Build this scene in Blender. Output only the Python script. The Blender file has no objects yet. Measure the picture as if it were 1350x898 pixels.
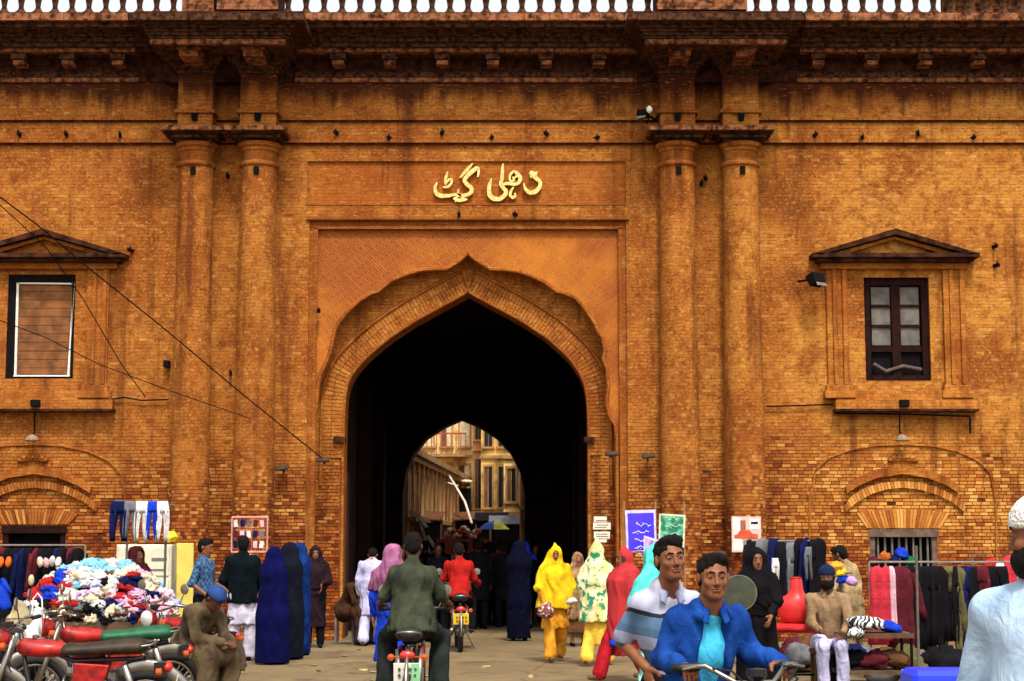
import bpy, math, random
import numpy as np
from mathutils import Vector, Matrix
R = math.radians
rnd = random.Random(7)
nr = np.random.RandomState(5)
sc = bpy.context.scene
col = sc.collection

# ------------------------------------------------------------------ camera, sky, sun
H = 1.65
FPX = 2260.0
PITCH = R(6.74)
cd = bpy.data.cameras.new('camera'); cam = bpy.data.objects.new('camera', cd); col.objects.link(cam)
cam.location = (0, 0, H); cam.rotation_euler = (R(90) + PITCH, 0, 0)
cd.sensor_width = 36; cd.lens = 36 * FPX / 1350; cd.clip_end = 2000; cd.clip_start = .1
sc.camera = cam
w = bpy.data.worlds.new("World"); sc.world = w; w.use_nodes = True
wn = w.node_tree; bg = wn.nodes['Background']
sky = wn.nodes.new('ShaderNodeTexSky'); sky.sky_type = 'NISHITA'; sky.sun_disc = False
SUN_EL, SUN_AZ = R(58), R(168)      # azimuth measured from +Y towards +X: the sun stands behind the camera
sky.sun_elevation = SUN_EL; sky.sun_rotation = SUN_AZ
sky.dust_density = 4.0; sky.air_density = 1.2; sky.ozone_density = 0.6
hsv = wn.nodes.new('ShaderNodeHueSaturation'); hsv.inputs['Saturation'].default_value = .12; hsv.inputs['Value'].default_value = 2.1   # a white overcast veil over the clear sky
wn.links.new(sky.outputs[0], hsv.inputs['Color']); wn.links.new(hsv.outputs[0], bg.inputs[0]); bg.inputs[1].default_value = 0.09
sd = bpy.data.lights.new('sun', 'SUN'); sun = bpy.data.objects.new('sun', sd); col.objects.link(sun)
sd.energy = 2.3; sd.angle = R(7); sd.color = (1, .93, .82)
_d = Vector((math.sin(SUN_AZ) * math.cos(SUN_EL), math.cos(SUN_AZ) * math.cos(SUN_EL), math.sin(SUN_EL)))
sun.rotation_euler = _d.to_track_quat('Z', 'Y').to_euler()
sc.view_settings.view_transform = 'Standard'; sc.view_settings.look = 'None'
sc.view_settings.exposure = 0.50; sc.view_settings.gamma = 1
sc.cycles.max_bounces = 6; sc.cycles.diffuse_bounces = 3

_c, _s = math.cos(PITCH), math.sin(PITCH)
def W(px, py, Y):
    """place (X, Z) of a point of the real place that stands at depth Y"""
    u, v = (px - 675) / FPX, (449 - py) / FPX
    t = Y / (_c - v * _s)
    return u * t, H + (_s + v * _c) * t
def WX(px, Y, z=1.0):
    return (px - 675) / FPX * (Y * _c + (z - H) * _s)

# ------------------------------------------------------------------ shading helpers
class NT:
    def __init__(s, m): s.t = m.node_tree; s.L = s.t.links
    def __call__(s, typ, ins=None, **props):
        n = s.t.nodes.new('ShaderNode' + typ)
        for k, v in props.items(): setattr(n, k, v)
        for k, v in (ins or {}).items():
            if isinstance(v, bpy.types.NodeSocket): s.L.new(v, n.inputs[k])
            else: n.inputs[k].default_value = v
        return n
    def math(s, op, a, b=0.0, clamp=False):
        return s('Math', {0: a, 1: b}, operation=op, use_clamp=clamp).outputs[0]
    def mix(s, f, a, b, bt='MIX'):
        n = s('Mix', {0: f, 6: a, 7: b}, data_type='RGBA', blend_type=bt, clamp_factor=True); return n.outputs[2]
    def noise(s, vec, scale, detail=3, rough=.55):
        return s('TexNoise', {'Vector': vec, 'Scale': scale, 'Detail': detail, 'Roughness': rough}).outputs[0]
    def ramp(s, f, stops):
        n = s('ValToRGB', {0: f}); r = n.color_ramp
        while len(r.elements) > 1: r.elements.remove(r.elements[-1])
        r.elements[0].position = stops[0][0]; r.elements[0].color = stops[0][1]
        for p, c in stops[1:]:
            e = r.elements.new(p); e.color = c
        return n.outputs[0]
    def step(s, x, a, b):
        return s('MapRange', {0: x, 1: a, 2: b, 3: 0.0, 4: 1.0}, interpolation_type='SMOOTHSTEP').outputs[0]
def c4(c): return (c[0], c[1], c[2], 1.0)
def newmat(name):
    m = bpy.data.materials.new(name); m.use_nodes = True
    return m, NT(m), m.node_tree.nodes['Principled BSDF']
_mats = {}
def mat(name, c, rough=.8, var=.25, scale=9.0, bump=0.0, bscale=60.0, metal=0.0, spec=.3, c2=None, coat=0.0, sheen=0.0, cloth=False):
    if name in _mats: return _mats[name]
    m, n, b = newmat(name)
    co = n('TexCoord').outputs['Object']
    f = n.noise(co, scale, 4)
    f = n.step(f, .3, .7)
    lo = tuple(x * (1 - var) for x in c); hi = c2 if c2 else tuple(min(1, x * (1 + var * .7)) for x in c)
    n.L.new(n.mix(f, c4(lo), c4(hi)), b.inputs['Base Color'])
    b.inputs['Roughness'].default_value = rough; b.inputs['Metallic'].default_value = metal
    b.inputs['Specular IOR Level'].default_value = spec
    if coat: b.inputs['Coat Weight'].default_value = coat; b.inputs['Coat Roughness'].default_value = .15
    if cloth:
        wc = n('VectorMath', {0: co, 1: n('VectorMath', {0: n('TexNoise', {'Vector': co, 'Scale': 4.0}).outputs[1], 1: (.35, .35, .35)}, operation='MULTIPLY').outputs[0]}, operation='ADD').outputs[0]
        r1 = n.math('ABSOLUTE', n.math('SUBTRACT', n.noise(n('Mapping', {'Vector': wc, 'Scale': (11., 11., 5.)}).outputs[0], 1.0, 3, .5), .5))
        r2 = n.math('MULTIPLY', n.noise(co, 220, 2), .05)
        bp = n('Bump', {'Strength': .7, 'Distance': .030, 'Height': n.math('ADD', n.math('SUBTRACT', .3, r1), r2)})
        n.L.new(bp.outputs[0], b.inputs['Normal'])
    elif bump:
        h = n.noise(co, bscale, 3)
        bp = n('Bump', {'Strength': bump, 'Distance': .01, 'Height': h})
        n.L.new(bp.outputs[0], b.inputs['Normal'])
    _mats[name] = m
    return m
def brick_mat(name, mortar=False, lines=False, wash_z=3.15, dark=0.0, inside=False, red=0.0):
    """old brickwork: an ochre lime wash that has worn off towards the ground; every brick has its own tint"""
    m, n, b = newmat(name)
    pos = n('NewGeometry').outputs['Position']
    sep = n('SeparateXYZ', {0: pos}); X, Y, Z = sep.outputs
    mp = n('Mapping', {'Vector': pos, 'Scale': (1.0, 1.0, 1.0)}).outputs[0]
    big = n.noise(mp, .55, 4, .6); mid = n.noise(mp, 2.3, 4, .65); fine = n.noise(mp, 26, 3, .7)
    streak = n.noise(n('Mapping', {'Vector': pos, 'Scale': (3.2, 3.2, .28)}).outputs[0], 1.0, 4, .6)
    hor = n.noise(n('Mapping', {'Vector': pos, 'Scale': (3.0, 3.0, 9.)}).outputs[0], 1.0, 3, .6)
    at = n('Attribute', attribute_name='tint').outputs['Fac']
    oi = n('ObjectInfo').outputs['Random']
    tint = n.math('FRACT', n.math('ADD', at, oi))
    if mortar: tint = .5
    # wash mask: 1 = washed
    zz = n.math('ADD', Z, n.math('MULTIPLY', n.math('SUBTRACT', mid, .5), 2.6))
    zz = n.math('ADD', zz, n.math('MULTIPLY', n.math('SUBTRACT', big, .5), 3.4))
    wash = n.step(zz, wash_z - .9, wash_z + .5)
    patches = n.step(n.math('ADD', mid, n.math('MULTIPLY', n.math('SUBTRACT', tint, .5), .16)), .60, .70)
    wash = n.math('MULTIPLY', wash, n.math('SUBTRACT', 1.0, n.math('MULTIPLY', patches, .55)))
    ochre = n.ramp(big, [(.34, c4((.18, .048, .010))), (.43, c4((.31, .096, .016))), (.50, c4((.42, .156, .026))), (.57, c4((.48, .200, .036))), (.66, c4((.25, .070, .012)))])
    reg = n.math('MULTIPLY', n.math('SUBTRACT', 1.0, n.step(X, 2.6, 5.2)), .62)     # the bays left of the right-hand columns keep a redder wash
    ochre = n.mix(reg, ochre, n.mix(n.step(mid, .38, .62), c4((.21, .050, .009)), c4((.37, .118, .020))))
    blot = n.noise(pos, 5.5, 5, .7)
    ochre = n.mix(n.math('MULTIPLY', n.step(blot, .48, .66), .68), ochre, c4((.17, .040, .007)))
    ochre = n.mix(n.math('MULTIPLY', n.step(fine, .48, .74), .40), ochre, c4((.66, .30, .05)))
    ochre = n.mix(n.math('MULTIPLY', n.step(hor, .52, .72), .45), ochre, c4((.27, .055, .005)))
    if not mortar: ochre = n.mix(n.math('MULTIPLY', n.step(n.math('ADD', tint, n.math('MULTIPLY', mid, .25)), 1.0, 1.12), .42), ochre, c4((.13, .030, .005)))
    if not mortar: ochre = n.mix(n.math('MULTIPLY', n.step(n.math('ADD', n.math('SUBTRACT', 1.0, tint), n.math('MULTIPLY', big, .2)), 1.0, 1.10), .26), ochre, c4((.70, .36, .075)))
    fleck = n.noise(n('Mapping', {'Vector': pos, 'Scale': (16., 16., 27.)}).outputs[0], 1.0, 4, .7)
    ochre = n.mix(n.math('MULTIPLY', n.step(fleck, .55, .66), .72), ochre, c4((.14, .032, .005)))
    ochre = n.mix(n.math('MULTIPLY', n.step(n.math('SUBTRACT', 1.0, fleck), .57, .68), .55), ochre, c4((.68, .33, .06)))
    xr = n.step(X, 4.2, 6.2)        # the right-hand bay was rebuilt in paler brick
    redb = n.ramp(tint, [(0, c4((.09, .018, .005))), (.25, c4((.18, .036, .008))), (.6, c4((.29, .070, .013))), (.88, c4((.38, .125, .024))), (1, c4((.52, .25, .06)))])
    yelb = n.ramp(tint, [(0, c4((.28, .075, .014))), (.25, c4((.42, .14, .024))), (.5, c4((.52, .20, .036))), (1, c4((.70, .36, .085)))])
    pale = n.math('MULTIPLY', n.math('ADD', n.math('MULTIPLY', xr, .85), .12), n.step(n.math('ADD', Z, n.math('MULTIPLY', mid, 1.5)), 1.9, 3.0))
    bare = n.mix(pale, redb, yelb)
    bare = n.mix(n.math('MULTIPLY', n.step(fine, .5, .75), .35), bare, c4((.10, .022, .006)))
    if mortar:
        bare = n.mix(n.step(fine, .3, .7), c4((.030, .008, .004)), c4((.10, .030, .009)))
        ochre = n.mix(.40, ochre, c4((.14, .035, .006)))
    c = n.mix(wash, bare, ochre)
    if red: c = n.mix(red, c, c4((.36, .085, .012)))
    if lines:
        bt_ = n('TexBrick', {'Vector': n('CombineXYZ', {0: X, 1: Z, 2: 0.0}).outputs[0], 'Scale': 1.0, 'Mortar Size': .006, 'Brick Width': .17, 'Row Height': .055, 'Bias': 0.0, 'Color1': (0, 0, 0, 1), 'Color2': (.8, .8, .8, 1), 'Mortar': (1, 1, 1, 1)})
        c = n.mix(n.math('MULTIPLY', n.step(bt_.outputs[0], .2, 1.0), .55), c, c4((.20, .045, .006)))
    # soot and damp streaks
    st = n.math('MULTIPLY', n.step(streak, .52, .70), .70)
    c = n.mix(st, c, c4((.10, .022, .005)))
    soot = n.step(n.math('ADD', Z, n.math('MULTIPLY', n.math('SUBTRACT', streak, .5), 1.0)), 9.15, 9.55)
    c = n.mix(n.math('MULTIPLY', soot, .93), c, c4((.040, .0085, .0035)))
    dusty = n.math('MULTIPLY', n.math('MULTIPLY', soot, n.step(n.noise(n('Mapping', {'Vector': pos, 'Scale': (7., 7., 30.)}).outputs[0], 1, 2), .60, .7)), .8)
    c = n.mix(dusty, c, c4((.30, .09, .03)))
    if dark: c = n.mix(dark, c, c4((.03, .008, .003)))
    n.L.new(c, b.inputs['Base Color']); b.inputs['Roughness'].default_value = .93
    b.inputs['Specular IOR Level'].default_value = .12
    hh = n.math('ADD', n.math('MULTIPLY', fine, .6), n.noise(pos, 90, 2))
    bp = n('Bump', {'Strength': .55, 'Distance': .012, 'Height': hh}); n.L.new(bp.outputs[0], b.inputs['Normal'])
    return m

# ------------------------------------------------------------------ object helpers
def tag(o, label=None, cat=None, group=None, kind=None):
    if label: o['label'] = label
    if cat: o['category'] = cat
    if group: o['group'] = group
    if kind: o['kind'] = kind
    return o
def empty(name, loc=(0, 0, 0), rz=0.0):
    o = bpy.data.objects.new(name, None); col.objects.link(o); o.location = loc; o.rotation_euler = (0, 0, rz)
    o.empty_display_size = .1
    return o
def thing(name, label, cat, loc=(0, 0, 0), rz=0.0, group=None):
    return tag(empty(name, loc, rz), label, cat, group)
def link_mesh(name, me, m=None, parent=None, smooth=False):
    o = bpy.data.objects.new(name, me); col.objects.link(o)
    if m is not None and len(me.materials) == 0: me.materials.append(m)
    if parent is not None: o.parent = parent
    if smooth: me.shade_smooth()
    return o
def copy_tree(o, parent=None):
    c = o.copy(); col.objects.link(c)
    if parent is not None: c.parent = parent
    for ch in list(o.children): copy_tree(ch, c)
    return c
def np_mesh(name, v, f, tint=None):
    """v (n,3), f (m,4) or (m,3)"""
    me = bpy.data.meshes.new(name); v = np.asarray(v, dtype=np.float32); f = np.asarray(f, dtype=np.int32)
    k = f.shape[1]
    me.vertices.add(len(v)); me.vertices.foreach_set('co', v.ravel())
    me.loops.add(f.size); me.loops.foreach_set('vertex_index', f.ravel())
    me.polygons.add(len(f)); me.polygons.foreach_set('loop_start', np.arange(0, f.size, k, dtype=np.int32))
    try: me.polygons.foreach_set('loop_total', np.full(len(f), k, dtype=np.int32))
    except Exception: pass
    me.update(calc_edges=True); me.validate(); me.shade_flat()
    if tint is not None:
        a = me.attributes.new('tint', 'FLOAT', 'FACE'); a.data.foreach_set('value', np.asarray(tint, dtype=np.float32))
    return me
BF = np.array([[0, 1, 5, 4], [4, 5, 6, 7], [3, 2, 1, 0], [0, 4, 7, 3], [1, 2, 6, 5]])  # bottom, front.. built with y front = index 0,1,4,5
class Bricks:
    """collects brick blocks (five faces each, open at the back) into one mesh"""
    def __init__(s): s.v = []; s.t = []
    def add8(s, p, t=None): s.v.append(p); s.t.append(rnd.random() if t is None else t)
    def box(s, x0, x1, z0, z1, yf, yb, j=.0, t=None):
        a = [rnd.uniform(-j, j) for _ in range(5)] if j else (0,) * 5
        yf += a[0]
        s.add8(((x0, yf + a[1], z0), (x1, yf + a[2], z0), (x1, yb, z0), (x0, yb, z0), (x0, yf + a[3], z1), (x1, yf + a[4], z1), (x1, yb, z1), (x0, yb, z1)), t)
    def build(s, name, m, parent=None, **k):
        n = len(s.v)
        if not n: return None
        v = np.array(s.v, dtype=np.float32).reshape(-1, 3)
        F = np.array([[0, 1, 5, 4], [3, 2, 1, 0], [4, 5, 6, 7], [3, 0, 4, 7], [1, 2, 6, 5]])
        f = (F[None] + 8 * np.arange(n)[:, None, None]).reshape(-1, 4)
        o = link_mesh(name, np_mesh(name, v, f, np.repeat(s.t, 5)), m, parent)
        o['kind'] = 'stuff'
        return o
def lay(B, ivf, z0, z1, yf, back=.03, ch=.0585, L=.145, jt=.011, j=.003, mort=None, only=None):
    """courses of stretcher brick; ivf(z) gives the free intervals in x of a course"""
    k = 0; z = z0
    jt0, j0 = jt, j
    while z < z1 - .01:
        f_ = min(1, max(0, (z - 2.6) / 1.2)); jt = jt0 * (1.1 - .65 * f_); j = j0 * (1.2 - .7 * f_); gp_ = .015 - .012 * f_
        zt = min(z + ch, z1)
        for (x0, x1) in ivf((z + zt) / 2):
            if x1 - x0 < .015: continue
            if mort is not None: mort.append(((x0, yf + gp_, z), (x1, yf + gp_, z), (x1, yf + gp_, zt), (x0, yf + gp_, zt)))
            x = math.floor(x0 / L) * L - (L / 2 if k % 2 else 0) + rnd.uniform(-.012, .012)
            while x < x1:
                e = x + L + rnd.uniform(-.012, .012)
                a, b = max(x + jt / 2, x0), min(e - jt / 2, x1)
                if b - a > .02:
                    dz = rnd.uniform(-.0015, .0015)
                    if only is not None and only(a, b, z): pass
                    elif rnd.random() < .004: pass          # a brick has dropped out
                    else: B.box(a, b, z + jt / 2 + dz, zt - jt / 2 + dz, yf, yf + back, j)
                x = e
        z = zt; k += 1
def quads(name, qs, m, parent=None):
    v = np.array(qs, dtype=np.float32).reshape(-1, 3); f = np.arange(len(v)).reshape(-1, 4)
    return link_mesh(name, np_mesh(name, v, f), m, parent)

class MB:
    """small mesh builder: boxes, tubes, lathes, prisms"""
    def __init__(s): s.v = []; s.f = []; s.sm = False
    def _add(s, vs, fs, M=None):
        o = len(s.v)
        s.v += [tuple(M @ Vector(p)) if M is not None else tuple(p) for p in vs]
        s.f += [tuple(i + o for i in f) for f in fs]; return s
    def box(s, c, d, rot=None, taper=1.0, M=None):
        x, y, z = d[0] / 2, d[1] / 2, d[2] / 2; t = taper
        vs = [Vector(p) for p in ((-x, -y, -z), (x, -y, -z), (x, y, -z), (-x, y, -z), (-x * t, -y * t, z), (x * t, -y * t, z), (x * t, y * t, z), (-x * t, y * t, z))]
        if rot is not None:
            E = Matrix.Rotation(rot[2], 3, 'Z') @ Matrix.Rotation(rot[1], 3, 'Y') @ Matrix.Rotation(rot[0], 3, 'X'); vs = [E @ p for p in vs]
        vs = [p + Vector(c) for p in vs]
        return s._add(vs, [(3, 2, 1, 0), (4, 5, 6, 7), (0, 1, 5, 4), (1, 2, 6, 5), (2, 3, 7, 6), (3, 0, 4, 7)], M)
    def bb(s, x0, x1, y0, y1, z0, z1):
        return s.box(((x0 + x1) / 2, (y0 + y1) / 2, (z0 + z1) / 2), (x1 - x0, y1 - y0, z1 - z0))
    def tube(s, pts, r, n=8, cap=True, flat=1.0, closed=False):
        pts = [Vector(p) for p in pts]; m = len(pts)
        rs = r if isinstance(r, (list, tuple)) else [r] * m
        vs = []; up = Vector((0, 0, 1)); prev = None
        for i, p in enumerate(pts):
            if closed: d = pts[(i + 1) % m] - pts[i - 1]
            else: d = (pts[min(i + 1, m - 1)] - pts[max(i - 1, 0)])
            d.normalize()
            a = prev if prev is not None else (up if abs(d.z) < .9 else Vector((1, 0, 0)))
            a = (a - d * a.dot(d)).normalized(); prev = a; b = d.cross(a)
            for k in range(n):
                t = 2 * math.pi * k / n; vs.append(p + (a * math.cos(t) * flat + b * math.sin(t)) * rs[i])
        fs = []
        for i in range(m if closed else m - 1):
            for k in range(n):
                i2 = (i + 1) % m; k2 = (k + 1) % n; fs.append((i * n + k, i * n + k2, i2 * n + k2, i2 * n + k))
        if cap and not closed: fs += [tuple(reversed(range(n))), tuple((m - 1) * n + k for k in range(n))]
        return s._add(vs, fs)
    def lathe(s, prof, c=(0, 0, 0), axis='Z', n=16, a0=0.0, a1=2 * math.pi, cap=True):
        full = abs(a1 - a0 - 2 * math.pi) < 1e-6; k = n if full else n + 1; vs = []
        for (r, h) in prof:
            for i in range(k):
                t = a0 + (a1 - a0) * i / n; x, y = r * math.cos(t), r * math.sin(t)
                p = {'Z': (x, y, h), 'X': (h, x, y), 'Y': (x, h, y)}[axis]
                vs.append((p[0] + c[0], p[1] + c[1], p[2] + c[2]))
        fs = []
        for j in range(len(prof) - 1):
            for i in range(k if full else n):
                i2 = (i + 1) % k; fs.append((j * k + i, j * k + i2, (j + 1) * k + i2, (j + 1) * k + i))
        if cap and full: fs += [tuple(range(k))[::-1], tuple((len(prof) - 1) * k + i for i in range(k))]
        return s._add(vs, fs)
    def prism(s, poly, y0, y1, tri=False):
        """poly in (x, z), extruded along y"""
        n = len(poly); vs = [(p[0], y0, p[1]) for p in poly] + [(p[0], y1, p[1]) for p in poly]
        fs = [tuple(range(n)), tuple(reversed(range(n, 2 * n)))]
        for i in range(n):
            j = (i + 1) % n; fs.append((j, i, i + n, j + n))
        return s._add(vs, fs)
    def strip(s, A, B, y0, y1):
        """band between two (x,z) polylines of equal length, from y0 (front) to y1"""
        n = len(A); vs = []
        for y in (y0, y1): vs += [(p[0], y, p[1]) for p in A] + [(p[0], y, p[1]) for p in B]
        fs = []
        for i in range(n - 1):
            a, b, c, d = i, i + 1, n + i + 1, n + i; k = 2 * n
            fs += [(a, b, c, d), (d + k, c + k, b + k, a + k), (b, a, a + k, b + k), (d, c, c + k, d + k)]
        fs += [(0, n, 3 * n, 2 * n), (n - 1, 3 * n - 1, 4 * n - 1, 2 * n - 1)]
        return s._add(vs, fs)
    def build(s, name, m, parent=None, smooth=False, bevel=0.0, kind=None, fix=True):
        me = bpy.data.meshes.new(name); me.from_pydata(s.v, [], s.f); me.update()
        if fix:
            import bmesh
            bm = bmesh.new(); bm.from_mesh(me)
            bmesh.ops.recalc_face_normals(bm, faces=bm.faces[:])
            if bevel: bmesh.ops.bevel(bm, geom=[e for e in bm.edges if len(e.link_faces) == 2 and e.calc_face_angle(0) > .7], offset=bevel, segments=1, affect='EDGES')
            bm.to_mesh(me); bm.free()
        o = link_mesh(name, me, m, parent, smooth)
        if smooth == 'auto':
            import bmesh
            bm = bmesh.new(); bm.from_mesh(me)
            for e in bm.edges:
                if len(e.link_faces) == 2 and e.calc_face_angle(0) > .6: e.smooth = False
            bm.to_mesh(me); bm.free()
        if kind: o['kind'] = kind
        return o
# ================================================================== the gate
YW = 29.3
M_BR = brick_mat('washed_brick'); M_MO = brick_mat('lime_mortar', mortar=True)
M_RED = brick_mat('spandrel_brick', red=.35, wash_z=1.5); M_IN = mat('soot_and_shade_plaster', (.030, .008, .005), .95, .4, 2.0)  # passage walls: soot, with the deep shade also put into their near-black colour
M_TR = brick_mat('trim_brick', red=.12, wash_z=2.0, lines=True)
M_DK = mat('soot_and_shade_brick', (.026, .009, .005), .95, .5, 7, bump=.6, bscale=40, spec=.1, c2=(.07, .022, .010))  # sooty brick; also colours the painted shade strips under the string courses
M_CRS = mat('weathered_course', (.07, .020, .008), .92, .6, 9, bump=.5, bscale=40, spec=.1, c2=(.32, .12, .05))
M_IRON = mat('black_iron', (.012, .008, .006), .8, .3, spec=.1)
M_WOOD = mat('dark_painted_wood', (.018, .005, .004), .8, .4, 12, bump=.3, spec=.08)
M_BLACK = mat('black', (.006, .005, .005), .9, .2, spec=.08)
M_WHT = mat('white_paint', (.78, .74, .66), .6, .15)
M_GREYP = mat('dusty_glass', (.13, .115, .095), .6, .35, 5, spec=.15)

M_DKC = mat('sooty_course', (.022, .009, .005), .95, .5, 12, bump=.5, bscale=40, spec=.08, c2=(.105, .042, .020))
gate = thing('city_gate', 'massive ochre brick city gatehouse with pointed central arch and paired columns', 'gatehouse', (WX(615, YW, 4), YW, 0))
GX = gate.location.x
def gp(o):            # parent to the gate, keep world place
    o.parent = gate; o.matrix_parent_inverse = Matrix.Translation(-gate.location); return o
gate.matrix_world = Matrix.Translation(gate.location)
def gbuild(B, name, m, **k):
    o = B.build(name, m, None, **k)
    return gp(o) if o else None
def sub(o, par):      # a child of a gate part, both drawn in world coordinates
    o.parent = par; return o
def gempty(name):
    o = empty(name); return gp(o)

def P(px, py, dy=0.0): return W(px, py, YW + dy)
# ---- arch outlines, top to bottom, (px, py)
_in_r = [(484, 212), (540, 243), (620, 285), (700, 337), (760, 392), (795, 445), (806, 485), (810, 540), (811, 600)]
_in_l = [(484, 212), (430, 242), (340, 291), (270, 337), (210, 388), (170, 433), (152, 475), (148, 530), (146, 600)]
_cu_r = [(484, 110), (500, 124), (520, 138), (545, 153), (590, 155), (622, 160), (650, 170), (690, 188), (722, 213), (750, 220), (775, 233), (800, 262), (826, 300), (832, 318), (846, 338), (853, 372), (848, 395), (858, 425), (862, 470), (857, 515), (864, 548), (880, 572), (885, 610)]
_cu_l = [(484, 110), (468, 124), (450, 138), (425, 153), (380, 153), (350, 157), (320, 166), (275, 185), (243, 213), (222, 219), (192, 237), (165, 262), (137, 296), (126, 318), (120, 342), (112, 380), (96, 418), (86, 440), (79, 470), (76, 515), (72, 545), (70, 580), (70, 610)]
def cv(pts, dy): return [P(380 + u / 2.0417, 280 + v / 2.0417, dy) for u, v in pts]
D_FR, D_SP, D_AR = .05, .11, .42        # depth of frame, spandrel, archivolt behind the wall face
inR, inL = cv(_in_r, D_AR), cv(_in_l, D_AR); cuR, cuL = cv(_cu_r, D_SP), cv(_cu_l, D_SP)
XJL, XJR = inL[-1][0], inR[-1][0]
def at_z(poly, z):
    for (xa, za), (xb, zb) in zip(poly, poly[1:]):
        if za >= z >= zb: return xa + (xb - xa) * ((za - z) / (za - zb + 1e-9))
    return poly[-1][0] if z < poly[-1][1] else None

# ---- vertical extents of the front
Z_TOP = P(600, 106)[1]
xl_fr, xr_fr = P(405, 500)[0], P(827, 500)[0]; z_fr = P(600, 290)[1]
zb1, zb2, zb3, zb4 = P(0, 188)[1], P(0, 183)[1], P(0, 158)[1], P(0, 153)[1]
pan = (P(405, 240)[0], P(825, 240)[0], P(0, 268)[1], P(0, 212)[1])
winR = (P(1140, 430)[0], P(1226, 430)[0], P(0, 502)[1], P(0, 365)[1])
winL = (P(9, 430)[0], P(98, 430)[0], P(0, 500)[1], P(0, 362)[1])
nicR = (P(1147, 720)[0], P(1236, 720)[0], P(0, 800)[1], P(0, 697)[1])
nicL = (P(3, 720)[0], P(86, 720)[0], P(0, 800)[1], P(0, 692)[1])
holes = [winR, winL, nicR, nicL, (xl_fr, xr_fr, -1, z_fr), pan]
XL, XR = -10.6, 10.6
def ivs(z, holes=holes, x0=XL, x1=XR):
    iv = [(x0, x1)]
    for (a, b, c, d) in holes:
        if c <= z <= d:
            n = []
            for (p, q) in iv:
                if b <= p or a >= q: n.append((p, q)); continue
                if a > p: n.append((p, a))
                if b < q: n.append((b, q))
            iv = n
    return iv
# 300 single bricks: the bare courses right of the right-hand columns, where they show clearest
bx0, bx1, bz0, bz1 = P(1020, 600)[0], P(1112, 600)[0], P(0, 705)[1], P(0, 590)[1]
singles = []
def pick(a, b, z):
    if bx0 < a and b < bx1 and bz0 < z < bz1 and len(singles) < 298 and b - a > .12:
        singles.append((a, b, z)); return True
    return False
B = Bricks(); mort = []
lay(B, ivs, -.05, Z_TOP, YW, mort=mort, only=pick)
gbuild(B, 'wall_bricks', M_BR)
mo = gp(quads('mortar_bed', mort, M_MO))
me1 = None
for (a, b, z) in singles:
    if me1 is None:
        t = Bricks(); t.box(-.095, .095, -.0235, .0235, -.012, .012); o1 = t.build('brick', M_BR, None); del o1['kind']; me1 = o1.data; o = o1
    else: o = bpy.data.objects.new('brick', me1); col.objects.link(o)
    o.parent = gate; o.location = ((a + b) / 2 - GX, .011 + rnd.uniform(-.004, .003), z + .029)
    o.scale = ((b - a) / .19, 1, 1)

# ---- solid masonry behind the face
core = MB()
yb0, yb1 = YW + .035, YW + 2.2
def slab(x0, x1, z0, z1, y0=yb0, y1=yb1): core.bb(x0, x1, y0, y1, z0, z1)
slab(XL, winL[0] - .0, 0, Z_TOP); slab(winL[1], xl_fr, 0, Z_TOP)
slab(winL[0], winL[1], 0, winL[2], YW + .30); slab(winL[0], winL[1], winL[3], Z_TOP); slab(winL[0], winL[1], winL[2], winL[3], YW + .35)
slab(xr_fr, winR[0], 0, Z_TOP); slab(winR[1], XR, 0, Z_TOP)
slab(winR[0], winR[1], winR[3], Z_TOP); slab(winR[0], winR[1], 0, winR[2], YW + .30); slab(winR[0], winR[1], winR[2], winR[3], YW + .35)
slab(xl_fr, xr_fr, z_fr, Z_TOP, YW + .12)
gbuild(core, 'masonry_core', M_MO)
# faces that close the wall under the niche openings and round the reveals
for (a, b, c, d) in (winR, winL, nicR, nicL):
    y1 = YW + .34
    for q_ in ((a - .03, a, YW + .012, y1, c, d), (b, b + .03, YW + .012, y1, c, d), (a, b, YW + .012, y1, d, d + .03), (a, b, YW + .006, y1, c - .03, c)):
        rv = MB(); rv.bb(*q_); gbuild(rv, 'reveal', M_TR)

# ---- inscription panel and recessed frame of the arch
B = Bricks(); mort = []
lay(B, lambda z: [(pan[0], pan[1])], pan[2], pan[3], YW + .045, mort=mort, jt=.007)
gbuild(B, 'panel_bricks', M_RED); gp(quads('panel_mortar', mort, M_MO))
fr = MB()
fr.bb(pan[0] - .03, pan[0], YW + .01, YW + .08, pan[2], pan[3]); fr.bb(pan[1], pan[1] + .03, YW + .01, YW + .08, pan[2], pan[3])
fr.bb(pan[0], pan[1], YW + .01, YW + .08, pan[3], pan[3] + .03); fr.bb(pan[0] - .02, pan[1] + .02, YW - .012, YW + .08, pan[2] - .035, pan[2])
gbuild(fr, 'panel_edge', M_TR)
xs0, xs1 = P(414, 500)[0], P(819, 500)[0]; z_sp = P(0, 300)[1]
fr = MB()
fr.bb(xl_fr - .05, xr_fr + .05, YW - .05, YW + .02, z_fr, z_fr + .05)              # label moulding
fr.bb(xl_fr, xs0, YW + D_FR, YW + .5, 0, z_fr); fr.bb(xs1, xr_fr, YW + D_FR, YW + .5, 0, z_fr); fr.bb(xs0, xs1, YW + D_FR, YW + .5, z_sp, z_fr)
fr.bb(xs0 - .03, xs0 + .03, YW + D_FR - .03, YW + D_FR + .02, 0, z_sp); fr.bb(xs1 - .03, xs1 + .03, YW + D_FR - .03, YW + D_FR + .02, 0, z_sp)
fr.bb(xs0 - .03, xs1 + .03, YW + D_FR - .03, YW + D_FR + .02, z_sp - .02, z_sp + .03)
gbuild(fr, 'arch_frame', M_TR)
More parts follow.
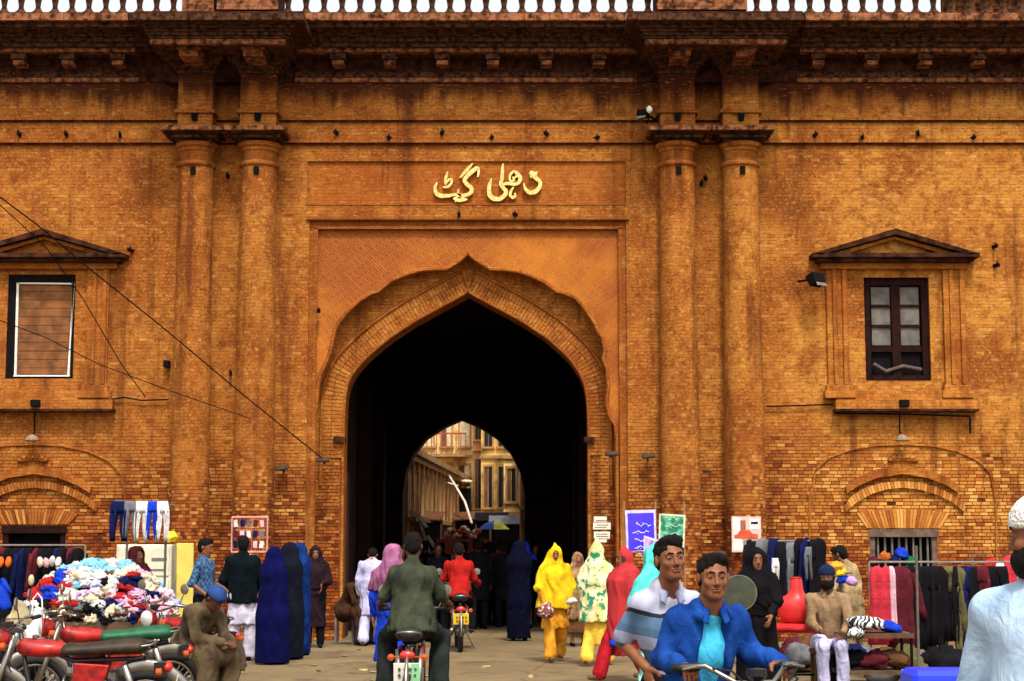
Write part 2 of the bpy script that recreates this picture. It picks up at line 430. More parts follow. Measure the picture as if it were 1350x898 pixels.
# spandrel with the cusped edge, cut out of a real thickness
def side(pts, xs):
    m = MB(); A = [(p[0], p[1]) for p in pts] + [(pts[-1][0], 0)]
    A = [(A[0][0], z_sp)] + A if False else A
    Bp = [(xs, p[1]) for p in A]
    m.strip(A, Bp, YW + D_SP, YW + D_AR + .02)
    return m
m, n, b_ = newmat('raked_spandrel_brick')       # thin bricks laid on the slant
pos = n('NewGeometry').outputs['Position']
sx = n('SeparateXYZ', {0: pos}); dxn = n.math('SUBTRACT', sx.outputs[0], GX); ad = n.math('ABSOLUTE', dxn)
cmb = n('CombineXYZ', {0: n.math('ADD', n.math('MULTIPLY', ad, .50), n.math('MULTIPLY', sx.outputs[2], .62)), 1: n.math('SUBTRACT', n.math('MULTIPLY', ad, .80), n.math('MULTIPLY', sx.outputs[2], .78)), 2: 0.0}).outputs[0]
br = n('TexBrick', {'Vector': cmb, 'Scale': 1.0, 'Mortar Size': .006, 'Mortar Smooth': .3, 'Bias': -.2, 'Brick Width': .2, 'Row Height': .05, 'Color1': (.34, .100, .024, 1), 'Color2': (.28, .074, .017, 1), 'Mortar': (.22, .054, .012, 1)})
lg = n.noise(pos, .8, 4); fn = n.noise(pos, 24, 3)
c = n.mix(n.step(lg, .40, .7), br.outputs[0], n.mix(.5, br.outputs[0], c4((.68, .25, .03))))
c = n.mix(n.math('MULTIPLY', n.step(fn, .5, .75), .4), c, c4((.22, .04, .006)))
n.L.new(c, b_.inputs['Base Color']); b_.inputs['Roughness'].default_value = .95; b_.inputs['Specular IOR Level'].default_value = .1
bp = n('Bump', {'Strength': .8, 'Distance': .012, 'Height': n.math('ADD', n.math('SUBTRACT', 1.0, br.outputs[1]), n.math('MULTIPLY', fn, .5))}); n.L.new(bp.outputs[0], b_.inputs['Normal'])
M_SPN = m
sp = side(cuL, xs0); sp2 = side(cuR, xs1); sp.f += [tuple(i + len(sp.v) for i in f) for f in sp2.f]; sp.v += sp2.v
az = cuL[0][1]; sp.bb(xs0, xs1, YW + D_SP, YW + D_AR + .02, az, z_sp)
gbuild(sp, 'spandrel', M_SPN)
# thin raised lip that follows the cusps
arch = gempty('arch')
lip = MB(); off = -.05
for poly, sg in ((cuL, -1), (cuR, 1)):
    lip.tube([(p[0], YW + D_SP - .01, p[1]) for p in poly + [(poly[-1][0], 0.4)]], .035, 6)
o = lip.build('cusped_lip', M_TR); sub(o, arch)
# archivolt plate between cusps and opening
def resample(poly, n):
    seg = [0]
    for a, b in zip(poly, poly[1:]): seg.append(seg[-1] + math.dist(a, b))
    out = []
    for i in range(n):
        t = seg[-1] * i / (n - 1)
        for k in range(len(poly) - 1):
            if seg[k + 1] >= t - 1e-9:
                f = (t - seg[k]) / (seg[k + 1] - seg[k]); out.append((poly[k][0] + (poly[k + 1][0] - poly[k][0]) * f, poly[k][1] + (poly[k + 1][1] - poly[k][1]) * f)); break
    return out
full_in = [(XJL, 0.0)] + inL[::-1] + inR[1:] + [(XJR, 0.0)]
def smooth(poly, it=2):
    for _ in range(it):
        poly = [poly[0]] + [((a[0] + 2 * b[0] + c[0]) / 4, (a[1] + 2 * b[1] + c[1]) / 4) for a, b, c in zip(poly, poly[1:], poly[2:])] + [poly[-1]]
    return poly
halfL = smooth(resample([(XJL, 0.0)] + inL[::-1], 120), 6); halfR = smooth(resample(inR + [(XJR, 0.0)], 120), 6)
def offset(poly, d):
    out = []
    for i, p in enumerate(poly):
        a = poly[max(i - 1, 0)]; b = poly[min(i + 1, len(poly) - 1)]
        tx, tz = b[0] - a[0], b[1] - a[1]; l = math.hypot(tx, tz); out.append((p[0] - tz / l * d, p[1] + tx / l * d))
    return out
def clampx(poly, s):      # keep the two halves from crossing over the middle
    ax = inL[0][0]; return [((min(p[0], ax) if s < 0 else max(p[0], ax)), p[1]) for p in poly]
wide = MB(); ax = inL[0][0]
for half, s_ in ((halfL, -1), (halfR, 1)):
    o_ = clampx(offset(half, 1.35), s_)
    lim = xs0 if s_ < 0 else xs1
    o_ = [((max(p[0], lim) if s_ < 0 else min(p[0], lim)), p[1]) for p in o_]
    wide.strip(half, o_, YW + D_AR, YW + D_AR + .9)
wide.prism([(ax - .30, inL[0][1] + .02), (ax - .02, inL[0][1] + .10), (ax + .02, inL[0][1] + .10), (ax + .30, inL[0][1] + .02), (ax + .30, inL[0][1] + 1.1), (ax - .30, inL[0][1] + 1.1)], YW + D_AR + .004, YW + D_AR + .88)
o = wide.build('archivolt', M_TR, None); sub(o, arch)
# bricks of the archivolt, laid as courses between cusp and ring
B = Bricks()
def iv_arch(z):
    out = []
    for pin, pcu, s_ in ((offset(halfL, .36)[::-1], cuL, -1), (offset(halfR, .36), cuR, 1)):
        xi = at_z(pin, z); xc = at_z(pcu, z)
        if xc is None: continue
        if xi is None: xi = ax
        if s_ < 0: xi = min(xi, ax); out.append((xc - .05, xi))
        else: xi = max(xi, ax); out.append((xi, xc + .05))
    return out
lay(B, iv_arch, 0.0, cuL[0][1], YW + D_AR - .018, jt=.010, L=.16)
o = B.build('archivolt_bricks', M_BR); sub(o, arch)
# voussoirs on edge round the opening: single pieces
ring_l = [(p[0], p[1]) for p in halfL if p[1] > 3.1]; ring_r = [(p[0], p[1]) for p in halfR if p[1] > 3.1]
for ring in (ring_l, ring_r):
    L_ = sum(math.dist(a, b) for a, b in zip(ring, ring[1:])); k = int(L_ / .062); q = resample(ring, k + 1)
    for band, (d0, d1, yy, keep) in enumerate(((0.0, .19, .045, True), (.20, .34, .03, False))):
        a_, b_2 = offset(q, d0), offset(q, d1); st = Bricks()
        for i in range(k):
            g = .07
            def lerp(p, r_, t): return (p[0] + (r_[0] - p[0]) * t, p[1] + (r_[1] - p[1]) * t)
            p0, p1 = lerp(a_[i], a_[i + 1], g), lerp(a_[i], a_[i + 1], 1 - g); p2, p3 = lerp(b_2[i], b_2[i + 1], g), lerp(b_2[i], b_2[i + 1], 1 - g)
            j = rnd.uniform(-.003, .003); yf = YW + D_AR - yy + j; yb = YW + D_AR + .02
            pts = ((p0[0], yf, p0[1]), (p1[0], yf, p1[1]), (p1[0], yb, p1[1]), (p0[0], yb, p0[1]), (p2[0], yf, p2[1]), (p3[0], yf, p3[1]), (p3[0], yb, p3[1]), (p2[0], yb, p2[1]))
            if keep:
                t = Bricks(); t.add8(pts, rnd.uniform(.2, 1)); o = t.build('voussoir', M_BR, arch); del o['kind']
            else: st.add8(pts)
        if not keep: st.build('outer_ring_bricks', M_BR, arch)
ky = MB(); kz = inL[0][1]; ky.prism([(ax - .10, kz + .36), (ax + .10, kz + .36), (ax + .012, kz - .01), (ax - .012, kz - .01)], YW + D_AR - .038, YW + D_AR + .03); o = ky.build('keystone', M_BR, None); sub(o, arch)
rg = MB()
for half in (halfL, halfR):
    rg.tube([(p[0], YW + D_AR - .04, p[1]) for p in offset(half, .37) if p[1] > 2.6], .03, 6)
    rg.tube([(p[0], YW + D_AR - .03, p[1]) for p in offset(half, -.012)], .03, 6)
o = rg.build('ring_moulding', M_TR); sub(o, arch)
# impost blocks
im = MB()
for px in (447, 777): x, z = P(px, 580, .4); im.bb(x - .09, x + .09, YW + .3, YW + .75, z - .05, z + .05)
o = im.build('impost', M_DK); sub(o, arch)
# jamb facing
B = Bricks()
zj = 3.2
lay(B, lambda z: [(xs0, XJL - .04), (XJR + .04, xs1)], 0, .0 + zj, YW + D_AR - .02, jt=.012)
o = B.build('jamb_bricks', M_BR); sub(o, arch)

# ---- passage through the gatehouse
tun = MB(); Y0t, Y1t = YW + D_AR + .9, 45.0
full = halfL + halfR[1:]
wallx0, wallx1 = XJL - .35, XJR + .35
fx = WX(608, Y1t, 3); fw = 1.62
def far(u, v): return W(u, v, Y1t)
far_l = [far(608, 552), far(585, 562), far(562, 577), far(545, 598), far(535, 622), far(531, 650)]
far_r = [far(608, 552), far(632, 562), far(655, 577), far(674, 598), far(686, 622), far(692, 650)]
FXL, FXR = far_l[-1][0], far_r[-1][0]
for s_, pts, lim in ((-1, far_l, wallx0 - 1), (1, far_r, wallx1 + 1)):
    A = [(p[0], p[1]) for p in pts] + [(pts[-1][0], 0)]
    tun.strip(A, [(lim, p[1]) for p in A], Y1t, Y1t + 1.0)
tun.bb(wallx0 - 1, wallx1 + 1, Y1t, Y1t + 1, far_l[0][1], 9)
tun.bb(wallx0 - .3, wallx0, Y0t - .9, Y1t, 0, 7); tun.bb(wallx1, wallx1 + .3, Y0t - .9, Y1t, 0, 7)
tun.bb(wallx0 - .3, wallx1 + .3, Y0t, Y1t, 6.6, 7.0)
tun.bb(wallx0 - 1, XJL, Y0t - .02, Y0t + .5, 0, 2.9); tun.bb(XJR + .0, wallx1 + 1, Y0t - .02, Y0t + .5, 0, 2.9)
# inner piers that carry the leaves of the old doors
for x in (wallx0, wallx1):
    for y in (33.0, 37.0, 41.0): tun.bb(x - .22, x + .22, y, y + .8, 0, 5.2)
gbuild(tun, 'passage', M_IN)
mass = MB(); mass.bb(XL, wallx0 - .3, yb1 + .01, Y1t + 1, 0, 10.2); mass.bb(wallx1 + .3, XR, yb1 + .01, Y1t + 1, 0, 10.2); mass.bb(XL, XR, YW + .25, Y1t + 1, 10.2, 10.35); mass.bb(wallx0 - .3, wallx1 + .3, Y0t + .6, Y1t, 7.01, 10.2)
mass.bb(XL, wallx0 - 1, Y1t, Y1t + 1.01, 0, 10); mass.bb(wallx1 + 1, XR, Y1t, Y1t + 1.01, 0, 10)
mass.bb(wallx0 - .31, wallx1 + .31, YW + 2.19, Y0t + .62, 7.02, Z_TOP)
gbuild(mass, 'rear_mass', mat('old_brick_mass', (.24, .10, .04), .95))

# ---- string courses, frieze, cornice
def course_row(B, x0, x1, z0, z1, yf, yb, L=.2, j=.004, gap=.008):
    x = x0
    while x < x1 - .02:
        e = min(x + L * rnd.uniform(.85, 1.1), x1)
        B.box(x, e - gap, z0, z1, yf + rnd.uniform(-j, j), yb); x = e
pairs = [(175, 400, 234, 280, 316, 364), (828, 1060, 870, 917, 953, 1001)]     # px of the paired columns
def xpx(px, z=8.0, d=0.0): return WX(px, YW - d, z)
spans = [(XL, xpx(212)), (xpx(380), xpx(853)), (xpx(1020), XR)]
B = Bricks()
for (a, b) in [(XL, XR)]:
    for (pt, pb, d, L) in ((183, 188, .07, .2), (154, 158, .06, .2)):
        z1_, z0_ = W(0, pt, YW - d)[1], W(0, pb, YW - d)[1]
        course_row(B, a, b, z0_, z1_, YW - d, YW + .02, L)
    z0_, z1_ = zb1 - .05, zb1 - .01; course_row(B, a, b, z0_, z1_, YW - .03, YW + .02)
gbuild(B, 'string_course', M_TR)
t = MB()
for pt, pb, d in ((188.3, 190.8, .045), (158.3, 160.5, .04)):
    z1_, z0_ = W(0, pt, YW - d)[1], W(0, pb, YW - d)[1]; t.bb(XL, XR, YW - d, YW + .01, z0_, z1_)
gbuild(t, 'painted_ledge_shade', M_DK, kind='stuff')  # dark strips that paint the ledge shadow below each string course
shade = MB(); z_ = W(0, 186, YW - .075)[1]
# cornice over the bays: (top px, bottom px, projection)
steps = [(103, 108, .06), (96, 103, .03), (68, 71.5, .26), (62, 68, .42), (55, 61.5, .50), (48, 54.5, .57), (42, 47.5, .64), (36, 41.5, .74), (27, 35.5, .92), (17, 26.5, 1.02)]
B = Bricks(); B2 = Bricks(); bays = [(XL, xpx(185, 10)), (xpx(390, 10), xpx(840, 10)), (xpx(1050, 10), XR)]
for (pt, pb, d) in steps:
    z1_, z0_ = W(0, pt, YW - d)[1], W(0, pb, YW - d)[1]
    for (a, b) in bays: course_row(B2 if pt in (62, 17, 103) else B, a, b, z0_, z1_ + .004, YW - d, YW + .03, .22 if pt > 30 else .45)
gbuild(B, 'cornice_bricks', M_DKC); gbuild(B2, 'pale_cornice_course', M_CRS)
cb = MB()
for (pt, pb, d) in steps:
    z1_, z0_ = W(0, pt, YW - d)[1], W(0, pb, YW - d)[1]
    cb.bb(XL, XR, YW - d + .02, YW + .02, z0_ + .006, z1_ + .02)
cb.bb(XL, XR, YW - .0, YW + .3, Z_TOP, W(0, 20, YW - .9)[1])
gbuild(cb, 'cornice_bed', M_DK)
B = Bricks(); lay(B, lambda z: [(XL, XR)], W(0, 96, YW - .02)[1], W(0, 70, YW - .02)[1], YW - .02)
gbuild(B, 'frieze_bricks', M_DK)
# modillions: single blocks
zm1, zm0 = W(0, 72, YW - .36)[1], W(0, 85, YW - .36)[1]
for px in (-46, 23, 87, 154, 445, 513, 583, 650, 720, 790, 1080, 1151, 1222, 1292, 1362):
    x = WX(px, YW - .36, 9.7); t = MB(); t.bb(x - .13, x + .13, YW - .36, YW - .0, zm0 + .1, zm1 + .06); gbuild(t, 'modillion_cap', M_DKC); t = MB(); t.bb(x - .10, x + .10, YW - .33, YW, zm0 + .01, zm0 + .085)
    gbuild(t, 'modillion', M_CRS)

# ---- paired columns with their entablature blocks
for (e0, e1, a0, a1, b0, b1) in pairs:
    eb = gempty('entablature'); Bk = Bricks(); bed = MB()
    for (pt, pb, d, ins) in ((18, 26, 1.75, 0), (27, 31, 1.62, 8), (32, 36, 1.56, 13), (37, 41, 1.5, 16), (42, 46, 1.46, 18), (47, 50.5, 1.42, 20), (51, 57, 1.38, 22)):
        z1_, z0_ = W(0, pt, YW - d)[1], W(0, pb, YW - d)[1]
        x0, x1 = WX(e0 + ins, YW - d, 10), WX(e1 - ins, YW - d, 10)
        course_row(Bk, x0, x1, z0_, z1_ + .01, YW - d, YW - .2, .24)
        for xx, sg in ((x0, -1), (x1, 1)):      # returns
            y = YW - d
            while y < YW - .05:
                Bk.add8(((xx - .004, y, z0_), (xx + .004, y, z0_), (xx + .004, y + .2, z0_), (xx - .004, y + .2, z0_), (xx - .004, y, z1_), (xx + .004, y, z1_), (xx + .004, y + .2, z1_), (xx - .004, y + .2, z1_))); y += .21
        bed.bb(x0 + .01, x1 - .01, YW - d + .02, YW - .02, z0_ + .008, z1_ + .05)
    lc = Bricks(); z1_, z0_ = W(0, 51.5, YW - 1.40)[1], W(0, 57.5, YW - 1.40)[1]; course_row(lc, WX(e0 + 23, YW - 1.4, 10), WX(e1 - 23, YW - 1.4, 10), z0_, z1_, YW - 1.40, YW - 1.3, .24); lc.build('pale_course', M_CRS, None).parent = eb
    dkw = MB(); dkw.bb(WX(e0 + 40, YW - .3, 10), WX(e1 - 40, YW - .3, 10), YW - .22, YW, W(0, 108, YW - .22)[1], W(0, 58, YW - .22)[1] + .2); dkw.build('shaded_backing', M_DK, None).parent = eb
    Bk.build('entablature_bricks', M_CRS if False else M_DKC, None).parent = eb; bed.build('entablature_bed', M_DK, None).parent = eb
    for (p0, p1) in ((a0, a1), (b0, b1)):
        cm = gempty('column'); dc = .0
        rt = (xpx(p1, 7) - xpx(p0, 7)) / 2 * .98 * ((YW - .3) / YW); rb = rt * 1.17
        YC = YW - .19; pc = (p0 + p1) / 2; cx = WX(pc, YW - .2, 7)
        lx = WX(pc + (-11 if pc < 300 else -8 if pc < 400 else 0 if pc < 920 else 8) * .0, YW - .2, 7)
        z_neck = W(0, 218, YW - .3)[1]
        # shaft: core + brick courses wrapped round
        prof = [(rb - .012, 0), (rt - .012, z_neck)]
        t = MB().lathe([(rb - .013, 0.0), (rb + (rt - rb) * .4 - .012, z_neck * .4), (rb + (rt - rb) * .5 - .007, z_neck * .5), (rt - .005, z_neck + .1)], (cx, YC, 0), 'Z', 24, math.pi - .62, 2 * math.pi + .62, False)
        o = t.build('shaft', M_MO, None, smooth=True); o.parent = cm
        Bk = Bricks(); z = .02; k = 0; ch = .0585
        while z < z_neck:
            f = z / z_neck; r = rb + (rt - rb) * f; nb = 14; sh = (k % 2) * .5
            for i in range(-4, nb + 3):
                t0 = math.pi + (i + sh + .012) / nb * math.pi; t1 = math.pi + (i + sh + .988) / nb * math.pi
                t0 = max(t0, math.pi - .62); t1 = min(t1, 2 * math.pi + .62)
                if t1 - t0 < .05: continue
                rr = r + (rnd.uniform(-.002, .002) if z < 2.6 else rnd.uniform(-.0015, .0015)); p = []
                for zz in ((z + .004, z + ch - .004) if z < 2.6 else (z + .0016, z + ch - .0016)):
                    for (tt, rad) in ((t0, rr), (t1, rr), (t1, rr - .03), (t0, rr - .03)): p.append((cx + rad * math.cos(tt), YC + rad * math.sin(tt), zz))
                Bk.add8(p)
            z += ch; k += 1
        o = Bk.build('shaft_bricks', M_BR, None); o.parent = cm
        # astragal, necking, flared capital, square abacus, pilaster block above
        t = MB().lathe([(rt - .01, z_neck - .04), (rt + .025, z_neck - .03), (rt + .045, z_neck + .01), (rt + .025, z_neck + .05), (rt - .01, z_neck + .06)], (cx, YC, 0), 'Z', 28, math.pi - .62, 2 * math.pi + .62, False)
        o = t.build('astragal', M_TR, None, smooth=True); o.parent = cm
        za = W(0, 188, YW - .65)[1]
        t = MB().lathe([(rt - .02, z_neck + .05), (rt - .01, za - .10), (rt + .012, za - .08), (rt + .02, za - .03), (rt + .06, za + .0), (rt + .07, za + .06)], (cx, YC, 0), 'Z', 28, math.pi - .62, 2 * math.pi + .62, False)
        o = t.build('capital', M_TR, None, smooth='auto'); o.parent = cm
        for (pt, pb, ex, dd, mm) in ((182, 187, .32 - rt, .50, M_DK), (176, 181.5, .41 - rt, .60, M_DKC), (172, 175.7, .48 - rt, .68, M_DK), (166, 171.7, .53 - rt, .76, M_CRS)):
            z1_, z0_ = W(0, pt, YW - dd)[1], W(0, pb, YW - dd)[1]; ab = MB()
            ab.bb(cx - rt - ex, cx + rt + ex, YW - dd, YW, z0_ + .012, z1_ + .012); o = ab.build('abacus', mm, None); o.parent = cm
        hw = (xpx(p1, 9) - xpx(p0, 9)) / 2 * .97; dp = .42
        zp0, zp1 = W(0, 164, YW - dp)[1], W(0, 97, YW - dp)[1]
        Bk = Bricks(); mt = []
        lay(Bk, lambda z: [(cx - hw, cx + hw)], zp0 - .1, zp1, YW - dp, back=.05, mort=None, jt=.008)
        o = Bk.build('pilaster_bricks', M_BR, None); o.parent = cm
        t = MB(); t.bb(cx - hw + .002, cx + hw - .002, YW - dp + .012, YW, zp0 - .1, zp1 + .1)
        zr = W(0, 147, YW - dp)[1]; t.bb(cx - hw - .05, cx + hw + .05, YW - dp - .05, YW, zr - .03, zr + .03)
        o = t.build('pilaster', M_MO, None); o.parent = cm
        t = MB()
        for (pt, pb, ex) in ((92, 97, .04), (86, 91, .09), (80, 85, .16), (74, 79, .24)):
            dd = dp + ex; z1_, z0_ = W(0, pt, YW - dd)[1], W(0, pb, YW - dd)[1]; t.bb(cx - hw - ex * .8, cx + hw + ex * .8, YW - dd, YW - .01, z0_ + .006, z1_ + .03)
        o = t.build('pilaster_capital', M_CRS if False else M_DKC, None); o.parent = cm
        dd = 1.15; z1_, z0_ = W(0, 62, YW - dd)[1], W(0, 73, YW - dd)[1]
        t = MB(); t.bb(cx - .2, cx + .2, YW - dd, YW - .3, z1_ - .03, z1_ + .08); t.bb(cx - .16, cx + .16, YW - dd + .02, YW - .3, z0_, z1_ - .035)
        gbuild(t, 'modillion', M_CRS)
        h = MB(); h.bb(cx - .045, cx + .045, YC - rt - .03, YC - rt + .1, z_neck - .2, z_neck - .06)
        o = h.build('iron_hook', M_BLACK, None); o.parent = cm
        h = MB(); h.box((cx, YW - dp - .02, zp0 + .12), (.09, .08, .12), taper=1.3)
        o = h.build('iron_hook', M_BLACK, None); o.parent = cm

# ---- balustrade and piers on top
zl = W(0, 17, YW - 1.02)[1]; yB = YW - .72
def baluster_mesh():
    t = MB(); pr = [(.135, 0), (.13, .02), (.095, .045), (.06, .08), (.042, .13), (.05, .2), (.075, .33), (.08, .42), (.05, .52), (.036, .62), (.06, .66), (.085, .7), (.085, .76)]
    t.lathe(pr, (0, 0, 0), 'Z', 8)
    return t
bal0 = None
def balus(px0, px1, group_x=[]):
    x0, x1 = WX(px0, yB, 10.8), WX(px1, yB, 10.8); n_ = max(1, round((x1 - x0) / .302))
    global bal0
    for i in range(n_):
        x = x0 + (x1 - x0) * (i + .5) / n_
        if bal0 is None: bal0 = baluster_mesh().build('baluster', M_DKC, None, smooth=True); gp(bal0); o = bal0
        else: o = bal0.copy(); col.objects.link(o)
        o.location = (x, yB, zl + .06)
balus(-50, 240); balus(368, 866); balus(986, 1242); balus(1242, 1400)
t = MB()
for (p0, p1) in ((-60, 240), (368, 866), (986, 1400)):
    x0, x1 = WX(p0, yB, 10.8), WX(p1, yB, 10.8); t.bb(x0, x1, yB - .12, yB + .12, zl + .82, zl + .98); t.bb(x0, x1, yB - .13, yB + .13, zl - .02, zl + .062)
gbuild(t, 'parapet_rail', M_TR)
B = Bricks(); t = MB()
for (p0, p1, y) in ((240, 282, yB - .25), (286, 367, yB - .55), (866, 985, yB - .55), (1242, 1400, yB + .2)):
    x0, x1 = WX(p0, y, 10.8), WX(p1, y, 10.8); lay(B, lambda z: [(x0, x1)], zl - .02, zl + 1.05, y); t = MB(); t.bb(x0 + .002, x1 - .002, y + .012, yB + .3, zl - .02, zl + 1.05); gbuild(t, 'parapet_pier', M_DK)
gbuild(B, 'pier_bricks', M_CRS)
t = MB()
for px in (188, 60, 445, 514, 600, 700, 790, 1100, 1210): pass
# ---- small iron hooks and stubs of the wall
for px, py in ((25, 177), (87, 177), (158, 178), (443, 175), (513, 182), (583, 175), (648, 182), (720, 176), (787, 182), (1075, 178), (1137, 182), (1210, 176), (1283, 182), (605, 283), (679, 283), (172, 330), (1312, 325), (1314, 350), (420, 410), (300, 232), (930, 235), (925, 242), (272, 378), (304, 492)):
    x, z = P(px, py, -.08); t = MB(); t.box((x, YW - .07, z), (.045, .13, .055), (0, 0, rnd.uniform(-.4, .4)), 1.2); t.box((x, YW - .12, z + .035), (.025, .03, .05))
    gbuild(t, 'wall_hook', M_BLACK)

# ---- windows with pediments
def pediment_window(pc, left):
    wi = gempty('window'); wd = YW
    def q(px, py, d=0): return W(px + (pc - 1185 if not left else 0), py, YW - d)
    def build(t, n, m, **k): o = t.build(n, m, None, **k); o.parent = wi; return o
    ox = pc - 1183
    def X(px, d=0.0, z=6): return WX(px + ox, YW - d, z)
    def Z(py, d=0.0): return W(0, py, YW - d)[1]
    # pediment: raking cornices, tympanum, horizontal cornice
    d = .34; t = MB(); ap = (X(1183, d), Z(301, d)); l = (X(1072, d), Z(334, d)); r = (X(1293, d), Z(334, d))
    th = .10
    t.strip([l, ap, r], [(l[0] + .16, l[1] - .02), (ap[0], ap[1] - th), (r[0] - .16, r[1] - .02)], YW - d, YW)
    build(t, 'raking_cornice', M_DK)
    t = MB(); t.strip([(l[0] + .30, l[1] + .005), (ap[0], ap[1] - th - .02), (r[0] - .30, r[1] + .005)], [(l[0] + .5, l[1] - .02), (ap[0], ap[1] - th * 1.65), (r[0] - .5, r[1] - .02)], YW - .22, YW)
    build(t, 'raking_fillet', M_TR)
    t = MB(); t.prism([(l[0] + .2, l[1]), (r[0] - .2, r[1]), (ap[0], ap[1] - th)], YW - .08, YW); build(t, 'tympanum', M_BR)
    t = MB(); z = Z(336, d); t.bb(l[0], r[0], YW - d, YW, z - .035, z + .035); t.bb(l[0] + .10, r[0] - .10, YW - d + .08, YW, z - .10, z - .037); build(t, 'cornice', M_DK)
    t = MB(); t.bb(l[0] + .18, r[0] - .18, YW - .12, YW, z - .20, z - .102); build(t, 'architrave', M_TR)
    for (p0, p1) in ((1090, 1118), (1244, 1273)):
        x0, x1 = X(p0, .1), X(p1, .1); zt, zb_ = Z(352), Z(512)
        t = MB(); t.bb(x0, x1, YW - .07, YW, zb_, zt); t.bb(x0 + .10, x0 + .17, YW - .11, YW, zb_ + .06, zt - .06); t.bb(x1 - .10, x1 - .03, YW - .11, YW, zb_ + .06, zt - .06)
        t.bb(x0 - .05, x1 + .05, YW - .13, YW, zt - .05, zt + .05); t.bb(x0 - .04, x1 + .04, YW - .13, YW, zb_ - .05, zb_ + .05); t.bb(x0 - .08, x1 + .08, YW - .17, YW, zb_ - .18, zb_ - .05)
        build(t, 'pilaster', M_TR, bevel=.006)
    t = MB(); x0, x1 = X(1098, .15), X(1283, .15); z = Z(538, .15); t.bb(x0, x1, YW - .2, YW, z - .02, z + .14); t.bb(x0 + .05, x1 - .05, YW - .12, YW, z + .14, z + .30)
    build(t, 'sill', M_TR, bevel=.005)
    t = MB(); t.bb(x0 - .02, x1 + .02, YW - .24, YW, z - .06, z - .02); build(t, 'sill_drip', M_DK)
    return wi, build
wi, bd = pediment_window(1183, False)
a, b, c, d = winR; y0 = YW + .08
t = MB(); fw_ = .12
t.bb(a, a + fw_, y0, y0 + .14, c, d); t.bb(b - fw_, b, y0, y0 + .14, c, d); t.bb(a + fw_, b - fw_, y0, y0 + .14, d - .14, d); t.bb(a + fw_, b - fw_, y0, y0 + .14, c, c + .10); bd(t, 'frame', M_WOOD, bevel=.006)
xm = (a + b) / 2; t = MB(); t.bb(xm - .075, xm + .075, y0 + .01, y0 + .12, c + .1, d - .14); zs = c + (d - c) * .31; t.bb(a + fw_, b - fw_, y0 + .015, y0 + .11, zs - .05, zs + .05); bd(t, 'mullion', M_WOOD)
for s_ in (0, 1):
    x0 = a + fw_ + .02 if s_ == 0 else xm + .08; x1 = xm - .08 if s_ == 0 else b - fw_ - .02
    t = MB(); zz = [zs + .05, zs + .05 + (d - .14 - zs - .05) / 3, zs + .05 + 2 * (d - .14 - zs - .05) / 3, d - .14]
    for k in (1, 2): t = MB(); t.bb(x0, x1, y0 + .03, y0 + .09, zz[k] - .022, zz[k] + .022); bd(t, 'glazing_bar', M_WOOD)
    for k in range(3):
        t = MB(); t.bb(x0 + .01, x1 - .01, y0 + .06, y0 + .066, zz[k] + .02, zz[k + 1] - .02); bd(t, 'pane', M_GREYP)
    t = MB(); t.bb(x0, x1, y0 + .08, y0 + .086, c + .1, zs - .05); bd(t, 'pane', M_BLACK)
t = MB(); t.tube([(a + .15, y0 - .01, c + .30), (xm - .2, y0 - .03, c + .17), (xm + .1, y0 - .02, c + .26), (b - .15, y0 - .01, c + .2)], .03, 6); bd(t, 'rag_on_sash', mat('grey_rag', (.10, .07, .06), .9))
t = MB(); t.bb(a, b, y0 + .2, y0 + .21, c, d); bd(t, 'dark_room', M_BLACK)
wi, bd = pediment_window(53, True)
a, b, c, d = winL
t = MB(); fw_ = .13
t.bb(a, a + fw_, YW + .03, YW + .2, c, d); t.bb(b - .06, b, YW + .03, YW + .2, c, d); t.bb(a + fw_, b - .06, YW + .03, YW + .2, d - .14, d); t.bb(a + fw_, b - .06, YW + .03, YW + .2, c, c + .05); bd(t, 'frame', M_BLACK)
t = MB(); e = .035; x0, x1, z0, z1 = a + fw_, b - .06, c + .05, d - .14
for (p, q_) in (((x0, z0), (x0 + .02, z1)), ((x0 + .02, z1), (x1, z1 - .01)), ((x1, z1 - .01), (x1 - .03, z0)), ((x1 - .03, z0), (x0, z0))): t.tube([(p[0] + .03, YW + .05, p[1]), (q_[0], YW + .05, q_[1])], .022, 5)
bd(t, 'white_border', M_WHT)
t = MB(); nb = 11
for k in range(nb): t.bb(x0, x1, YW + .07 + rnd.uniform(0, .01), YW + .12, z0 + (z1 - z0) * k / nb + .006, z0 + (z1 - z0) * (k + 1) / nb)
M_PLK = mat('brown_shutter_board', (.19, .070, .020), .85, .45, 5, bump=.5)
for k in range(nb):
    t = MB(); t.bb(x0, x1, YW + .07 + rnd.uniform(0, .012), YW + .12, z0 + (z1 - z0) * k / nb + .008, z0 + (z1 - z0) * (k + 1) / nb); bd(t, 'board', M_PLK)

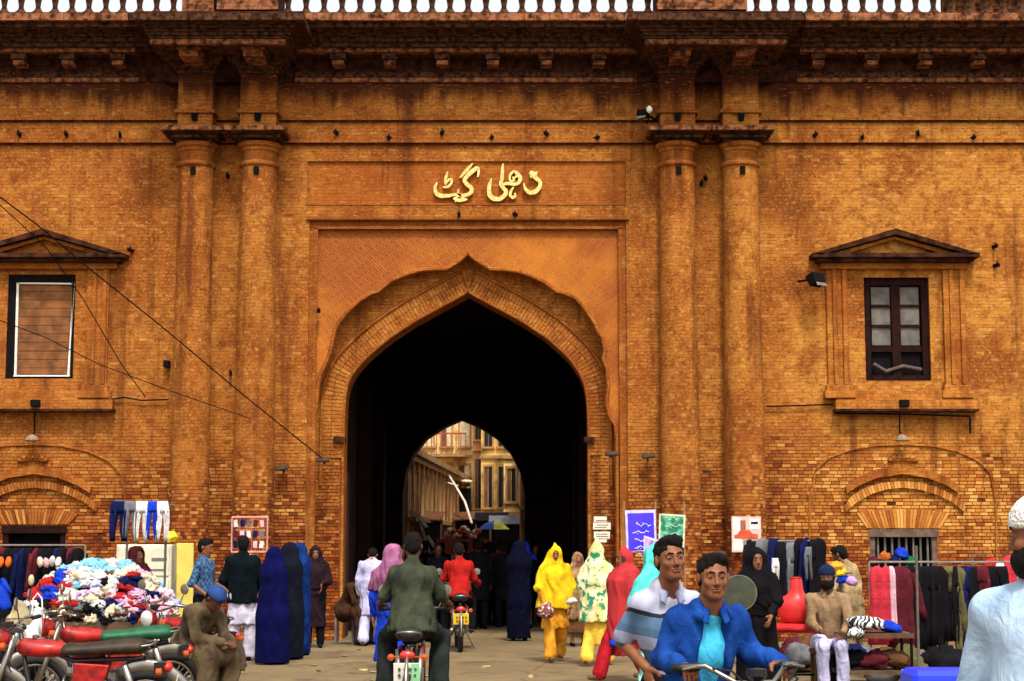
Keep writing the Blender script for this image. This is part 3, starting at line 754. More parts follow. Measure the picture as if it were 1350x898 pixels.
# ---- blind niches under the windows
def niche(pc, nic, left):
    nn = gempty('niche'); ox = pc - 1190
    def S(px, py, d=0): return W(px + ox, py, YW - d)
    def build(t, n, m, **k): o = t.build(n, m, None, **k); o.parent = nn; return o
    # outer flat arch, a thin step in the wall
    pts = [(1066, 745), (1066, 640), (1072, 618), (1090, 602), (1120, 592), (1150, 588), (1190, 584), (1230, 588), (1262, 593), (1292, 606), (1308, 624), (1314, 645), (1314, 745)]
    t = MB(); q = smooth([S(*p) for p in pts], 1); t.tube([(x, YW - .005, z) for x, z in q], .03, 6, flat=.6); build(t, 'outer_moulding', M_TR)
    up = [(1115, 642), (1130, 630), (1155, 619), (1190, 614), (1225, 619), (1250, 630), (1266, 642)]; lo = [(1117, 650), (1133, 640), (1157, 630), (1190, 625), (1223, 630), (1248, 640), (1264, 650)]
    t = MB(); t.strip([S(*p, .12) for p in up], [S(*p, .12) for p in lo], YW - .12, YW); build(t, 'hood_mould', M_TR)
    up2 = [(1114, 668), (1122, 655), (1140, 643), (1165, 636), (1190, 634), (1215, 636), (1240, 643), (1262, 655), (1274, 668)]; lo2 = [(1116, 674), (1132, 661), (1150, 651), (1170, 645), (1190, 643), (1212, 645), (1235, 652), (1256, 662), (1272, 675)]
    A, Bq = resample([S(*p, .1) for p in up2], 41), resample([S(*p, .1) for p in lo2], 41)
    for i in range(40):
        t = Bricks(); g = .07
        def lp(p, r_, f): return (p[0] + (r_[0] - p[0]) * f, p[1] + (r_[1] - p[1]) * f)
        p0, p1, p2, p3 = lp(Bq[i], Bq[i + 1], g), lp(Bq[i], Bq[i + 1], 1 - g), lp(A[i], A[i + 1], g), lp(A[i], A[i + 1], 1 - g); yf = YW - .06 + rnd.uniform(-.004, .004); yb = YW
        t.add8(((p0[0], yf, p0[1]), (p1[0], yf, p1[1]), (p1[0], yb, p1[1]), (p0[0], yb, p0[1]), (p2[0], yf, p2[1]), (p3[0], yf, p3[1]), (p3[0], yb, p3[1]), (p2[0], yb, p2[1])), rnd.uniform(.2, .6)); o = t.build('voussoir', M_BR, nn); del o['kind']
    # flat arch of bricks on edge
    xc = (nic[0] + nic[1]) / 2; w_ = (nic[1] - nic[0]) / 2 + .12; zt, zb_ = S(0, 671)[1], nic[3] + .01; N = 26
    for i in range(N):
        f0, f1 = -1 + 2 * (i + .08) / N, -1 + 2 * (i + .92) / N; t = Bricks(); yf = YW - .022 + rnd.uniform(-.005, .005)
        zc = lambda f: zt - .07 * f * f
        t.add8(((xc + f0 * w_ * .9, yf, zb_), (xc + f1 * w_ * .9, yf, zb_), (xc + f1 * w_ * .9, YW + .01, zb_), (xc + f0 * w_ * .9, YW + .01, zb_), (xc + f0 * w_ * 1.15, yf, zc(f0)), (xc + f1 * w_ * 1.15, yf, zc(f1)), (xc + f1 * w_ * 1.15, YW + .01, zc(f1)), (xc + f0 * w_ * 1.15, YW + .01, zc(f0))), rnd.uniform(.4, .8)); o = t.build('flat_arch_brick', M_BR, nn); del o['kind']
    # shell ornament
    t = MB(); cx_, cz_ = S(1190, 608)
    for k in range(7):
        a_ = R(200 + k * 23.3) if False else R(20 + k * 23.3); t.tube([(cx_, YW - .02, cz_ + .02), (cx_ + .27 * math.cos(a_), YW - .05, cz_ - .03 + .13 * math.sin(a_))], [.02, .045], 6)
    build(t, 'shell_ornament', M_TR, smooth=True)
    # opening
    a, b, c, d = nic
    t = MB(); t.bb(a - .02, b + .02, YW - .02, YW + .12, d - .14, d - .01); t.bb(a, a + .09, YW + .02, YW + .12, c, d - .14); t.bb(b - .09, b, YW + .02, YW + .12, c, d - .14); build(t, 'opening_frame', mat('grey_weathered_wood', (.12, .075, .055), .8, .4) if not left else M_WOOD)
    t = MB(); t.bb(a, b, YW + .28, YW + .29, c, d); build(t, 'dark_inside', M_BLACK)
    if not left:
        for k in range(8):
            x = a + .15 + (b - a - .3) * k / 7; t = MB(); t.tube([(x, YW + .08, c), (x, YW + .08, d - .14)], .02, 6); build(t, 'bar', mat('grey_iron_bar', (.14, .12, .10), .6))
niche(1190, nicR, False); niche(44, nicL, True)

# ---- inscription: raised gilt letters, traced stroke by stroke
ins = gempty('inscription')
M_GILT = mat('yellow_painted_letter', (.74, .50, .12), .5, .25, 20, c2=(.88, .68, .24))
M_LSH = mat('letter_backing', (.05, .012, .006), .8)
def T(u, v): return P(565 + u / 8.4375, 208 + v / 8.4375, -.03)
def stroke(name, pts, ws):
    q = [T(*p) for p in pts]; n_ = max(8, len(q) * 5); seg = resample(q, n_)
    # smoothed, variable width (in traced px)
    seg = smooth(seg, 2); wv = [np.interp(i / (n_ - 1) * (len(ws) - 1), range(len(ws)), ws) / 8.4375 / 77 for i in range(n_)]
    L1, L2 = [], []
    for i, p in enumerate(seg):
        a_ = seg[max(i - 1, 0)]; b_ = seg[min(i + 1, n_ - 1)]; tx, tz = b_[0] - a_[0], b_[1] - a_[1]; l = math.hypot(tx, tz) or 1
        L1.append((p[0] - tz / l * wv[i] / 2, p[1] + tx / l * wv[i] / 2)); L2.append((p[0] + tz / l * wv[i] / 2, p[1] - tx / l * wv[i] / 2))
    stroke.k = getattr(stroke, 'k', 0) + 1; t = MB(); t.strip(L1, L2, YW - .036 - .0022 * stroke.k, YW + .03); o = t.build('letter', M_GILT, None); o.parent = ins
# gaf
stroke('g1', [(492, 62), (450, 110), (400, 165), (352, 222)], [10, 34, 34, 22])
stroke('g2', [(545, 215), (560, 160), (548, 110), (505, 135), (440, 190), (392, 250), (430, 300), (480, 335), (478, 385), (430, 415), (370, 420)], [18, 30, 44, 52, 46, 42, 44, 44, 44, 40, 34])
stroke('te', [(335, 350), (325, 400), (375, 425), (300, 408), (220, 425), (130, 425), (80, 395), (70, 330), (95, 275)], [16, 30, 38, 30, 40, 48, 46, 34, 14])
stroke('d1', [(300, 435), (318, 490)], [46, 46]); stroke('d2', [(375, 440), (385, 490)], [50, 46]); stroke('d3', [(275, 455), (345, 478), (430, 462)], [22, 40, 22])
stroke('tt', [(215, 155), (200, 200), (185, 250), (190, 300)], [10, 28, 30, 26]); stroke('tt2', [(185, 295), (225, 245), (262, 235), (255, 285), (220, 325), (158, 330)], [22, 28, 26, 28, 30, 14])
# lam-ye
stroke('l1', [(828, 68), (822, 150), (818, 230), (800, 300), (835, 345), (868, 370), (850, 420), (790, 465), (720, 460), (678, 420), (670, 340), (700, 235)], [14, 38, 38, 38, 40, 46, 46, 50, 52, 46, 40, 12])
# he
stroke('h1', [(945, 145), (985, 175), (1022, 225), (1010, 275), (960, 300), (880, 285), (825, 300)], [20, 46, 44, 40, 36, 34, 28])
stroke('h2', [(945, 150), (905, 195), (900, 250), (935, 275), (950, 232), (985, 200)], [20, 28, 24, 22, 18, 22]); stroke('h3', [(935, 215), (960, 262)], [20, 20])
stroke('h4', [(945, 330), (915, 375), (905, 420), (935, 450), (968, 430), (960, 395)], [14, 26, 30, 34, 28, 12])
# dal
stroke('dl', [(1125, 165), (1170, 185), (1190, 225), (1245, 270), (1240, 330), (1185, 385), (1120, 395), (1075, 350), (1060, 290)], [40, 62, 40, 40, 46, 50, 44, 34, 12]); stroke('dl2', [(1215, 160), (1180, 190), (1130, 220)], [14, 50, 26])
m, n, b_ = newmat('dusty_paving')
pos = n('NewGeometry').outputs['Position']
f1 = n.noise(pos, .5, 5, .6); f2 = n.noise(pos, 6, 4, .7); f3 = n.noise(pos, 60, 2)
c = n.ramp(f1, [(.3, c4((.095, .062, .026))), (.5, c4((.15, .100, .042))), (.7, c4((.20, .138, .060)))])
c = n.mix(n.math('MULTIPLY', n.step(f2, .5, .75), .45), c, c4((.15, .075, .03))); c = n.mix(n.math('MULTIPLY', n.step(f3, .45, .8), .3), c, c4((.33, .24, .10)))
oil = n.noise(pos, 1.3, 5, .7); c = n.mix(n.math('MULTIPLY', n.step(oil, .53, .64), .7), c, c4((.05, .032, .016)))
crk = n('TexVoronoi', {'Vector': pos, 'Scale': .55}, feature='DISTANCE_TO_EDGE').outputs[0]
c = n.mix(n.math('MULTIPLY', n.math('SUBTRACT', 1.0, n.step(crk, .004, .02)), .5), c, c4((.07, .035, .015)))
n.L.new(c, b_.inputs['Base Color']); b_.inputs['Roughness'].default_value = .9
bp = n('Bump', {'Strength': .4, 'Distance': .02, 'Height': n.math('ADD', f2, n.math('MULTIPLY', f3, .4))}); n.L.new(bp.outputs[0], b_.inputs['Normal'])
g = MB(); g.v = [(-600, -300, 0), (600, -300, 0), (600, 900, 0), (-600, 900, 0)]; g.f = [(0, 1, 2, 3)]
o = g.build('ground', m); o['kind'] = 'structure'
# ================================================================== figures: distance fields meshed as one surface
def rotm(yaw=0, pitch=0, roll=0):
    return np.array((Matrix.Rotation(yaw, 3, 'Z') @ Matrix.Rotation(pitch, 3, 'X') @ Matrix.Rotation(roll, 3, 'Y')), dtype=np.float32)
def V(*a): return np.array(a, dtype=np.float32)
class SDF:
    """ordered list of rounded cones and ellipsoids blended into one body"""
    def __init__(s, fold=0.0, ff=14.0, fz=.3, seed=0): s.ops = []; s.fold = fold; s.ff = ff; s.fz = fz; s.seed = seed; s.infl = 0.0
    def cone(s, a, b, ra, rb, k=.02, sq=None, op='u'):
        s.ops.append((op, 'c', V(*a), V(*b), ra, rb, k, sq)); return s
    def ell(s, c, r, k=.02, rot=None, op='u'):
        s.ops.append((op, 'e', V(*c), V(*r), rot, None, k, None)); return s
    def half(s, p, n, k=.004, op='i'):
        n = V(*n); n = n / np.linalg.norm(n); s.ops.append((op, 'h', V(*p), n, None, None, k, None)); return s
    def one(s, o, P):
        (op, t, a, b, c, e, k, sq) = o
        if t == 'c':
            if sq is not None:
                S = V(*sq); Q = P / S; A, B = a / S, b / S; sc_ = min(sq)
            else: Q, A, B, sc_ = P, a, b, 1.0
            ab = B - A; L = float(ab @ ab) + 1e-9
            h = np.clip(((Q - A) @ ab) / L, 0, 1); q = Q - A - h[:, None] * ab
            return (np.sqrt(np.einsum('ij,ij->i', q, q)) - (c + (e - c) * h)) * sc_
        if t == 'e':
            q = P - a
            if c is not None: q = q @ c
            q1 = q / b; k0 = np.sqrt(np.einsum('ij,ij->i', q1, q1)); q2 = q1 / b; k1 = np.sqrt(np.einsum('ij,ij->i', q2, q2)) + 1e-9
            return np.where(k0 < 1e-3, -b.min(), k0 * (k0 - 1) / k1)
        return (P - a) @ b
    def far(s, o, C, Rc):
        """lower bound of the distance from a ball of points to a primitive"""
        (op, t, a, b, c, e, k, sq) = o
        if t == 'c':
            ab = b - a; h = min(1, max(0, float((C - a) @ ab) / (float(ab @ ab) + 1e-9))); m_ = max(c, e) * (max(sq) if sq is not None else 1)
            return float(np.linalg.norm(C - a - h * ab)) - m_ - Rc - k
        if t == 'e': return float(np.linalg.norm(C - a)) - float(b.max()) - Rc - k
        return -1
    def ev(s, P, cut=None):
        d = None; ops = s.ops
        if cut is not None:
            lo, hi = P.min(0), P.max(0); C = (lo + hi) / 2; Rc = float(np.linalg.norm(hi - lo)) / 2
            ops = [o for o in ops if s.far(o, C, Rc) < cut] 
            if not any(o[0] == 'u' for o in ops): ops = s.ops
        for o in ops:
            op, k = o[0], o[6]
            x = s.one(o, P)
            if d is None: d = x if op == 'u' else np.full(len(P), 9., np.float32)
            if op == 'u':
                if d is x: continue
                h = np.clip(.5 + .5 * (d - x) / k, 0, 1); d = d + (x - d) * h - k * h * (1 - h)
            elif op == 's':
                x = -x; h = np.clip(.5 - .5 * (d - x) / k, 0, 1); d = d + (x - d) * h + k * h * (1 - h)
            else:
                h = np.clip(.5 - .5 * (d - x) / k, 0, 1); d = d + (x - d) * h + k * h * (1 - h)
        if s.fold:
            f, z = s.ff, s.fz; sd = s.seed * 1.7
            X, Y, Z = P[:, 0], P[:, 1], P[:, 2]
            wx = X + .05 * np.sin(5 * Z + sd) + .03 * np.sin(11 * Z + 3 * Y); wy = Y + .05 * np.cos(4 * Z + sd * 2)
            rg = lambda q: 1 - 2 * np.sqrt(np.abs(np.sin(q * .5)))
            n = .8 * rg(f * 3.2 * wx + f * 2.0 * wy + f * z * 2 * Z + sd) + .7 * rg(f * 2.6 * wy - f * 1.4 * wx - f * z * 3 * Z + sd * 2) + .5 * np.sin(f * 3 * wx + f * z * Z + sd) * np.cos(f * 2.3 * wy - f * z * .7 * Z) + .6 * np.sin(f * 1.3 * (wx + wy) + f * z * 2.2 * Z + sd * 3) + .5 * np.sin(f * 5 * wx - f * 4 * wy + f * z * 1.1 * Z)
            d = d - s.fold * n * .6
        return d - s.infl
    def bounds(s):
        lo, hi = V(9, 9, 9), V(-9, -9, -9)
        for (op, t, a, b, c, e, k, sq) in s.ops:
            if op != 'u': continue
            if t == 'c':
                S = V(*sq) if sq is not None else V(1, 1, 1)
                for p, r in ((a, c), (b, e)): lo = np.minimum(lo, p - r * S); hi = np.maximum(hi, p + r * S)
            elif t == 'e': m_ = b if c is None else V(b.max(), b.max(), b.max()); lo = np.minimum(lo, a - m_); hi = np.maximum(hi, a + m_)
        return lo, hi
    def mesh(s, name, h, m, parent, **kw):
        lo, hi = s.bounds(); pad = 2 * h + s.fold * 2 + .02; lo = lo - pad; hi = hi + pad
        BK = 8; nb = np.ceil((hi - lo) / h / BK).astype(int); N = nb * BK + 1
        cs = [lo[i] + (np.arange(nb[i]) + .5) * BK * h for i in range(3)]
        C = np.stack(np.meshgrid(*cs, indexing='ij'), -1).reshape(-1, 3).astype(np.float32)
        dc = s.ev(C); act = np.abs(dc) < BK * h * .87 * 1.6 + s.fold * 2 + .01
        D = np.repeat(np.repeat(np.repeat(np.where(dc > 0, 1., -1.).reshape(nb).astype(np.float32), BK, 0), BK, 1), BK, 2)
        D = np.pad(D, ((0, 1),) * 3, mode='edge')
        ids = np.argwhere(act.reshape(nb)); ids = ids[np.lexsort((ids[:, 1], ids[:, 0], ids[:, 2] // 3))]
        off = np.stack(np.meshgrid(*[np.arange(BK + 1)] * 3, indexing='ij'), -1).reshape(-1, 3)
        for ch in range(0, len(ids), 24):
            I = (ids[ch:ch + 24, None, :] * BK + off[None]).reshape(-1, 3)
            D[I[:, 0], I[:, 1], I[:, 2]] = s.ev((lo + I * h).astype(np.float32), 3 * BK * h + s.fold)
        # surface nets
        S = D < 0; c = S[:-1, :-1, :-1]
        cnt = np.zeros(c.shape, np.int8)
        for i in (0, 1):
            for j in (0, 1):
                for k in (0, 1): cnt += S[i:S.shape[0] - 1 + i, j:S.shape[1] - 1 + j, k:S.shape[2] - 1 + k]
        cell = (cnt > 0) & (cnt < 8); ci = np.argwhere(cell)
        if len(ci) == 0: return None
        idx = -np.ones(cell.shape, np.int32); idx[cell] = np.arange(len(ci))
        acc = np.zeros((len(ci), 3), np.float32); wt = np.zeros(len(ci), np.float32)
        cor = [(i, j, k) for i in (0, 1) for j in (0, 1) for k in (0, 1)]
        for a in cor:
            for ax_ in range(3):
                if a[ax_]: continue
                b = list(a); b[ax_] = 1
                da = D[ci[:, 0] + a[0], ci[:, 1] + a[1], ci[:, 2] + a[2]]; db = D[ci[:, 0] + b[0], ci[:, 1] + b[1], ci[:, 2] + b[2]]
                cr = (da < 0) != (db < 0); t = np.where(cr, da / (da - db + 1e-12), 0)
                p = np.zeros((len(ci), 3), np.float32) + V(*a); p[:, ax_] += t
                acc += p * cr[:, None]; wt += cr
        v = (ci + acc / wt[:, None]) * h + lo
        fs = []
        for ax_ in range(3):
            u, w_ = (ax_ + 1) % 3, (ax_ + 2) % 3
            sl0 = [slice(None)] * 3; sl1 = [slice(None)] * 3; sl0[ax_] = slice(0, -1); sl1[ax_] = slice(1, None)
            e = S[tuple(sl0)] != S[tuple(sl1)]
            E = np.argwhere(e); E = E[(E[:, u] > 0) & (E[:, w_] > 0) & (E[:, u] < cell.shape[u]) & (E[:, w_] < cell.shape[w_])]
            q = []
            for du, dw in ((-1, -1), (0, -1), (0, 0), (-1, 0)):
                X_ = E.copy(); X_[:, u] += du; X_[:, w_] += dw; q.append(idx[X_[:, 0], X_[:, 1], X_[:, 2]])
            q = np.stack(q, 1); ins_ = S[E[:, 0], E[:, 1], E[:, 2]]; q[~ins_] = q[~ins_][:, ::-1]; fs.append(q[(q >= 0).all(1)])
        f = np.concatenate(fs)
        return link_mesh(name, np_mesh(name, v, f), m, parent, smooth=True)

def skin(name, c): return mat('skin_' + name, c, .55, .18, 14, c2=tuple(min(1, x * 1.15) for x in c), spec=.35, bump=.08, bscale=120)
SK_M = skin('warm_brown', (.20, .066, .024)); SK_D = skin('deep_brown', (.10, .032, .014)); SK_L = skin('light_brown', (.34, .13, .055))
HAIR = mat('black_hair', (.006, .004, .003), .75, .4, 60, bump=1.0, bscale=150, spec=.12)
EYEW = mat('eye_white', (.24, .17, .13), .3, .05); EYED = mat('eye_iris', (.012, .006, .004), .15, .1, spec=.6); LIP = mat('lips', (.135, .034, .020), .45, .1)
def cloth(name, c, **k): return mat('cloth_' + name, c, .92, .34, 5.0, cloth=True, spec=.06, **k)

def hand(S, w, dr, pn, curl=.5, s=1.0, right=True, spread=1.0, k=.006):
    """palm with four unequal bent fingers and a thumb leaving its side"""
    w, dr, pn = Vector(w), Vector(dr).normalized(), Vector(pn); pn = (pn - dr * pn.dot(dr)).normalized(); sd = dr.cross(pn) * (1 if right else -1)   # sd points to the thumb side
    M = np.array([sd, dr, pn], dtype=np.float32).T
    S.ell(w + dr * .048 * s, (.040 * s, .052 * s, .016 * s), .012, M)
    for i, (o, L, r) in enumerate(((.028, .078, .0092), (.009, .088, .0095), (-.010, .082, .0090), (-.028, .064, .0082))):
        o *= s; L *= s; r *= s
        p = w + dr * .088 * s + sd * o; a = curl * (.8 + .12 * i); q = p; d = dr + sd * (o * 4 * spread)
        for j, fr_ in enumerate((.45, .30, .25)):
            d = (d.normalized() * math.cos(a * (.6 if j == 0 else 1)) + pn * math.sin(a * (.6 if j == 0 else 1))).normalized()
            # keep bending inwards
            e = q + d * L * fr_; S.cone(q, e, r * (1 - .08 * j), r * (.92 - .08 * j), k); q = e
            pn2 = (pn - d * pn.dot(d));
            if pn2.length > .2: pn_ = pn2.normalized()
            d = (d * math.cos(a) + (pn2.normalized() if pn2.length > .05 else -dr) * math.sin(a)).normalized() if curl > .9 else d
    t0 = w + dr * .022 * s + sd * .030 * s; t1 = t0 + (dr * .6 + sd * .75 + pn * .35 * min(1, curl + .3)).normalized() * .038 * s; t2 = t1 + (dr * .85 + sd * .1 + pn * (.3 + .5 * curl)).normalized() * .032 * s
    S.cone(t0, t1, .014 * s, .0115 * s, .010); S.cone(t1, t2, .0115 * s, .009 * s, k)

def head(S, c, M, s=1.0, detail=True, nose=1.0):
    c = Vector(c); Mm = Matrix([[float(M[i][j]) for j in range(3)] for i in range(3)])
    def p(x, y, z): return c + Mm @ (Vector((x, y, z)) * s)
    def e(x, y, z, r, k=.02, op='u'): S.ell(p(x, y, z), tuple(v * s for v in r), k, M, op)
    e(0, .012, .035, (.076, .096, .084)); e(0, -.032, -.03, (.060, .060, .082), .03); e(0, -.058, -.094, (.026, .024, .020), .025)
    S.cone(p(-.048, -.005, -.065), p(-.015, -.055, -.098), .018 * s, .016 * s, .03); S.cone(p(.048, -.005, -.065), p(.015, -.055, -.098), .018 * s, .016 * s, .03)
    if detail:
        e(.032, -.098, .004, (.021, .016, .012), .012, 's'); e(-.032, -.098, .004, (.021, .016, .012), .012, 's')
        S.cone(p(-.045, -.082, .023), p(-.012, -.090, .021), .008 * s, .008 * s, .012); S.cone(p(.045, -.082, .023), p(.012, -.090, .021), .008 * s, .008 * s, .012)
        e(.042, -.066, -.028, (.020, .018, .018), .02); e(-.042, -.066, -.028, (.020, .018, .018), .02)
        e(.031, -.083, .004, (.0155, .011, .0115), .003); e(-.031, -.083, .004, (.0155, .011, .0115), .003)
    S.cone(p(0, -.088, .010), p(0, -.107 * nose, -.032), .0070 * s, .0100 * s, .008); S.cone(p(-.011, -.095, -.037), p(.011, -.095, -.037), .009 * s, .009 * s, .008)
    if detail:
        S.cone(p(-.020, -.084, -.060), p(.020, -.084, -.060), .0075 * s, .0075 * s, .006); S.cone(p(-.015, -.082, -.073), p(.015, -.082, -.073), .0085 * s, .0085 * s, .006)
    for q in (-1, 1): e(q * .079, .008, -.006, (.010, .019, .031), .008)
    return p
def face_bits(par, p, s, m_hair=None, brow=True):
    for q in (-1, 1):
        S = SDF(); S.ell(p(q * .031, -.0895, .004), (.0108 * s, .0055 * s, .0042 * s), .001); o = S.mesh('eye', .0022, EYEW, par)
        S = SDF(); S.ell(p(q * .031, -.0945, .004), (.0062 * s, .0035 * s, .0048 * s), .001); S.mesh('iris', .0016, EYED, o)
        if brow:
            S = SDF(); S.cone(p(q * .050, -.083, .022), p(q * .032, -.0945, .029), .003 * s, .0052 * s, .003); S.cone(p(q * .032, -.0945, .029), p(q * .012, -.098, .025), .0052 * s, .0045 * s, .003); S.mesh('eyebrow', .0028, HAIR, par)
    S = SDF(); S.cone(p(-.021, -.089, -.0615), p(0, -.0935, -.0585), .0038 * s, .0055 * s, .003); S.cone(p(0, -.0935, -.0585), p(.021, -.089, -.0615), .0055 * s, .0038 * s, .003)
    S.cone(p(-.014, -.090, -.0715), p(.014, -.090, -.0715), .0062 * s, .0062 * s, .003); S.mesh('lips', .0028, LIP, par)

STAND = dict(pel=(0, 0, .95), chest=(0, 0, 1.28), neck=(0, .015, 1.45), head=(0, -.012, 1.60), yaw=0, tilt=0, roll=0,
             shR=(-.160, 0, 1.36), elR=(-.23, .02, 1.12), wrR=(-.235, -.06, .88), hdR=(0, -.15, -1), pnR=(1, 0, 0), cR=.45,
             shL=(.160, 0, 1.36), elL=(.23, .02, 1.12), wrL=(.235, -.06, .88), hdL=(0, -.15, -1), pnL=(-1, 0, 0), cL=.45,
             hiR=(-.09, 0, .90), knR=(-.10, -.01, .50), anR=(-.105, .02, .09), hiL=(.09, 0, .90), knL=(.10, -.01, .50), anL=(.105, .02, .09), toe=(0, -1, 0))
def pose(**k): d = dict(STAND); d.update(k); return d
RIDE = pose(pel=(0, .12, .90), chest=(0, .06, 1.22), neck=(0, .03, 1.41), head=(0, -.02, 1.56), shR=(-.168, .03, 1.325), elR=(-.30, -.08, 1.13), wrR=(-.33, -.31, 1.04), hdR=(.1, -1, -.1), pnR=(.1, 0, -1), cR=1.1,
            shL=(.168, .03, 1.325), elL=(.30, -.08, 1.13), wrL=(.33, -.31, 1.04), hdL=(-.1, -1, -.1), pnL=(-.1, 0, -1), cL=1.1,
            hiR=(-.10, .10, .87), knR=(-.21, -.33, .74), anR=(-.20, -.16, .34), hiL=(.10, .10, .87), knL=(.21, -.33, .74), anL=(.20, -.16, .34))
def person(label, loc, rz, h, P, sk, clothes, hair='short', vox=.010, cat='person', face=False, group=None, hs=1.0, shoes=None, bare_feet=False, cvox=None, hide=False):
    """clothes: list of (name, material, builder(S, P)) meshed in person space, scaled afterwards"""
    t = thing('person', label, cat, loc, rz, group); s = h / 1.75; t.scale = (s, s, s)
    if hide: P = dict(P); P.update(elR=(-.12, .0, 1.12), wrR=(-.08, -.08, .98), elL=(.12, .0, 1.12), wrL=(.08, -.08, .98), shR=(-.13, 0, 1.36), shL=(.13, 0, 1.36))
    S = SDF(); M = rotm(P['yaw'], P['tilt'], P['roll']); hp = head(S, P['head'], M, hs, detail=vox < .009)
    hn = Vector(P['head']) + Vector((0, .015, -.07)); S.cone(hn, P['neck'], .046, .053, .02)
    S.cone(P['neck'], P['chest'], .055, .085, .05); S.cone(P['chest'], P['pel'], .085, .09, .05)
    for a in 'RL':
        S.cone(P['sh' + a], P['chest'], .038, .05, .04); S.cone(P['sh' + a], P['el' + a], .041, .033, .02); S.cone(P['el' + a], P['wr' + a], .034, .025, .015)
        hand(S, P['wr' + a], P['hd' + a], P['pn' + a], P['c' + a], 1.0, a == 'R')
        S.cone(P['hi' + a], P['kn' + a], .065, .045, .03); S.cone(P['kn' + a], P['an' + a], .045, .032, .02)
        tv = Vector(P.get('toe' + a, P['toe'])).normalized(); an = Vector(P['an' + a]); S.cone(an + Vector((0, 0, -.05)) - tv * .03, an + Vector((0, 0, -.062)) + tv * .14, .035, .024, .02)
    S.mesh('body', vox, sk, t)
    if face: face_bits(t, hp, hs)
    for c in clothes:
        nm, m, fn = c[:3]; kw = c[3] if len(c) > 3 else {}
        Q = SDF(kw.get('fold', .006), kw.get('ff', 14), kw.get('fz', .3), rnd.randint(0, 50)); Q.infl = kw.get('infl', 0.006); fn(Q, P); o = Q.mesh(nm, kw.get('vox', cvox or max(.012, vox)), m, t)
        if o and 'label' in kw: o['label'] = kw['label']
    if hair == 'under':
        Q = SDF(.002, 40, .8, 3); Q.ell(hp(0, .045, .0), tuple(v * hs for v in (.079, .064, .085)), .02, M); Q.mesh('hair', .008, HAIR, t)
    if hair in ('short', 'crop', 'long'):
        Q = SDF(.0048, 34, .8, 3); q = lambda x, y, z: hp(x, y, z)
        Q.ell(q(0, .018, .045), tuple(v * hs for v in (.084, .102, .086)), .01, M); Q.ell(q(0, .055, .0), tuple(v * hs for v in (.076, .062, .09)), .02, M)
        if hair == 'short': Q.ell(q(.01, -.035, .095), tuple(v * hs for v in (.065, .05, .04)), .02, M)
        Q.ell(q(0, -.105, -.005), tuple(v * hs for v in (.068, .062, .072)), .012, M, 's')
        for z_ in (-1, 1): Q.ell(q(z_ * .085, -.02, -.06), tuple(v * hs for v in (.04, .05, .055)), .01, M, 's')
        Q.mesh('hair', min(vox, .008), HAIR, t)
    if not bare_feet:
        for a in 'RL':
            Q = SDF(); tv = Vector(P.get('toe' + a, P['toe'])).normalized(); an = Vector(P['an' + a]); Q.cone(an + Vector((0, 0, -.052)) - tv * .045, an + Vector((0, 0, -.058)) + tv * .16, .040, .030, .02)
            Q.mesh('shoe', max(.009, vox), shoes or M_BLACK, t)
    t['_hp'] = 1; del t['_hp']
    return t, hp

# clothing builders -------------------------------------------------
def top(sleeve=1.0, hem=.92, r=1.0, loose=0.0, collar=True, puff=1.0):
    def f(S, P):
        ch, pe, nk = Vector(P['chest']), Vector(P['pel']), Vector(P['neck'])
        S.ell(ch + Vector((0, 0, .02)), (.160 * r, .108 * r, .165), .05)
        hz = pe.z + hem - .95; up = (ch - pe).normalized()
        S.cone(ch, pe + Vector((0, 0, hem - .97)), .142 * r, .155 * r + loose, .06, (1, .78, 1)); S.half((pe.x, pe.y, hz - .04), -up, .012)
        S.cone(nk + Vector((0, .0, -.05)), ch, .07, .12, .05, (1, .8, 1))
        for a in 'RL':
            sh, el, wr = Vector(P['sh' + a]), Vector(P['el' + a]), Vector(P['wr' + a])
            S.cone(nk + Vector((0, .005, -.045)), sh + Vector((0, 0, .01)), .045, .052, .05); S.cone(sh, ch, .055, .09, .05)
            if sleeve <= .5: S.cone(sh, sh.lerp(el, sleeve * 2), .052 * puff, .056 * puff, .03)
            else: S.cone(sh, el, .052 * puff, .048 * puff, .03); S.cone(el, el.lerp(wr, (sleeve - .5) * 2), .049 * puff, .038 * puff, .02)
        if collar: S.cone(nk + Vector((0, .01, -.025)), nk + Vector((0, .004, .01)), .066, .064, .012)
        S.cone(nk + Vector((0, -.06, .05)), nk + Vector((0, -.03, -.015)), .03, .045, .01, None, 's') if collar else S.ell(nk + Vector((0, -.045, .0)), (.062, .07, .035), .01, None, 's')
    return f
def trousers(r=1.0, flare=0.0, end=1.0):
    def f(S, P):
        S.cone(P['hiR'], P['hiL'], .095 * r, .095 * r, .04); S.cone(P['pel'], Vector(P['pel']) + Vector((0, 0, -.06)), .130 * r, .132 * r, .04, (1, .75, 1))
        for a in 'RL':
            hi, kn, an = Vector(P['hi' + a]), Vector(P['kn' + a]), Vector(P['an' + a]); e = kn.lerp(an, end) + Vector((0, 0, .0))
            S.cone(hi, kn, .092 * r, .070 * r, .04); S.cone(kn, e, .074 * r, .056 * r + flare, .03)
    return f
def tunic(hem=.48, w0=.17, w1=.24, sleeve=1.0, r=1.05, dep=.66, puff=1.0):
    base = top(sleeve, .95, r, 0, True, puff)
    def f(S, P):
        base(S, P); pe = Vector(P['pel']); fwd = Vector((0, 0, 0))
        S.cone(pe + Vector((0, 0, .12)), (pe.x, pe.y, hem - w1 * .25), w0, w1, .06, (1, dep, 1)); S.half((0, 0, hem), (0, 0, -1), .01)
    return f
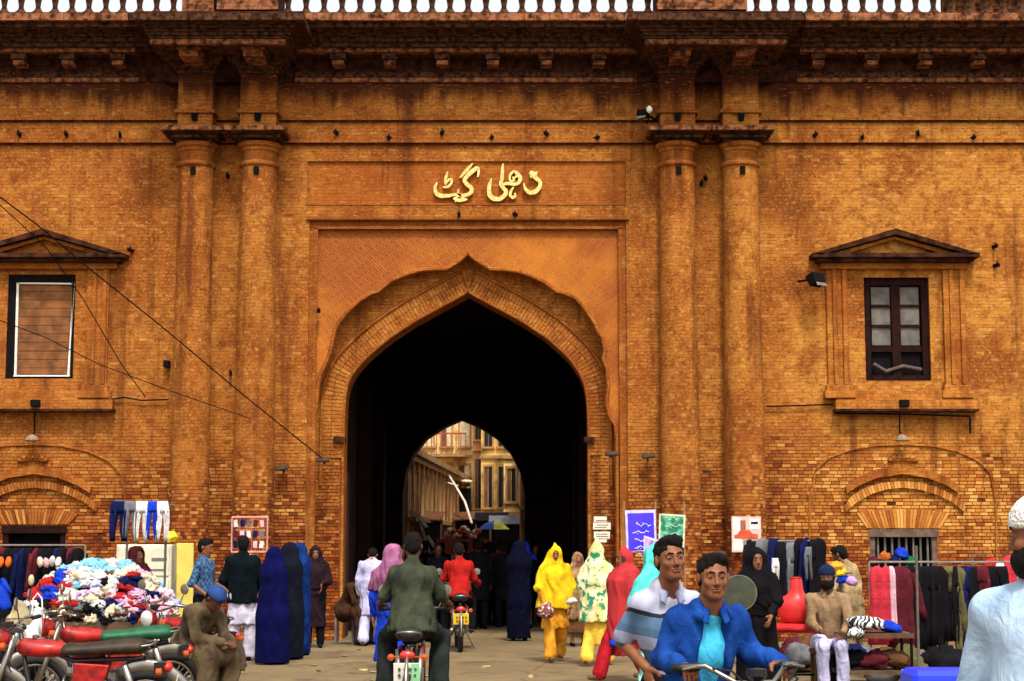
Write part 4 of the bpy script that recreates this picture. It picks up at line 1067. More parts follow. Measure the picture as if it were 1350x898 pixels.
def veil(hem=.85, w=.26, dep=.75, face=True, peak=.0, w_sh=.2):
    """a head cloth that falls over the shoulders"""
    def f(S, P):
        hd, nk, ch = Vector(P['head']), Vector(P['neck']), Vector(P['chest'])
        S.ell(hd + Vector((0, .015, .02)), (.098, .118, .122), .02); S.cone(hd + Vector((0, .04, -.02)), nk + Vector((0, .02, -.03)), .095, .12, .06, (1, .9, 1))
        if peak: S.cone(hd + Vector((0, .02, .08)), hd + Vector((0, .03, .12 + peak)), .06, .02, .05)
        S.cone(nk + Vector((0, .01, -.05)), (ch.x, ch.y, ch.z), .13, w_sh + .02, .08, (1, dep, 1)); S.cone(ch, (ch.x, ch.y, hem), w_sh + .02, w, .08, (1, dep, 1))
        for a in 'RL': S.cone(P['sh' + a], P['el' + a], .085, .085, .06)
        S.half((0, 0, hem), (0, 0, -1), .012)
        if face:
            M = rotm(P['yaw'], P['tilt'], P['roll']); d = Vector([float(v) for v in (M @ np.array((0, -.115, -.012)))])
            S.ell(hd + d, (.062, .075, .088), .012, M, 's')
    return f
def shroud(hem=.04, w=.27, dep=.8, peak=0.0):
    """one garment from crown to ground"""
    def f(S, P):
        hd = Vector(P['head']); S.ell(hd + Vector((0, .0, .02)), (.10, .12, .13), .03)
        S.cone(hd + Vector((0, .01, -.02)), Vector(P['chest']) + Vector((0, 0, .08)), .11, .20, .10, (1, dep, 1)); S.cone(Vector(P['chest']) + Vector((0, 0, .08)), (P['pel'][0], P['pel'][1], .7), .20, w * .95, .1, (1, dep, 1)); S.cone((P['pel'][0], P['pel'][1], .7), (P['pel'][0], P['pel'][1], hem), w * .95, w, .05, (1, dep, 1)); S.half((0, 0, hem), (0, 0, -1), .012)
    return f
def cap(r=(.090, .108, .092), z=.042, cut=.03, k=.01):
    def f(S, P):
        M = rotm(P['yaw'], P['tilt'], P['roll']); hd = Vector(P['head']); up = Vector([float(v) for v in M[:, 2]])
        S.ell(hd + up * z + Vector((0, .012, 0)), r, .01, M); S.half(hd + up * cut, -up, .01)
    return f
def beard(S, P):
    M = rotm(P['yaw'], P['tilt'], P['roll']); c = Vector(P['head'])
    Mm = Matrix([[float(M[i][j]) for j in range(3)] for i in range(3)])
    def p(x, y, z): return c + Mm @ Vector((x, y, z))
    S.ell(p(0, -.042, -.075), (.066, .062, .062), .02, M); S.cone(p(-.07, -.005, -.01), p(-.05, -.04, -.08), .016, .03, .03); S.cone(p(.07, -.005, -.01), p(.05, -.04, -.08), .016, .03, .03)
    S.ell(p(0, -.10, -.018), (.046, .05, .036), .01, M, 's'); S.ell(p(0, -.11, -.066), (.02, .03, .008), .004, M, 's')

def collar(m, tip=.055, rr=.064, drop=.0, fold=.0):
    def f(S, P):
        nk = Vector(P['neck']) + Vector((0, .004, .004 - drop)); pts = []
        for i in range(15):
            a = math.radians(-62 + 304 * i / 14); fr = max(0, -math.sin(a))
            pts.append(nk + Vector((rr * math.cos(a), rr * math.sin(a) * .98, .012 - .034 * fr)))
        for a, b in zip(pts, pts[1:]): S.cone(a, b, .0115, .0115, .006); S.cone(a + Vector((0, 0, -.012)), b + Vector((0, 0, -.012)), .0125, .0125, .006)
        for e, q in ((pts[0], 1), (pts[-1], -1)):
            for k in range(3): S.cone(e + Vector((q * .010 * k, 0, -.008)), e + Vector((q * (.012 + .010 * k), -.018, -tip + .006 * k)), .010, .007, .008)
    return ('collar', m, f, {'fold': fold, 'vox': .006, 'infl': 0.0})
# ================================================================== props
from mathutils import noise as mn
M_CHR = mat('chrome', (.30, .27, .23), .38, .1, metal=1.0); M_RUB = mat('tyre_rubber', (.014, .013, .013), .85, .2)
M_ENG = mat('cast_alloy', (.16, .15, .14), .45, .3, 20, metal=.6); M_SEAT = mat('black_vinyl', (.012, .010, .010), .42, .3, spec=.4)
M_REDP = mat('red_paint', (.33, .010, .007), .5, .55, 14, coat=.2); M_BLKP = mat('black_paint', (.012, .012, .014), .3, .2, coat=.5)
GREYM = mat('faded_print', (.10, .09, .07), .7)
M_LENS = mat('red_lens', (.55, .02, .015), .2, .1, spec=.6); M_AMB = mat('amber_lens', (.42, .07, .01), .25, .1); M_GLS = mat('lamp_glass', (.55, .55, .52), .1, .1, spec=.8)
def wheel(par, y, z=.30, r=.29):
    w_ = empty('wheel', (0, y, z)); w_.parent = par
    t = MB(); t.tube([(0, r * math.cos(a), r * math.sin(a)) for a in [2 * math.pi * i / 28 for i in range(28)]], .036, 8, closed=True); t.build('tyre', M_RUB, w_, smooth=True)
    t = MB(); t.tube([(0, (r - .05) * math.cos(a), (r - .05) * math.sin(a)) for a in [2 * math.pi * i / 28 for i in range(28)]], .016, 6, closed=True, flat=.6); t.build('rim', M_CHR, w_, smooth=True)
    t = MB()
    for i in range(28):
        a = 2 * math.pi * i / 28; sd_ = .03 if i % 2 else -.03; b = a + (.35 if i % 4 < 2 else -.35)
        t.tube([(sd_, .05 * math.cos(b), .05 * math.sin(b)), (0, (r - .055) * math.cos(a), (r - .055) * math.sin(a))], .0025, 3, cap=False)
    t.build('spokes', M_CHR, w_)
    t = MB(); t.lathe([(.03, -.07), (.065, -.05), (.065, .05), (.03, .07)], (0, 0, 0), 'X', 14); t.build('hub', M_ENG, w_, smooth='auto')
def arc(r, y, z, a0, a1, n=12): return [(0, y + r * math.cos(R(a)), z + r * math.sin(R(a))) for a in [a0 + (a1 - a0) * i / n for i in range(n + 1)]]
def bike(label, loc, rz, paint=None, plate=None, seat_m=None, group=None, lean=0.0, bars=.33, mirrors=True, cat='motorcycle'):
    b = thing('motorcycle', label, cat, loc, rz, group); b.rotation_euler = (0, lean, rz); paint = paint or M_REDP
    wheel(b, -.62); wheel(b, .62)
    def bd(t, n, m, **k): return t.build(n, m, b, **k)
    t = MB(); t.tube([(0, -.38, .93), (0, -.30, .42), (0, .0, .30), (0, .35, .32)], .02, 8); t.tube([(0, -.38, .88), (0, .05, .70), (0, .6, .72)], .02, 8)
    for s_ in (-1, 1): t.tube([(s_ * .07, .1, .69), (s_ * .09, .35, .5), (s_ * .07, .62, .30)], .014, 6); t.tube([(s_ * .06, .1, .30), (s_ * .08, .62, .30)], .016, 6)
    bd(t, 'frame', M_BLKP, smooth=True)
    for s_ in (-1, 1):
        t = MB(); t.tube([(s_ * .075, -.62, .30), (s_ * .075, -.53, .58), (s_ * .07, -.42, .92)], [.022, .024, .02], 8); bd(t, 'fork', M_CHR, smooth=True)
        t = MB(); t.tube([(s_ * .095, .58, .33), (s_ * .10, .46, .68)], .03, 10); bd(t, 'shock_absorber', M_CHR, smooth=True)
    t = MB(); A = arc(.345, -.62, .30, 20, 150); t.tube(A, .055, 8, flat=.35); bd(t, 'front_mudguard', M_CHR if paint is M_REDP else M_BLKP, smooth=True)
    t = MB(); A = arc(.355, .62, .30, -8, 128); t.tube(A, .06, 8, flat=.35); bd(t, 'rear_mudguard', M_CHR, smooth=True)
    S = SDF(); S.ell((0, -.20, .80), (.100, .205, .070), .05); S.cone((0, -.34, .83), (0, -.05, .79), .060, .045, .05, (1.25, 1, 1)); S.ell((0, -.2, .69), (.05, .2, .06), .02, op='s'); S.mesh('fuel_tank', .012, paint, b)
    t = MB(); t.lathe([(.03, 0), (.03, .018), (.02, .024)], (0, -.26, .89), 'Z', 12); bd(t, 'filler_cap', M_CHR, smooth='auto')
    S = SDF(); S.cone((0, -.0, .79), (0, .56, .82), .075, .085, .03, (1.45, 1, .8)); S.ell((0, .1, .88), (.10, .14, .02), .05, op='s'); S.half((0, 0, .755), (0, 0, -1), .01); S.mesh('seat', .014, seat_m or M_SEAT, b)
    t = MB(); t.tube([(-.10, .40, .80), (-.10, .66, .84), (-.05, .70, .85), (.05, .70, .85), (.10, .66, .84), (.10, .40, .80)], .010, 6); bd(t, 'grab_rail', M_CHR, smooth=True)
    for s_ in (-1, 1):
        t = MB(); t.prism([(.04, .50), (.30, .54), (.34, .68), (.06, .70)], -.02, .02); t.v = [(s_ * .10 + y * 1.0, x, z) for (x, y, z) in t.v]; bd(t, 'side_cover', paint, bevel=.006)
    t = MB(); t.box((0, -.02, .40), (.18, .30, .16)); bd(t, 'crankcase', M_ENG, bevel=.03)
    t = MB(); t.tube([(0, -.08, .44), (0, -.34, .47)], .055, 12)
    for k in range(6): t.tube([(0, -.14 - .03 * k, .445 + .004 * k), (0, -.148 - .03 * k, .446 + .004 * k)], .082, 12)
    bd(t, 'cylinder', M_ENG)
    t = MB(); t.tube([(.0, -.34, .45), (.09, -.38, .36), (.12, -.25, .22), (.12, .15, .24), (.13, .35, .27), (.14, .85, .34)], [.018, .018, .02, .025, .038, .036], 10); bd(t, 'exhaust', M_CHR, smooth=True)
    t = MB(); t.tube([(-.20, .02, .29), (.20, .02, .29)], .014, 6); t.tube([(-.24, .02, .29), (-.16, .02, .29)], .022, 6); t.tube([(.16, .02, .29), (.24, .02, .29)], .022, 6); bd(t, 'foot_rest', M_RUB)
    t = MB(); t.tube([(-.08, .30, .50), (-.09, .60, .32)], .05, 6, flat=.5); bd(t, 'chain_case', M_CHR)
    t = MB(); t.tube([(-bars, -.30, 1.02), (-.2, -.38, 1.03), (-.09, -.46, .96), (.09, -.46, .96), (.2, -.38, 1.03), (bars, -.30, 1.02)], .0115, 8); bd(t, 'handlebar', M_CHR, smooth=True)
    t = MB()
    for s_, q in ((-1, .02), (1, .03), (1, -.02)): t.tube([(s_ * (bars - .12), -.36, 1.02), (s_ * .16, -.56, 1.00 + q), (q, -.56, .86), (s_ * .05, -.44, .62)], .005, 5)
    bd(t, 'cables', M_RUB)
    for s_ in (-1, 1):
        t = MB(); t.tube([(s_ * (bars - .10), -.325, 1.022), (s_ * (bars + .02), -.29, 1.02)], .018, 8); bd(t, 'grip', M_RUB, smooth=True)
        t = MB(); t.tube([(s_ * (bars - .11), -.36, 1.03), (s_ * (bars + .0), -.36, 1.015)], .006, 5); bd(t, 'lever', M_CHR)
        t = MB()
        if mirrors: t.tube([(s_ * (bars - .10), -.35, 1.03), (s_ * (bars - .04), -.36, 1.16)], .006, 5); t.lathe([(.0, -.012), (.05, -.008), (.055, .006), (.0, .008)], (s_ * (bars - .03), -.37, 1.20), 'Y', 12); bd(t, 'mirror', M_CHR) if mirrors else None

        t = MB(); t.lathe([(.0, -.03), (.032, -.02), (.035, .02), (.0, .03)], (s_ * .14, -.50, .84), 'Y', 10); t.tube([(0, -.48, .84), (s_ * .14, -.48, .84)], .007, 5); bd(t, 'indicator', M_AMB)
        t = MB(); t.lathe([(.0, -.03), (.030, -.02), (.032, .02), (.0, .03)], (s_ * .15, .74, .63), 'Y', 10); t.tube([(0, .73, .63), (s_ * .15, .73, .63)], .007, 5); bd(t, 'indicator', M_AMB)
    t = MB(); t.lathe([(.02, .10), (.07, .06), (.085, 0), (.088, -.03)], (0, -.55, .88), 'Y', 16); h = bd(t, 'headlight', M_BLKP if paint is not M_REDP else paint, smooth=True)
    t = MB(); t.lathe([(.082, 0), (.06, -.018), (.0, -.026)], (0, -.58, .88), 'Y', 16, cap=False); t.build('lens', M_GLS, h, smooth=True)
    t = MB(); t.lathe([(.03, -.02), (.045, .0), (.045, .03), (.0, .035)], (0, -.48, .99), 'Z', 12); bd(t, 'speedometer', M_BLKP, smooth='auto')
    S = SDF(); S.ell((0, .80, .65), (.070, .04, .045), .02); S.mesh('tail_light', .010, M_LENS, b)
    t = MB(); t.box((0, .74, .63), (.10, .10, .12)); bd(t, 'tail_bracket', M_BLKP)
    if plate:
        t = MB(); t.box((0, .87, .505), (.235, .006, .17), (R(-12), 0, 0)); p_ = bd(t, 'number_plate', plate[0], bevel=.003)
        if plate[1]:
            t = MB(); t.box((plate[3], .878, .505), (plate[2], .006, .162), (R(-12), 0, 0)); t.build('coloured_field', plate[1], p_)
        t = MB()
        for r_ in range(2):
            for k in range(4): t.box((-.075 + k * .045 + rnd.uniform(-.005, .005), .885 - r_ * .012, .53 - r_ * .055), (.022, .004, .030), (R(-12), rnd.uniform(-.3, .3), 0))
        t.build('plate_marks', GREYM, p_)
    t = MB(); t.tube([(-.10, .05, .30), (-.24, .16, .02)], .011, 6); bd(t, 'side_stand', M_BLKP)
    return b
# --- cloth pieces
def loft(t, rings, close=True):
    n = len(rings[0]); vs = [p for r_ in rings for p in r_]; fs = []
    for j in range(len(rings) - 1):
        for i in range(n): i2 = (i + 1) % n; fs.append((j * n + i, j * n + i2, (j + 1) * n + i2, (j + 1) * n + i))
    fs += [tuple(range(n))[::-1], tuple((len(rings) - 1) * n + i for i in range(n))]
    t._add(vs, fs)
def garment_mesh(kind, w, l, d=.035, seed=0):
    g = random.Random(seed); t = MB(); n = 20; ph = g.uniform(0, 6); fq = g.choice((3, 4, 5)); am = .014
    def ring(cx, hw, z, t_, dd):
        out = []
        for i in range(n):
            a = 2 * math.pi * i / n; x = cx + hw * math.cos(a); y = dd * math.sin(a) + am * (.3 + t_) * math.sin(fq * (x - cx) / hw * 2 + ph + z * 2) * (1 if True else 0)
            out.append((x + .006 * math.sin(z * 13 + ph), y, z))
        return out
    if kind == 'trousers':
        loft(t, [ring(0, w * (.40 + .10 * min(1, k / 2)), -l * .28 * k / 4, .2, d) for k in range(5)])
        for s_ in (-1, 1): loft(t, [ring(s_ * w * (.25 + .01 * k), w * (.26 - .017 * k), -l * (.22 + .78 * k / 7), .3 + k / 9, d * .8) for k in range(8)])
    elif kind == 'shirt':
        loft(t, [ring(0, w * q, -l * z, z, d * (1 if z > .05 else .5)) for q, z in ((.12, 0), (.36, .05), (.46, .12), (.44, .3), (.45, .5), (.47, .75), (.5, 1))])
        for s_ in (-1, 1): loft(t, [ring(s_ * w * (.42 + .07 * k), w * .11, -l * (.08 + .11 * k), .4, d * .8) for k in range(6)])
    else:
        loft(t, [ring(0, w * q, -l * z, z, d) for q, z in ((.10, 0), (.30, .04), (.38, .12), (.32, .3), (.36, .5), (.43, .75), (.5, 1))])
    return t
def hang(kind, label, m, loc, w, l, rz=0.0, group=None, hanger=False, cat='garment', d=.035):
    g = thing('hanging_garment', label, cat, loc, rz, group)
    o = garment_mesh(kind, w, l, d, rnd.randint(0, 999)).build('cloth', m, g, smooth=True)
    if hanger:
        t = MB(); t.tube([(-w * .38, 0, -.05), (0, 0, .035), (w * .38, 0, -.05), (-w * .38, 0, -.05)], .006, 5); t.tube([(0, 0, .035), (0, 0, .07), (.02, 0, .09)], .004, 5); t.build('hanger', M_WHT, g)
    return g
def crumple(name, label, m, c, r, cat='garment', group=None, seed=None, flat=.55, nu=18, nv=11, amp=.30):
    sd_ = rnd.uniform(0, 100) if seed is None else seed; vs = []; fs = []
    for j in range(nv + 1):
        b = math.pi * j / nv
        for i in range(nu):
            a = 2 * math.pi * i / nu; d = Vector((math.sin(b) * math.cos(a), math.sin(b) * math.sin(a), math.cos(b)))
            k = 1 + amp * (1.0 - 3.2 * abs(mn.noise(d * 1.7 + Vector((sd_, 0, 0))))) + amp * .7 * (.5 - 2.4 * abs(mn.noise(d * 3.6 + Vector((0, sd_, 0)))))
            vs.append((d.x * r[0] * k, d.y * r[1] * k, d.z * r[2] * k * (1 if d.z > 0 else flat)))
    for j in range(nv):
        for i in range(nu): i2 = (i + 1) % nu; fs.append((j * nu + i, (j + 1) * nu + i, (j + 1) * nu + i2, j * nu + i2))
    t = MB(); t._add(vs, fs); o = t.build(name, m, None, smooth=True, fix=True); o.location = c; o.rotation_euler = (rnd.uniform(-.3, .3), rnd.uniform(-.3, .3), rnd.uniform(0, 6))
    return tag(o, label, cat, group)
CL = {}
def C_(n, c, **k):
    if n not in CL: CL[n] = cloth(n, c, **k)
    return CL[n]
WHITE = C_('white', (.62, .58, .56)); CREAM = C_('cream', (.68, .56, .38)); SKYB = C_('sky_blue', (.22, .50, .66)); BLUE = C_('bright_blue', (.010, .04, .42)); NAVY = C_('navy', (.006, .009, .05)); RED = C_('red', (.36, .016, .016)); PINK = C_('pale_pink', (.70, .40, .46)); GREYC = C_('grey', (.13, .13, .14)); BLK = C_('black_cloth', (.007, .006, .008)); OLIVE = C_('olive', (.10, .085, .035)); MAROON = C_('maroon', (.09, .012, .018)); BROWN = C_('brown_cloth', (.12, .05, .022)); TAN = C_('tan_cloth', (.42, .27, .12)); YEL = C_('yellow_cloth', (.80, .56, .03)); LAV = C_('lavender', (.46, .44, .66)); LILAC = C_('lilac', (.52, .30, .52)); GREENC = C_('dark_green', (.015, .11, .05)); CORAL = C_('coral', (.48, .03, .045))
# ================================================================== parked motorcycles, left
def at(px, Y, z=0.0): return (WX(px, Y, z), Y, z)
GB = 'motorcycles parked at the left stall'
PLW = mat('plate_white', (.75, .72, .62), .5, .05); PLY = mat('plate_yellow', (.85, .50, .02), .5, .05); PLG = mat('plate_green', (.25, .62, .30), .5, .05)
SEATG = mat('green_seat_cover', (.010, .085, .035), .5, .3); SEATY = mat('brown_patterned_seat', (.14, .075, .018), .55, .7, 10, c2=(.012, .009, .008))
M_ACR = mat('acrylic_sheet', (.6, .5, .3), .4)
x, y, z = at(88, 14.2); bike('red motorcycle nearest the camera at the left edge, long black seat', (x, y, 0), R(-84), M_REDP, (PLW, None, 0, 0), SEATY, GB, lean=R(5))
x, y, z = at(133, 16.3); bike('red motorcycle with a green seat cover standing second in the row', (x, y, 0), R(-68), M_REDP, None, SEATG, GB, lean=R(5))
x, y, z = at(236, 18.4); bike('red motorcycle farthest right in the left row, its front wheel showing', (x, y, 0), R(-32), M_REDP, None, None, GB, lean=R(4))
x, y, z = at(-22, 16.6); bike('black motorcycle half out of view at the left edge', (x, y, 0), R(-40), M_BLKP, None, None, GB, lean=R(4))

# ---- heap of second-hand clothes on a cart
ct = thing('market_cart', 'low wooden cart under the heap of second-hand clothes', 'cart', at(140, 20.5), 0)
M_OLDW = mat('old_cart_wood', (.09, .045, .022), .85, .4, 6, bump=.4)
for i in range(7):
    t = MB(); t.box((0, -.6 + .2 * i, .74), (1.75, .18, .035)); t.build('plank', M_OLDW, ct, bevel=.004)
t = MB(); t.box((0, -.69, .68), (1.75, .04, .14)); t.build('rail', M_OLDW, ct)
for a in (-.8, .8):
    for b in (-.62, .62): t = MB(); t.box((a, b, .36), (.07, .07, .72)); t.build('leg', M_OLDW, ct)
cols = [(WHITE, 'white'), (WHITE, 'white'), (WHITE, 'white'), (CREAM, 'cream'), (PINK, 'pale pink'), (SKYB, 'sky blue'), (WHITE, 'white'), (CREAM, 'cream'), (LAV, 'lavender')]
cx0, cy0 = ct.location.x, 20.5
def heap(px, py, Y, r, m, nm, lbl='garment'):
    x, z = W(px, py, Y); crumple('crumpled_garment', f'crumpled {nm} garment thrown on the left heap of clothes', m, (x, Y, z), r, 'garment', 'clothes heaped on the cart', amp=.38)
hb = [(74, 822), (80, 790), (86, 766), (100, 750), (118, 738), (140, 745), (165, 762), (190, 775), (215, 790), (226, 812)]
def hsurf(u, v):       # mound over the cart, u across, v depth
    h = max(0.0, 1 - abs(u + .10) ** 2.2 / .72) * max(0.0, 1 - (v / .62) ** 2)
    return .78 + .62 * h ** .75
k = 0
for v in (-.625, -.61, -.585, -.55, -.50, -.43, -.35, -.25, -.13, 0, .16):
    for i in range(14):
        u = -.78 + 1.56 * (i + .5) / 14 + rnd.uniform(-.04, .04); vv = v + rnd.uniform(-.02, .02); zz = hsurf(u, vv)
        if zz < .82 and v > -.5: continue
        m_, nm = cols[(k * 5 + i) % len(cols)] if rnd.random() < .68 else rnd.choice([(BLK, 'black'), (RED, 'red'), (GREYC, 'grey'), (BROWN, 'brown'), (LILAC, 'lilac'), (NAVY, 'navy')]); k += 1
        if u < -.45 and v < -.2 and zz > .95: m_, nm = (RED, 'red') if u < -.62 else (BLUE, 'bright blue')
        if u > .35 and v < -.3: m_, nm = rnd.choice([(PINK, 'pale pink'), (PINK, 'pale pink'), (NAVY, 'navy'), (LILAC, 'lilac'), (RED, 'red')])
        if zz < .9 and u < .2: m_, nm = rnd.choice([(GREYC, 'grey'), (BLK, 'black'), (BROWN, 'brown'), (CREAM, 'cream')])
        if zz > 1.30: m_, nm = rnd.choice([(WHITE, 'white'), (SKYB, 'sky blue'), (SKYB, 'sky blue'), (CREAM, 'cream')])
        crumple('crumpled_garment', f'crumpled {nm} garment ' + ('near the top' if zz > 1.3 else 'halfway up' if zz > 1.02 else 'low down') + ' ' + ('on the left slope' if u < -.35 else 'at the right end' if u > .3 else 'in the middle') + ' of the clothes heap', m_, (cx0 + u, cy0 + vv, zz), (rnd.uniform(.06, .12), rnd.uniform(.05, .10), rnd.uniform(.045, .08)), 'garment', 'clothes heaped on the cart', amp=.42, nu=24, nv=13)
base = crumple('cloth_pile', 'dark mass of clothes underneath the heap on the left cart', BROWN, (cx0 - .06, 20.5, .80), (.66, .48, .50), 'clothes', amp=.06); base.rotation_euler = (0, 0, 0)
for (px, py, m_, nm, r) in ((140, 736, CREAM, 'cream and yellow', .13), (152, 741, YEL, 'yellow', .07), (83, 748, YEL, 'small yellow', .05), (160, 752, RED, 'dark red', .09)): heap(px, py + 9, 20.5, (r, .08, .05), m_, nm)

# ---- pale metal cabinet, yellow board, yellow bag
M_CAB = mat('cream_enamel', (.62, .58, .42), .45, .2, 3)
cb = thing('metal_cabinet', 'cream metal cabinet standing behind the heap of clothes', 'cabinet', at(192, 25.2), 0)
t = MB(); t.bb(-.40, .40, -.3, .3, .05, 1.63); t.build('cabinet_body', M_CAB, cb, bevel=.015)
t = MB(); t.bb(-.37, .37, -.325, -.302, .1, 1.15); t.build('door', M_CAB, cb, bevel=.008)
t = MB(); t.bb(-.37, .37, -.325, -.302, 1.18, 1.60); t.build('door', M_CAB, cb, bevel=.008)
t = MB(); t.bb(.12, .34, -.335, -.326, 1.40, 1.44); t.bb(.02, .3, -.335, -.326, 1.26, 1.28); t.build('vent', GREYC, cb)
bo = thing('leaning_board', 'tall yellow board leaning beside the cream cabinet', 'board', at(242, 24.9), 0)
t = MB(); t.box((0, 0, .82), (.24, .04, 1.66), (R(4), 0, 0)); t.build('panel', mat('yellow_board', (.66, .52, .10), .6, .25, 3), bo, bevel=.004)
crumple('yellow_bag', 'small bright yellow plastic bag on top of the cream cabinet', mat('yellow_plastic', (.85, .66, .02), .4, .1), (WX(226, 25.1, 1.7), 25.1, 1.72), (.10, .08, .09), 'bag')

# ---- small trousers pegged to a pole frame
pf = thing('clothes_stand', 'tall pole frame with small trousers pegged along its top bar', 'clothes rack', at(188, 21.6), 0)
for px in (163, 214): t = MB(); t.tube([(WX(px, 21.6) - WX(188, 21.6), 0, 0), (WX(px, 21.6) - WX(188, 21.6), 0, 2.16)], .016, 6); t.build('pole', mat('grey_pole', (.11, .09, .07), .6), pf)
t = MB(); t.tube([(-.40, 0, 2.18), (.36, 0, 2.12)], .012, 6); t.build('bar', mat('grey_pole', (.11, .09, .07)), pf)
for px, m_, nm, w_, l in ((158, NAVY, 'navy blue', .23, .50), (174, GREYC, 'slate grey', .20, .46), (188, WHITE, 'white', .20, .50), (202, BLUE, 'bright blue', .17, .47), (216, WHITE, 'white', .17, .50)):
    x, z = W(px, 661, 21.6); hang('trousers', {158: 'navy small trousers at the left end of the pole frame', 174: 'slate grey small trousers next to the navy ones', 188: 'white small trousers in the middle of the pole frame', 202: 'bright blue small trousers hanging between two white pairs', 216: 'white small trousers at the right end of the pole frame'}[px], m_, (x, 21.55, z), w_, l, 0, 'small trousers on the pole frame', False, 'trousers')

# ---- rack of dark clothes in front of the left niche, with a row of caps and shoes on top
def rack(label, px0, px1, Y, h, z2=None):
    r_ = thing('clothes_rack', label, 'clothes rack', at((px0 + px1) / 2, Y), 0); hw = (WX(px1, Y) - WX(px0, Y)) / 2
    M_RK = mat('rack_tube', (.30, .25, .20), .4, .2, metal=.5)
    for s_ in (-1, 1):
        t = MB(); t.tube([(s_ * hw, 0, .0), (s_ * hw, 0, h)], .014, 6); t.tube([(s_ * hw, -.25, .02), (s_ * hw, .25, .02)], .014, 6); t.build('upright', M_RK, r_)
    t = MB(); t.tube([(-hw, 0, h), (hw, 0, h)], .013, 6); t.build('rail', M_RK, r_)
    if z2: t = MB(); t.tube([(-hw, 0, z2), (hw, 0, z2)], .010, 6); t.build('lower_rail', M_RK, r_)
    return r_
rack('clothes rack packed with dark clothes before the left niche', -30, 108, 25.2, 1.62)
for i in range(15):
    px = -24 + i * 9; od = ('first', 'second', 'third', 'fourth', 'fifth', 'sixth', 'seventh', 'eighth', 'ninth', 'tenth', 'eleventh', 'twelfth', 'thirteenth', 'fourteenth', 'last')[i]; x, z = W(px, 740, 25.2); m_ = (BLK, NAVY, BLK, MAROON, BLK)[i % 5]
    hang(('shirt', 'dress')[i % 2], f'{("black", "navy", "black", "maroon", "black")[i % 5]} garment, {od} from the left on the dark rack before the left niche', m_, (x, 25.2, 1.58), .32, rnd.uniform(.85, 1.05), R(rnd.uniform(50, 80)), 'dark clothes on the left rack')
M_OR = C_('orange', (.75, .14, .02))
for px, py, m_, nm in ((1, 741, M_OR, 'orange'), (11, 741, M_OR, 'orange'), (53, 741, CREAM, 'cream'), (61, 742, PINK, 'pink'), (69, 740, WHITE, 'white'), (77, 741, WHITE, 'white'), (41, 765, CREAM, 'cream'), (59, 770, WHITE, 'white')):
    x, z = W(px, py, 24.9); tag(crumple('knitted_cap', 'x', m_, (x, 24.9, z), (.045, .045, .075), flat=1, amp=.1, nu=12, nv=8), {1: 'orange knitted cap at the far left end of the dark rack', 11: 'second orange knitted cap from the left end', 53: 'cream knitted cap on the dark rack', 61: 'pink knitted cap between a cream and a white one', 69: 'white knitted cap beside the pink one', 77: 'white knitted cap at the right end of the dark rack', 41: 'cream cap hanging lower on the dark rack', 59: 'white cap hanging lowest on the dark rack'}[px], 'cap', 'knitted caps on the dark rack')
# bags on the ground and a blue one
def bag(label, px, py, Y, r, m_, cat='bag', handles=False):
    g = thing('carrier_bag', label, cat, (WX(px, Y), Y, 0)); x, z = W(px, py, Y)
    S = SDF(.012, 18, .5, 4); S.cone((0, 0, z - r[2] * .6), (0, 0, z + r[2] * .2), r[0], r[0] * .8, .03, (1, .6, 1)); S.cone((0, 0, z + r[2] * .2), (0, 0, z + r[2]), r[0] * .8, r[0] * .45, .03, (1, .5, 1)); S.mesh('bag_body', .014, m_, g)
    if handles: t = MB(); t.tube([(-.05, 0, z + r[2] * .9), (-.04, 0, z + r[2] + .12), (0, 0, z + r[2] + .17), (.04, 0, z + r[2] + .12), (.05, 0, z + r[2] * .9)], .008, 5); t.build('handles', m_, g)
    t = MB(); t.box((0, 0, (z - r[2]) / 2), (.16, .12, max(.05, z - r[2]))); t.build('stand', BLK, g)
    return g
bag('khaki sacking bag hung between the left motorcycles', 27, 826, 16.8, (.17, .1, .19), C_('sacking', (.33, .27, .15)))
bag('white plastic carrier bag tied up by its handles', 49, 835, 16.2, (.10, .08, .20), mat('white_plastic', (.70, .72, .75), .35, .1), handles=True)
bag('bright blue cloth bag at the far left edge of the stall', 4, 785, 19.5, (.10, .08, .16), BLUE)
# hanging items over the heap: dark head shape etc.
# ---- red display frame with small goods on the left columns
df = thing('wire_display_board', 'pink framed wire display board hung with small cards between the left columns', 'display board', at(329, 27.9), 0)
x0, z1 = W(306, 682, 27.9); x1, z0 = W(352, 728, 27.9); cxx = df.location.x
M_PK = mat('pink_frame', (.62, .26, .22), .5)
t = MB()
for xx in (x0, x1): t.tube([(xx - cxx, 0, z0), (xx - cxx, 0, z1)], .014, 6)
t.tube([(x0 - cxx, 0, z1), (x1 - cxx, 0, z1)], .016, 6); t.tube([(x0 - cxx, 0, z0), (x1 - cxx, 0, z0)], .014, 6); t.build('outer_frame', M_PK, df)
t = MB()
for k in range(1, 9): xx = x0 + (x1 - x0) * k / 9 - cxx; t.tube([(xx, .01, z0), (xx, .01, z1)], .004, 4)
t.build('wires', M_PK, df)
for r_ in range(3):
    for k in range(5):
        t = MB(); t.box((x0 + (x1 - x0) * (k + .6) / 5.4 - cxx, -.02, z1 - .10 - r_ * .17), (.065, .012, .11), (0, rnd.uniform(-.2, .2), 0)); t.build('card', (WHITE, MAROON, NAVY, PINK, GREYC)[(k * 2 + r_) % 5], df)
t = MB(); t.tube([(0, .03, 0), (0, .03, z0)], .02, 6); t.build('post', M_PK, df)

